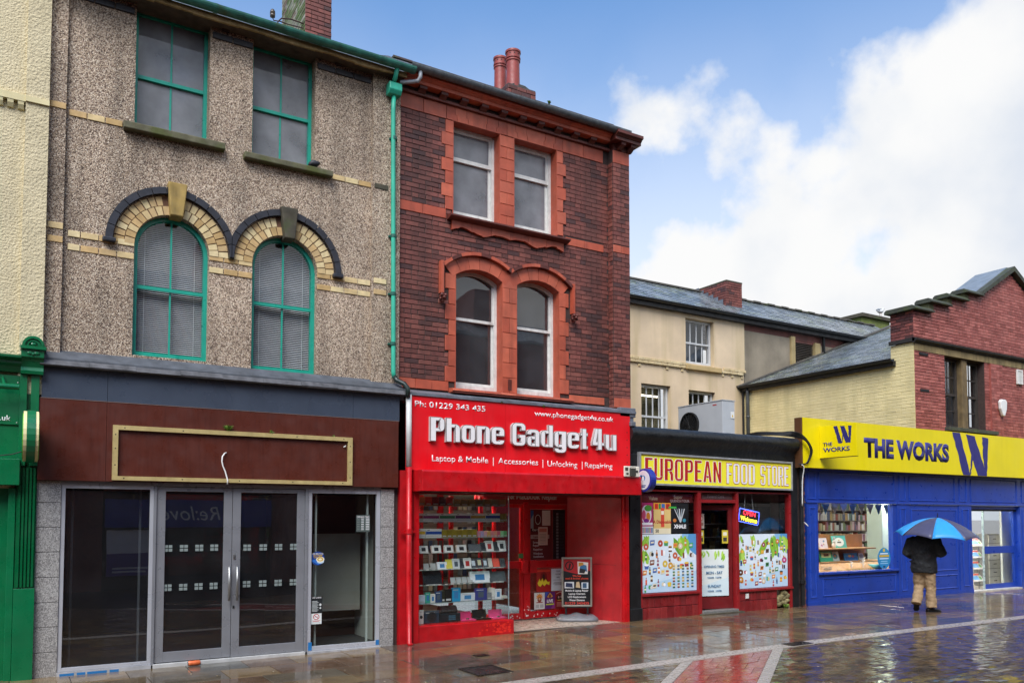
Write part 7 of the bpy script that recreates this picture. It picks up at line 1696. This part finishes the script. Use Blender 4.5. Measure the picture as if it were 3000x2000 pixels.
# window display
wd = M('display_wood', '#a9794a', .6, .15, 5)
dsp = thing('window_display_stand', 'stepped wooden display stand in the blue shop window', 'display stand', (15.6, .6, .7))
bx('upper_shelf', wd, dsp, 14.35, 16.55, .45, .80, 1.175, 1.20); bx('upper_back', wd, dsp, 14.35, 16.55, .80, .82, 1.20, 1.50); bx('riser', wd, dsp, 14.35, 16.6, .78, .799, .925, 1.174); bx('lower_shelf', wd, dsp, 14.30, 16.75, .35, .79, .895, .92)
MB().polyx([(.16, .745), (.345, .89), (.345, .745)], 14.25, 16.9).build('sloped_front', wd, dsp); bx('base', wd, dsp, 14.2, 17.2, .12, .35, .60, .742)
def book(name, label, cat, x0, x1, z, h, y, col, shapes=(), lean=-12):
    T = Matrix.Translation((0, y, z)) @ Matrix.Rotation(rad(lean), 4, 'X'); t = thing(name, label, cat, ((x0 + x1) / 2, y, z)); MB().box(x0, x1, 0, .02, 0, h).xf(T).build('cover', imat(col), t)
    m = MB()
    for k, sp in enumerate(shapes):
        m.col = C(sp[1]); a, b_, c_, d_ = sp[2:6]; w = x1 - x0
        if sp[0] == 'r': m.flat([(x0 + w * a, h * b_), (x0 + w * c_, h * b_), (x0 + w * c_, h * d_), (x0 + w * a, h * d_)], -.0006 - k * .0004)
        else: m.flat([(x0 + w * (a + c_ * math.cos(i * .4)), h * (b_ + d_ * math.sin(i * .4))) for i in range(16)], -.0006 - k * .0004)
    if shapes: m.xf(T).build('picture', print_m, t)
    return t
book('wall_picture', 'teal square picture with a white disc in the blue shop window', 'picture', 15.35, 15.82, 1.20, .275, .66, '#4fb3a8', [('e', '#e9ece4', .5, .48, .34, .36), ('r', '#4a5a52', .36, .4, .64, .52), ('e', '#d8b23a', .5, .62, .05, .06)])
book('boxed_gift', 'white patterned gift box leaning on the upper display shelf', 'box', 14.85, 15.12, 1.20, .23, .62, '#d9d4dc', [('e', '#b06a9a', .3, .3, .1, .1), ('e', '#6a8ab0', .6, .7, .12, .1), ('e', '#c99a5a', .55, .4, .08, .08)])
book('activity_book', 'bright green activity book leaning on the lower display shelf', 'book', 14.78, 15.2, .92, .225, .55, '#3fb58a', [('r', '#d9e6a0', .12, .4, .88, .88), ('r', '#7a4a2c', .3, .5, .7, .75)])
book('craft_board', 'round-cornered white craft board beside the green activity book', 'craft board', 15.22, 15.48, .92, .21, .6, '#d5dedd', [('e', '#5aa0b0', .5, .5, .3, .3), ('e', '#d98a5a', .45, .55, .12, .12)])
book('puzzle_box', 'blue puzzle box at the end of the lower display shelf', 'box', 15.66, 16.12, .92, .165, .6, '#3a86b8', [('r', '#2f5f9a', .05, .1, .95, .5), ('e', '#d9a05a', .4, .6, .12, .16), ('e', '#c94f4a', .65, .55, .1, .14)])
book('pattern_card', 'small patterned card beside the blue puzzle box', 'card', 16.18, 16.36, .92, .15, .62, '#b9b4b0', [('r', '#8a8a92', .15, .15, .85, .85)]); book('pale_card', 'pale turquoise card next to the window jamb on the lower shelf', 'card', 14.38, 14.62, .92, .22, .6, '#a9cfc6', [('r', '#e0e6dc', .2, .3, .8, .7)])
gn = thing('toy_gnome', 'toy gnome with a pink pointed hat on the upper display shelf', 'gnome', (14.68, .6, 1.2)); MB().lathe([(.0, 1.20), (.075, 1.20), (.085, 1.25), (.06, 1.31), (.0, 1.33)], 14.68, .6, 14).build('body', M('gnome_white', '#dcdad2', .8), gn, smooth=True); MB().lathe([(.065, 1.315), (.05, 1.35), (.025, 1.42), (.0, 1.50)], 14.68, .6, 14).build('hat', M('gnome_pink', '#d87a72', .8), gn, smooth=True); MB().sph((14.68, .53, 1.30), .02).build('nose', M('gnome_nose', '#e0a98a', .7), gn)
rb_ = thing('toy_rabbit', 'white toy rabbit beside the teal picture', 'toy', (15.26, .58, 1.2)); MB().sph((15.26, .58, 1.26), (.05, .045, .065), 12, 8).sph((15.255, .57, 1.345), .036, 12, 8).sph((15.235, .57, 1.41), (.012, .012, .045)).sph((15.275, .57, 1.41), (.012, .012, .045)).build('body', M('gnome_white'), rb_, smooth=True)
tr = thing('paper_tree', 'white paper tree ornament in front of the wooden display slope', 'ornament', (15.75, .22, .745)); m = MB().cyl((15.75, .22, .745), (15.75, .22, .99), .008)
for i in range(12): a = i * 1.1; z = .82 + i * .012; m.cyl((15.75, .22, z), (15.75 + .08 * math.cos(a), .22 + .03 * math.sin(a), z + .06), .004, n=5)
m.build('branches', white, tr)
tr2 = thing('paper_twig', 'white twig ornament by the green activity book', 'ornament', (15.35, .22, .745)); m = MB().cyl((15.35, .22, .745), (15.35, .22, .93), .007)
for i in range(8): a = i * 1.3; z = .80 + i * .014; m.cyl((15.35, .22, z), (15.35 + .06 * math.cos(a), .22 + .03 * math.sin(a), z + .05), .004, n=5)
m.build('branches', white, tr2)
tb = thing('turquoise_tub', 'turquoise tub on the window floor near the round blue sticker', 'tub', (16.4, .25, .745)); MB().lathe([(.14, .745), (.19, .85), (.18, .85), (.135, .755)], 16.2, .25, 20).build('tub', imat('#5fb0b8'), tb, smooth=True)
bk = thing('wire_basket', 'small wire basket on the window floor by the jamb', 'basket', (14.5, .25, .745)); m = MB()
for z in (.75, .79, .83):
    for a, b_ in (((14.42, .2), (14.68, .2)), ((14.68, .2), (14.68, .32)), ((14.68, .32), (14.42, .32)), ((14.42, .32), (14.42, .2))): m.cyl((*a, z), (*b_, z), .004, n=5)
for i in range(9): m.cyl((14.42 + i * .0325, .2, .75), (14.42 + i * .0325, .2, .83), .003, n=5)
m.build('wires', steel, bk); bx('contents', imat('#8a6aa0'), bk, 14.44, 14.66, .22, .30, .75, .80)
gs = thing('artificial_grass', 'strip of artificial grass along the blue shop window floor', 'grass mat', (15.4, .16, .745)); m = MB()
for i in range(260): x = 14.75 + R.random() * 1.3; y = .14 + R.random() * .07; m.add([(x, y, .743), (x + .008, y, .743), (x + R.uniform(-.01, .01), y, .743 + R.uniform(.02, .05))], [(0, 1, 2)])
props(m.build('blades', M('toy_grass', '#4f7a2c', .8, .3, 20), gs), kind='stuff')
sticker('oval_sticker', 'oval blue and gold sticker low on the blue shop window', 'sticker', 16.02, 16.48, .75, 1.21, .050, '#2a86b8', [('r', '#d9c03a', .42, .82, .58, .95), ('r', '#c9a83a', .12, .56, .88, .66), ('r', '#e6eef2', .2, .70, .8, .75), ('r', '#d5e4ec', .15, .46, .85, .51), ('r', '#9ac4dc', .25, .34, .75, .38), ('r', '#9ac4dc', .2, .24, .8, .28), ('e', '#1f3f5f', .5, .10, .1, .05)], True)
bn = thing('bunting', 'white triangle bunting along the top of the blue shop window', 'bunting', (15.3, .25, 2.1))
for i in range(9):
    x = 14.15 + i * .30; m = MB(); m.col = C(['#dfe3d6', '#3f8fb0', '#e2d9b0'][i % 3]); m.poly([(x, 2.16), (x + .26, 2.16), (x + .13, 1.93)], .25, .253); m.build('flag', print_m, bn)
# shop door
bx('door_head', bl, Wk, 19.601, 21.799, .05, .12, 2.08, 2.164); bx('door_frame_dark', blackm, Wk, 19.601, 21.799, .08, .119, 2.03, 2.079); bx('door_threshold', M('threshold_white'), Wk, 19.62, 21.78, -.03, .13, .08, .118)
bx('door_rail', bl, Wk, 20.35, 21.80, .11, .16, .985, 1.16); bx('door_rail', bl, Wk, 20.35, 21.80, .11, .16, .12, .235); bx('door_stile', bl, Wk, 21.70, 21.80, .105, .165, .236, 2.03); bx('door_stile', M('bead'), Wk, 20.33, 20.35, .11, .16, .12, 2.03); bx('door_pane', gl_shop, Wk, 20.35, 21.70, .13, .136, .235, 2.03)
bx('white_display_panel', M('shop_white'), Wk, 21.80, 22.5, .45, .5, .12, 2.1)
dr = thing('drawer_unit', 'pale grey drawer tower seen through the blue shop door', 'drawers', (21.7, .6, .1)); bx('carcass', M('grey_carcass', '#6f6f6c', .6), dr, 21.43, 21.97, .62, 1.0, .11, 1.45)
for i in range(6): d_ = bx('drawer', M('drawer_cream', '#c2bdaf', .5), dr, 21.445, 21.955, .595, .62, .14 + i * .215, .34 + i * .215); bx('handle', blackm, d_, 21.64, 21.77, .585, .595, .235 + i * .215, .255 + i * .215)
rk = thing('magazine_rack', 'clear magazine rack just inside the blue shop door', 'rack', (20.2, .35, .1)); bx('upright', steel, rk, 20.08, 20.10, .38, .40, .1, 1.45); bx('upright', steel, rk, 20.56, 20.58, .38, .40, .1, 1.45)
for i, z in enumerate((.30, .60, .88, 1.17)):
    T = Matrix.Translation((0, .28, z)) @ Matrix.Rotation(rad(-38), 4, 'X'); t = thing('magazine', ('lowest', 'second lowest', 'second highest', 'topmost')[i] + ' bright magazine on the rack in the blue shop doorway', 'magazine', (20.3, .3, z)); MB().box(20.02, 20.62, 0, .02, 0, .23).xf(T).build('pages', imat('#d8d4c8'), t)
    m = MB()
    for c_, a, b_, e, f in (('#d8584a', .05, .75, .95, .95), ('#6aa0c8', .3, .2, .75, .7), ('#d9a83a', .08, .1, .28, .5), ('#6aa05a', .78, .2, .95, .6)): m.col = C(c_); m.flat([(20.02 + .6 * a, .23 * b_), (20.02 + .6 * e, .23 * b_), (20.02 + .6 * e, .23 * f), (20.02 + .6 * a, .23 * f)], -.001)
    m.xf(T).build('picture', print_m, t)
# ================================================================== PERSON WITH UMBRELLA
def remeshed(o, vox, it=4, f=.5, fold=0, fs=.09):
    r = o.modifiers.new('join', 'REMESH'); r.mode = 'VOXEL'; r.voxel_size = vox; r.use_smooth_shade = True
    s = o.modifiers.new('smooth', 'SMOOTH'); s.iterations = it; s.factor = f
    if fold:
        tx = bpy.data.textures.new('folds', 'CLOUDS'); tx.noise_scale = fs; tx.noise_depth = 2
        d = o.modifiers.new('folds', 'DISPLACE'); d.texture = tx; d.texture_coords = 'GLOBAL'; d.strength = fold; d.mid_level = .5
    return o
px_, py_ = 14.66, -1.86; hd = math.atan2(.47, .88)      # heading in plan
Tm = Matrix.Translation((px_, py_, gz(px_) + .004)) @ Matrix.Rotation(hd - math.pi / 2, 4, 'Z')   # local: +y forward, +x to the walker's right
pe = thing('person', 'person in a dark jacket and tan trousers walking away under an umbrella', 'person', (px_, py_, gz(px_)))
def loft(m, rings, n=20):
    vs = []; 
    for cx_, cy_, z, a, b_ in rings:
        for i in range(n): t = 2 * math.pi * i / n; vs.append((cx_ + a * math.cos(t), cy_ + b_ * math.sin(t), z))
    fs = [tuple(range(n - 1, -1, -1)), tuple(range((len(rings) - 1) * n, len(rings) * n))]
    for k in range(len(rings) - 1):
        for i in range(n): j = (i + 1) % n; fs.append((k * n + i, k * n + j, (k + 1) * n + j, (k + 1) * n + i))
    return m.add(vs, fs)
skin_m = M('skin', '#b98a70', .55, .08, 12); jk = M('jacket_black', '#17181b', .75, .25, 18, bump=.6, bscale=22, bdist=.01); tr_m = M('trousers_tan', '#998061', .85, .14, 14, bump=.7, bscale=14, bdist=.014); sho = M('shoe_black', '#121214', .4, .2, 20)
# body: head with face, neck, torso, arms, legs, hands
m = MB(); loft(m, [(0, .03, 1.40, .06, .06), (0, .04, 1.48, .055, .06), (0, .045, 1.53, .06, .07)]); m.sph((0, .10, 1.565), (.078, .098, .12), 18, 14).sph((0, .205, 1.55), (.014, .02, .026), 8, 6).sph((-.08, .09, 1.555), (.014, .026, .034), 8, 6).sph((.08, .09, 1.555), (.014, .026, .034), 8, 6).sph((0, .18, 1.50), (.03, .02, .012), 8, 6)
loft(m, [(0, 0, .80, .14, .10), (0, 0, 1.0, .14, .095), (0, 0, 1.25, .17, .10), (0, .01, 1.38, .12, .08), (0, .03, 1.43, .06, .06)])
LA = [(-.19, 0, 1.35), (-.29, -.03, 1.10), (-.17, .20, 1.02)]; RA = [(.19, 0, 1.35), (.30, -.01, 1.10), (.22, .22, 1.10)]
for A_ in (LA, RA): m.tube([A_[0], A_[1], A_[2]], [.05, .042, .032], 10)
LL = [(-.09, 0, .86), (-.10, .06, .47), (-.115, -.17, .17)]; RL = [(.09, 0, .86), (.10, .03, .47), (.105, .01, .09)]
for L_ in (LL, RL): m.tube(L_, [.075, .055, .04], 10)
def hand(m, w, d, s, grip):
    w = Vector(w); d = Vector(d).normalized(); up = Vector((0, 0, 1)); sd = d.cross(up).normalized() * s
    m.tube([w, w + d * .04, w + d * .085], [.03, .036, .034], 10)
    for k, (off, ln) in enumerate(((.03, .07), (.01, .08), (-.01, .075), (-.03, .06))):
        b0 = w + d * .08 + up * off; b1 = b0 + d * ln * .45 - sd * ln * .25; b2 = b1 - sd * ln * .5 - d * ln * .15; m.tube([b0, b1, b2], [.0095, .0088, .0075], 7)
    t0 = w + d * .035 + up * .03; m.tube([t0, t0 + up * .02 + d * .025 - sd * .02, t0 + up * .018 + d * .045 - sd * .05], [.012, .011, .008], 7)
hand(m, (.22, .22, 1.10), (0, 1, .1), 1, True); hand(m, (-.17, .20, 1.02), (.3, 1, -.1), -1, True)
b = m.xf(Tm).build('body', skin_m, pe); remeshed(b, .009, 2)
m = MB(); m.sph((0, .085, 1.588), (.088, .10, .108), 18, 14); hr = m.xf(Tm).build('hair', M('dark_hair', '#2a211c', .8, .3, 40), pe, smooth=True)
m = MB()
for x in (-.03, .03): m.sph((x, .192, 1.57), (.011, .006, .008), 8, 6)
m.xf(Tm).build('eyes', M('eye_white', '#d8d6d2', .3), pe)
# jacket
m = MB(); loft(m, [(0, .0, .735, .215, .155), (0, 0, .76, .225, .165), (0, 0, .86, .222, .165), (0, 0, .98, .212, .155), (0, -.01, 1.12, .222, .16), (0, -.01, 1.26, .232, .158), (0, 0, 1.34, .225, .145), (0, .01, 1.40, .17, .12), (0, .02, 1.44, .105, .10), (0, .025, 1.50, .092, .095), (0, .025, 1.52, .09, .092)], 28)
for A_, s in ((LA, -1), (RA, 1)):
    a, e, w = (Vector(p) for p in A_)
    m.tube([a + Vector((-.05 * s, 0, .0)), a + Vector((.02 * s, 0, -.03)), a.lerp(e, .5), e, e.lerp(w, .5), w], [.085, .098, .095, .092, .078, .062], 14)
for i in range(34):   # quilting folds and creases
    z = R.uniform(.8, 1.35); a = R.uniform(0, 6.28); r_ = .03; m.sph((.212 * math.cos(a), -.0 + .148 * math.sin(a), z), (R.uniform(.02, .05), R.uniform(.02, .03), R.uniform(.010, .02)), 7, 5)
j = m.xf(Tm).build('jacket', jk, pe); remeshed(j, .013, 3, fold=.035, fs=.11)
# trousers
m = MB(); loft(m, [(0, 0, .74, .17, .13), (0, 0, .86, .175, .135), (0, 0, .95, .165, .125)], 24)
m.tube([(.085, 0, .84), (.092, .01, .66), (.098, .025, .47), (.10, .015, .28), (.105, .005, .14), (.106, .0, .085)], [.115, .105, .092, .088, .090, .094], 16)
m.tube([(-.085, 0, .84), (-.092, .03, .66), (-.10, .055, .48), (-.112, -.05, .33), (-.13, -.145, .20), (-.136, -.17, .155)], [.115, .105, .092, .088, .086, .088], 16)
j = m.xf(Tm).build('trousers', tr_m, pe); remeshed(j, .011, 3, fold=.035, fs=.085)
# shoes
def shoe(T):
    m = MB(); vs = []; n = 16
    prof = [(-.13, .038, .0, .075), (-.115, .042, .0, .085), (-.05, .044, .0, .085), (.02, .046, .0, .07), (.09, .05, .0, .052), (.14, .04, .0, .04), (.16, .018, .0, .025)]
    for y, w, z0, z1 in prof:
        for i in range(n): t = 2 * math.pi * i / n; vs.append((w * math.cos(t), y, (z0 + z1) / 2 + (z1 - z0) / 2 * math.sin(t) * (1 if math.sin(t) > 0 else 1)))
    fs = [tuple(range(n)), tuple(range(len(vs) - 1, len(vs) - n - 1, -1))]
    for k in range(len(prof) - 1):
        for i in range(n): j = (i + 1) % n; fs.append((k * n + i, (k + 1) * n + i, (k + 1) * n + j, k * n + j))
    m.add(vs, fs); o = m.xf(Tm @ T).build('shoe', sho, pe, smooth=True)
    m = MB(); m.polyz([(-.04, -.13), (.04, -.13), (.047, .02), (.05, .09), (.036, .15), (-.036, .15), (-.05, .09), (-.047, .02)], -.004, .014); m.xf(Tm @ T).build('sole', blackm, o)
shoe(Matrix.Translation((.13, .05, .003)) @ Matrix.Rotation(rad(-48), 4, 'Z')); shoe(Matrix.Translation((-.135, -.125, .115)) @ Matrix.Rotation(rad(8), 4, 'Z') @ Matrix.Rotation(rad(-42), 4, 'X'))
# umbrella
um = thing('umbrella', 'open umbrella with bright blue and slate panels held over the walker', 'umbrella', (15.0, -1.8, 1.8))
ax = Vector((.235, .16, 1.775)); Tu = Tm @ Matrix.Translation(ax) @ Matrix.Rotation(rad(4.5), 4, 'Y') @ Matrix.Rotation(rad(3), 4, 'X')
Rm, Hh = .745, .355
ub = M('umbrella_blue', '#2f93d8', .45, .08, 6, bump=.15, bscale=8); us = M('umbrella_slate', '#45455f', .45, .1, 6, bump=.15, bscale=8)
def dome(p, ang): return (p * Rm * math.sin(ang), -p * Rm * math.cos(ang), -Hh * (.18 * p + .82 * p ** 2.2))
for k in range(8):
    a0, a1 = rad(-2 + 45 * k), rad(-2 + 45 * (k + 1)); m = MB(); vs = []; nr, na = 9, 8
    for i in range(nr + 1):
        for j in range(na + 1):
            t = j / na; sc = 4 * t * (1 - t); p = i / nr; q = p * (1 - .055 * sc * p); v = dome(q, a0 + (a1 - a0) * t); vs.append((v[0], v[1], v[2] - .012 * sc * p * (1 - p) * 2))
    fs = [(i * (na + 1) + j, (i + 1) * (na + 1) + j, (i + 1) * (na + 1) + j + 1, i * (na + 1) + j + 1) for i in range(nr) for j in range(na)]
    m.add(vs, fs); o = m.xf(Tu).build('canopy_panel', ub if k % 2 == 0 else us, um, smooth=True); md = o.modifiers.new('cloth', 'SOLIDIFY'); md.thickness = .0015
    r_ = MB().tube([Vector(dome(p, a0)) - Vector((0, 0, .006)) for p in [i / 8 for i in range(9)]], .003, 5); r_.xf(Tu).build('rib', steel, um)
    s_ = MB().cyl(Vector(dome(.55, a0)) - Vector((0, 0, .01)), (0, 0, -.34), .0025, n=5); s_.xf(Tu).build('stretcher', steel, um)
MB().cyl((0, 0, .07), (0, 0, -.72), .006, n=8).xf(Tu).build('shaft', M('shaft_black', '#1b1b1d', .35), um); MB().cyl((0, 0, .0), (0, 0, .085), .011, .006, 8).xf(Tu).build('tip', blackm, um); MB().cyl((0, 0, -.58), (0, 0, -.73), .015, n=12).xf(Tu).build('handle', blackm, um)
# ================================================================== OPPOSITE SIDE OF THE STREET (seen in the glass)
O = thing('opposite_building', 'dark brick building across the street, reflected in the shop glass', 'building', (5, -12.4, 0))
YO = -12.4
brk = M('far_red_brick', ramp=['#8a4c42', '#7d463c', '#96564a', '#744036'], rough=.8, var=.2, scale=10)
m = MB(); wall_row(m, -16, 46, 3.2, 8.0, YO - .35, YO, [(-13 + 3.1 * i, -11.9 + 3.1 * i, 4.3, 6.4, 0) for i in range(19)]); m.box(-16, 1.85, YO - .35, YO, -.1, 3.2).box(6.2, 12.5, YO - .35, YO, -.1, 3.2).box(17, 24, YO - .35, YO, -.1, 3.2).box(29, 46, YO - .35, YO, -.1, 3.2).box(-16, 46, YO - .35, YO, 2.55, 3.2)
m.build('wall', brk, O)
for i in range(19):
    x = -13 + 3.1 * i; frame_rect('window', white_old, O, x, x + 1.1, 4.3, 6.4, YO - .22, YO - .16, .07, pane=gl_dark)
MB().polyx([(YO + .12, 8.0), (YO + .12, 8.08), (YO - 3.5, 9.6), (YO - 3.5, 8.0)], -16, 46).build('roof', slate, O)
for i, x in enumerate((-8, -2, 4.5, 9.5, 14.0, 19, 26)): MB().box(x, x + .8, YO - 3.2, YO - 1.6, 8.2, 9.9 + .3 * (i % 3)).build('chimney', brk, O)
bx('shop_back', dark_in, O, -16, 46, YO - 1.2, YO - 1.1, 0, 3)
for x0, x1 in ((1.85, 6.2), (12.5, 17), (24, 29)): bx('shop_pane', gl_dark, O, x0, x1, YO - .2, YO - .19, .3, 2.5); bx('shop_riser', dark_in, O, x0, x1, YO - .25, YO - .15, -.05, .3)
os_ = thing('opposite_shop_sign', 'blue fascia sign reading Re:love, reflected in the shop doors', 'shop sign', (4, -12.3, 2)); bx('board', M('reflect_blue', '#1c2f8c', .4), os_, 1.9, 6.15, YO + .02, YO + .12, 1.62, 2.35)
text('lettering', 'Re:love', 0, 0, white_t, os_, 0, h=.36, bold=.0, shear=.25, ext=0, place=Matrix.Translation((4.75, YO + .125, 1.82)) @ Matrix.Rotation(math.pi, 4, 'Z'))
op = thing('opposite_poster', 'white and purple window poster across the street, reflected in the glass', 'poster', (2.5, -12.35, 1)); m = MB()
m.col = C('#d8d3dc'); m.box(1.95, 3.2, YO + .02, YO + .03, .35, 1.55); m.col = C('#5a3f8a'); m.box(1.951, 3.199, YO + .0302, YO + .0312, .351, .95); m.col = C('#c9c4cf'); m.box(2.1, 3.0, YO + .0315, YO + .0325, .52, .58); m.box(2.1, 2.9, YO + .0315, YO + .0325, .43, .48); m.build('print', print_m, op)
# bodies and party walls of the terrace
bx('rear_body', mort, A, -6, .1, .5, 6, 2.6, 9.5); bx('rear_body', mort, B, .25, 4.70, .75, 6, 2.75, 8.4); bx('party_wall', mort, Cb, 4.80, 9.08, 1.2, 6, 2.75, 8.5)
bx('side_wall', brk, Cb, 9.0, 9.088, .13, 6, 2.5, 8.45)
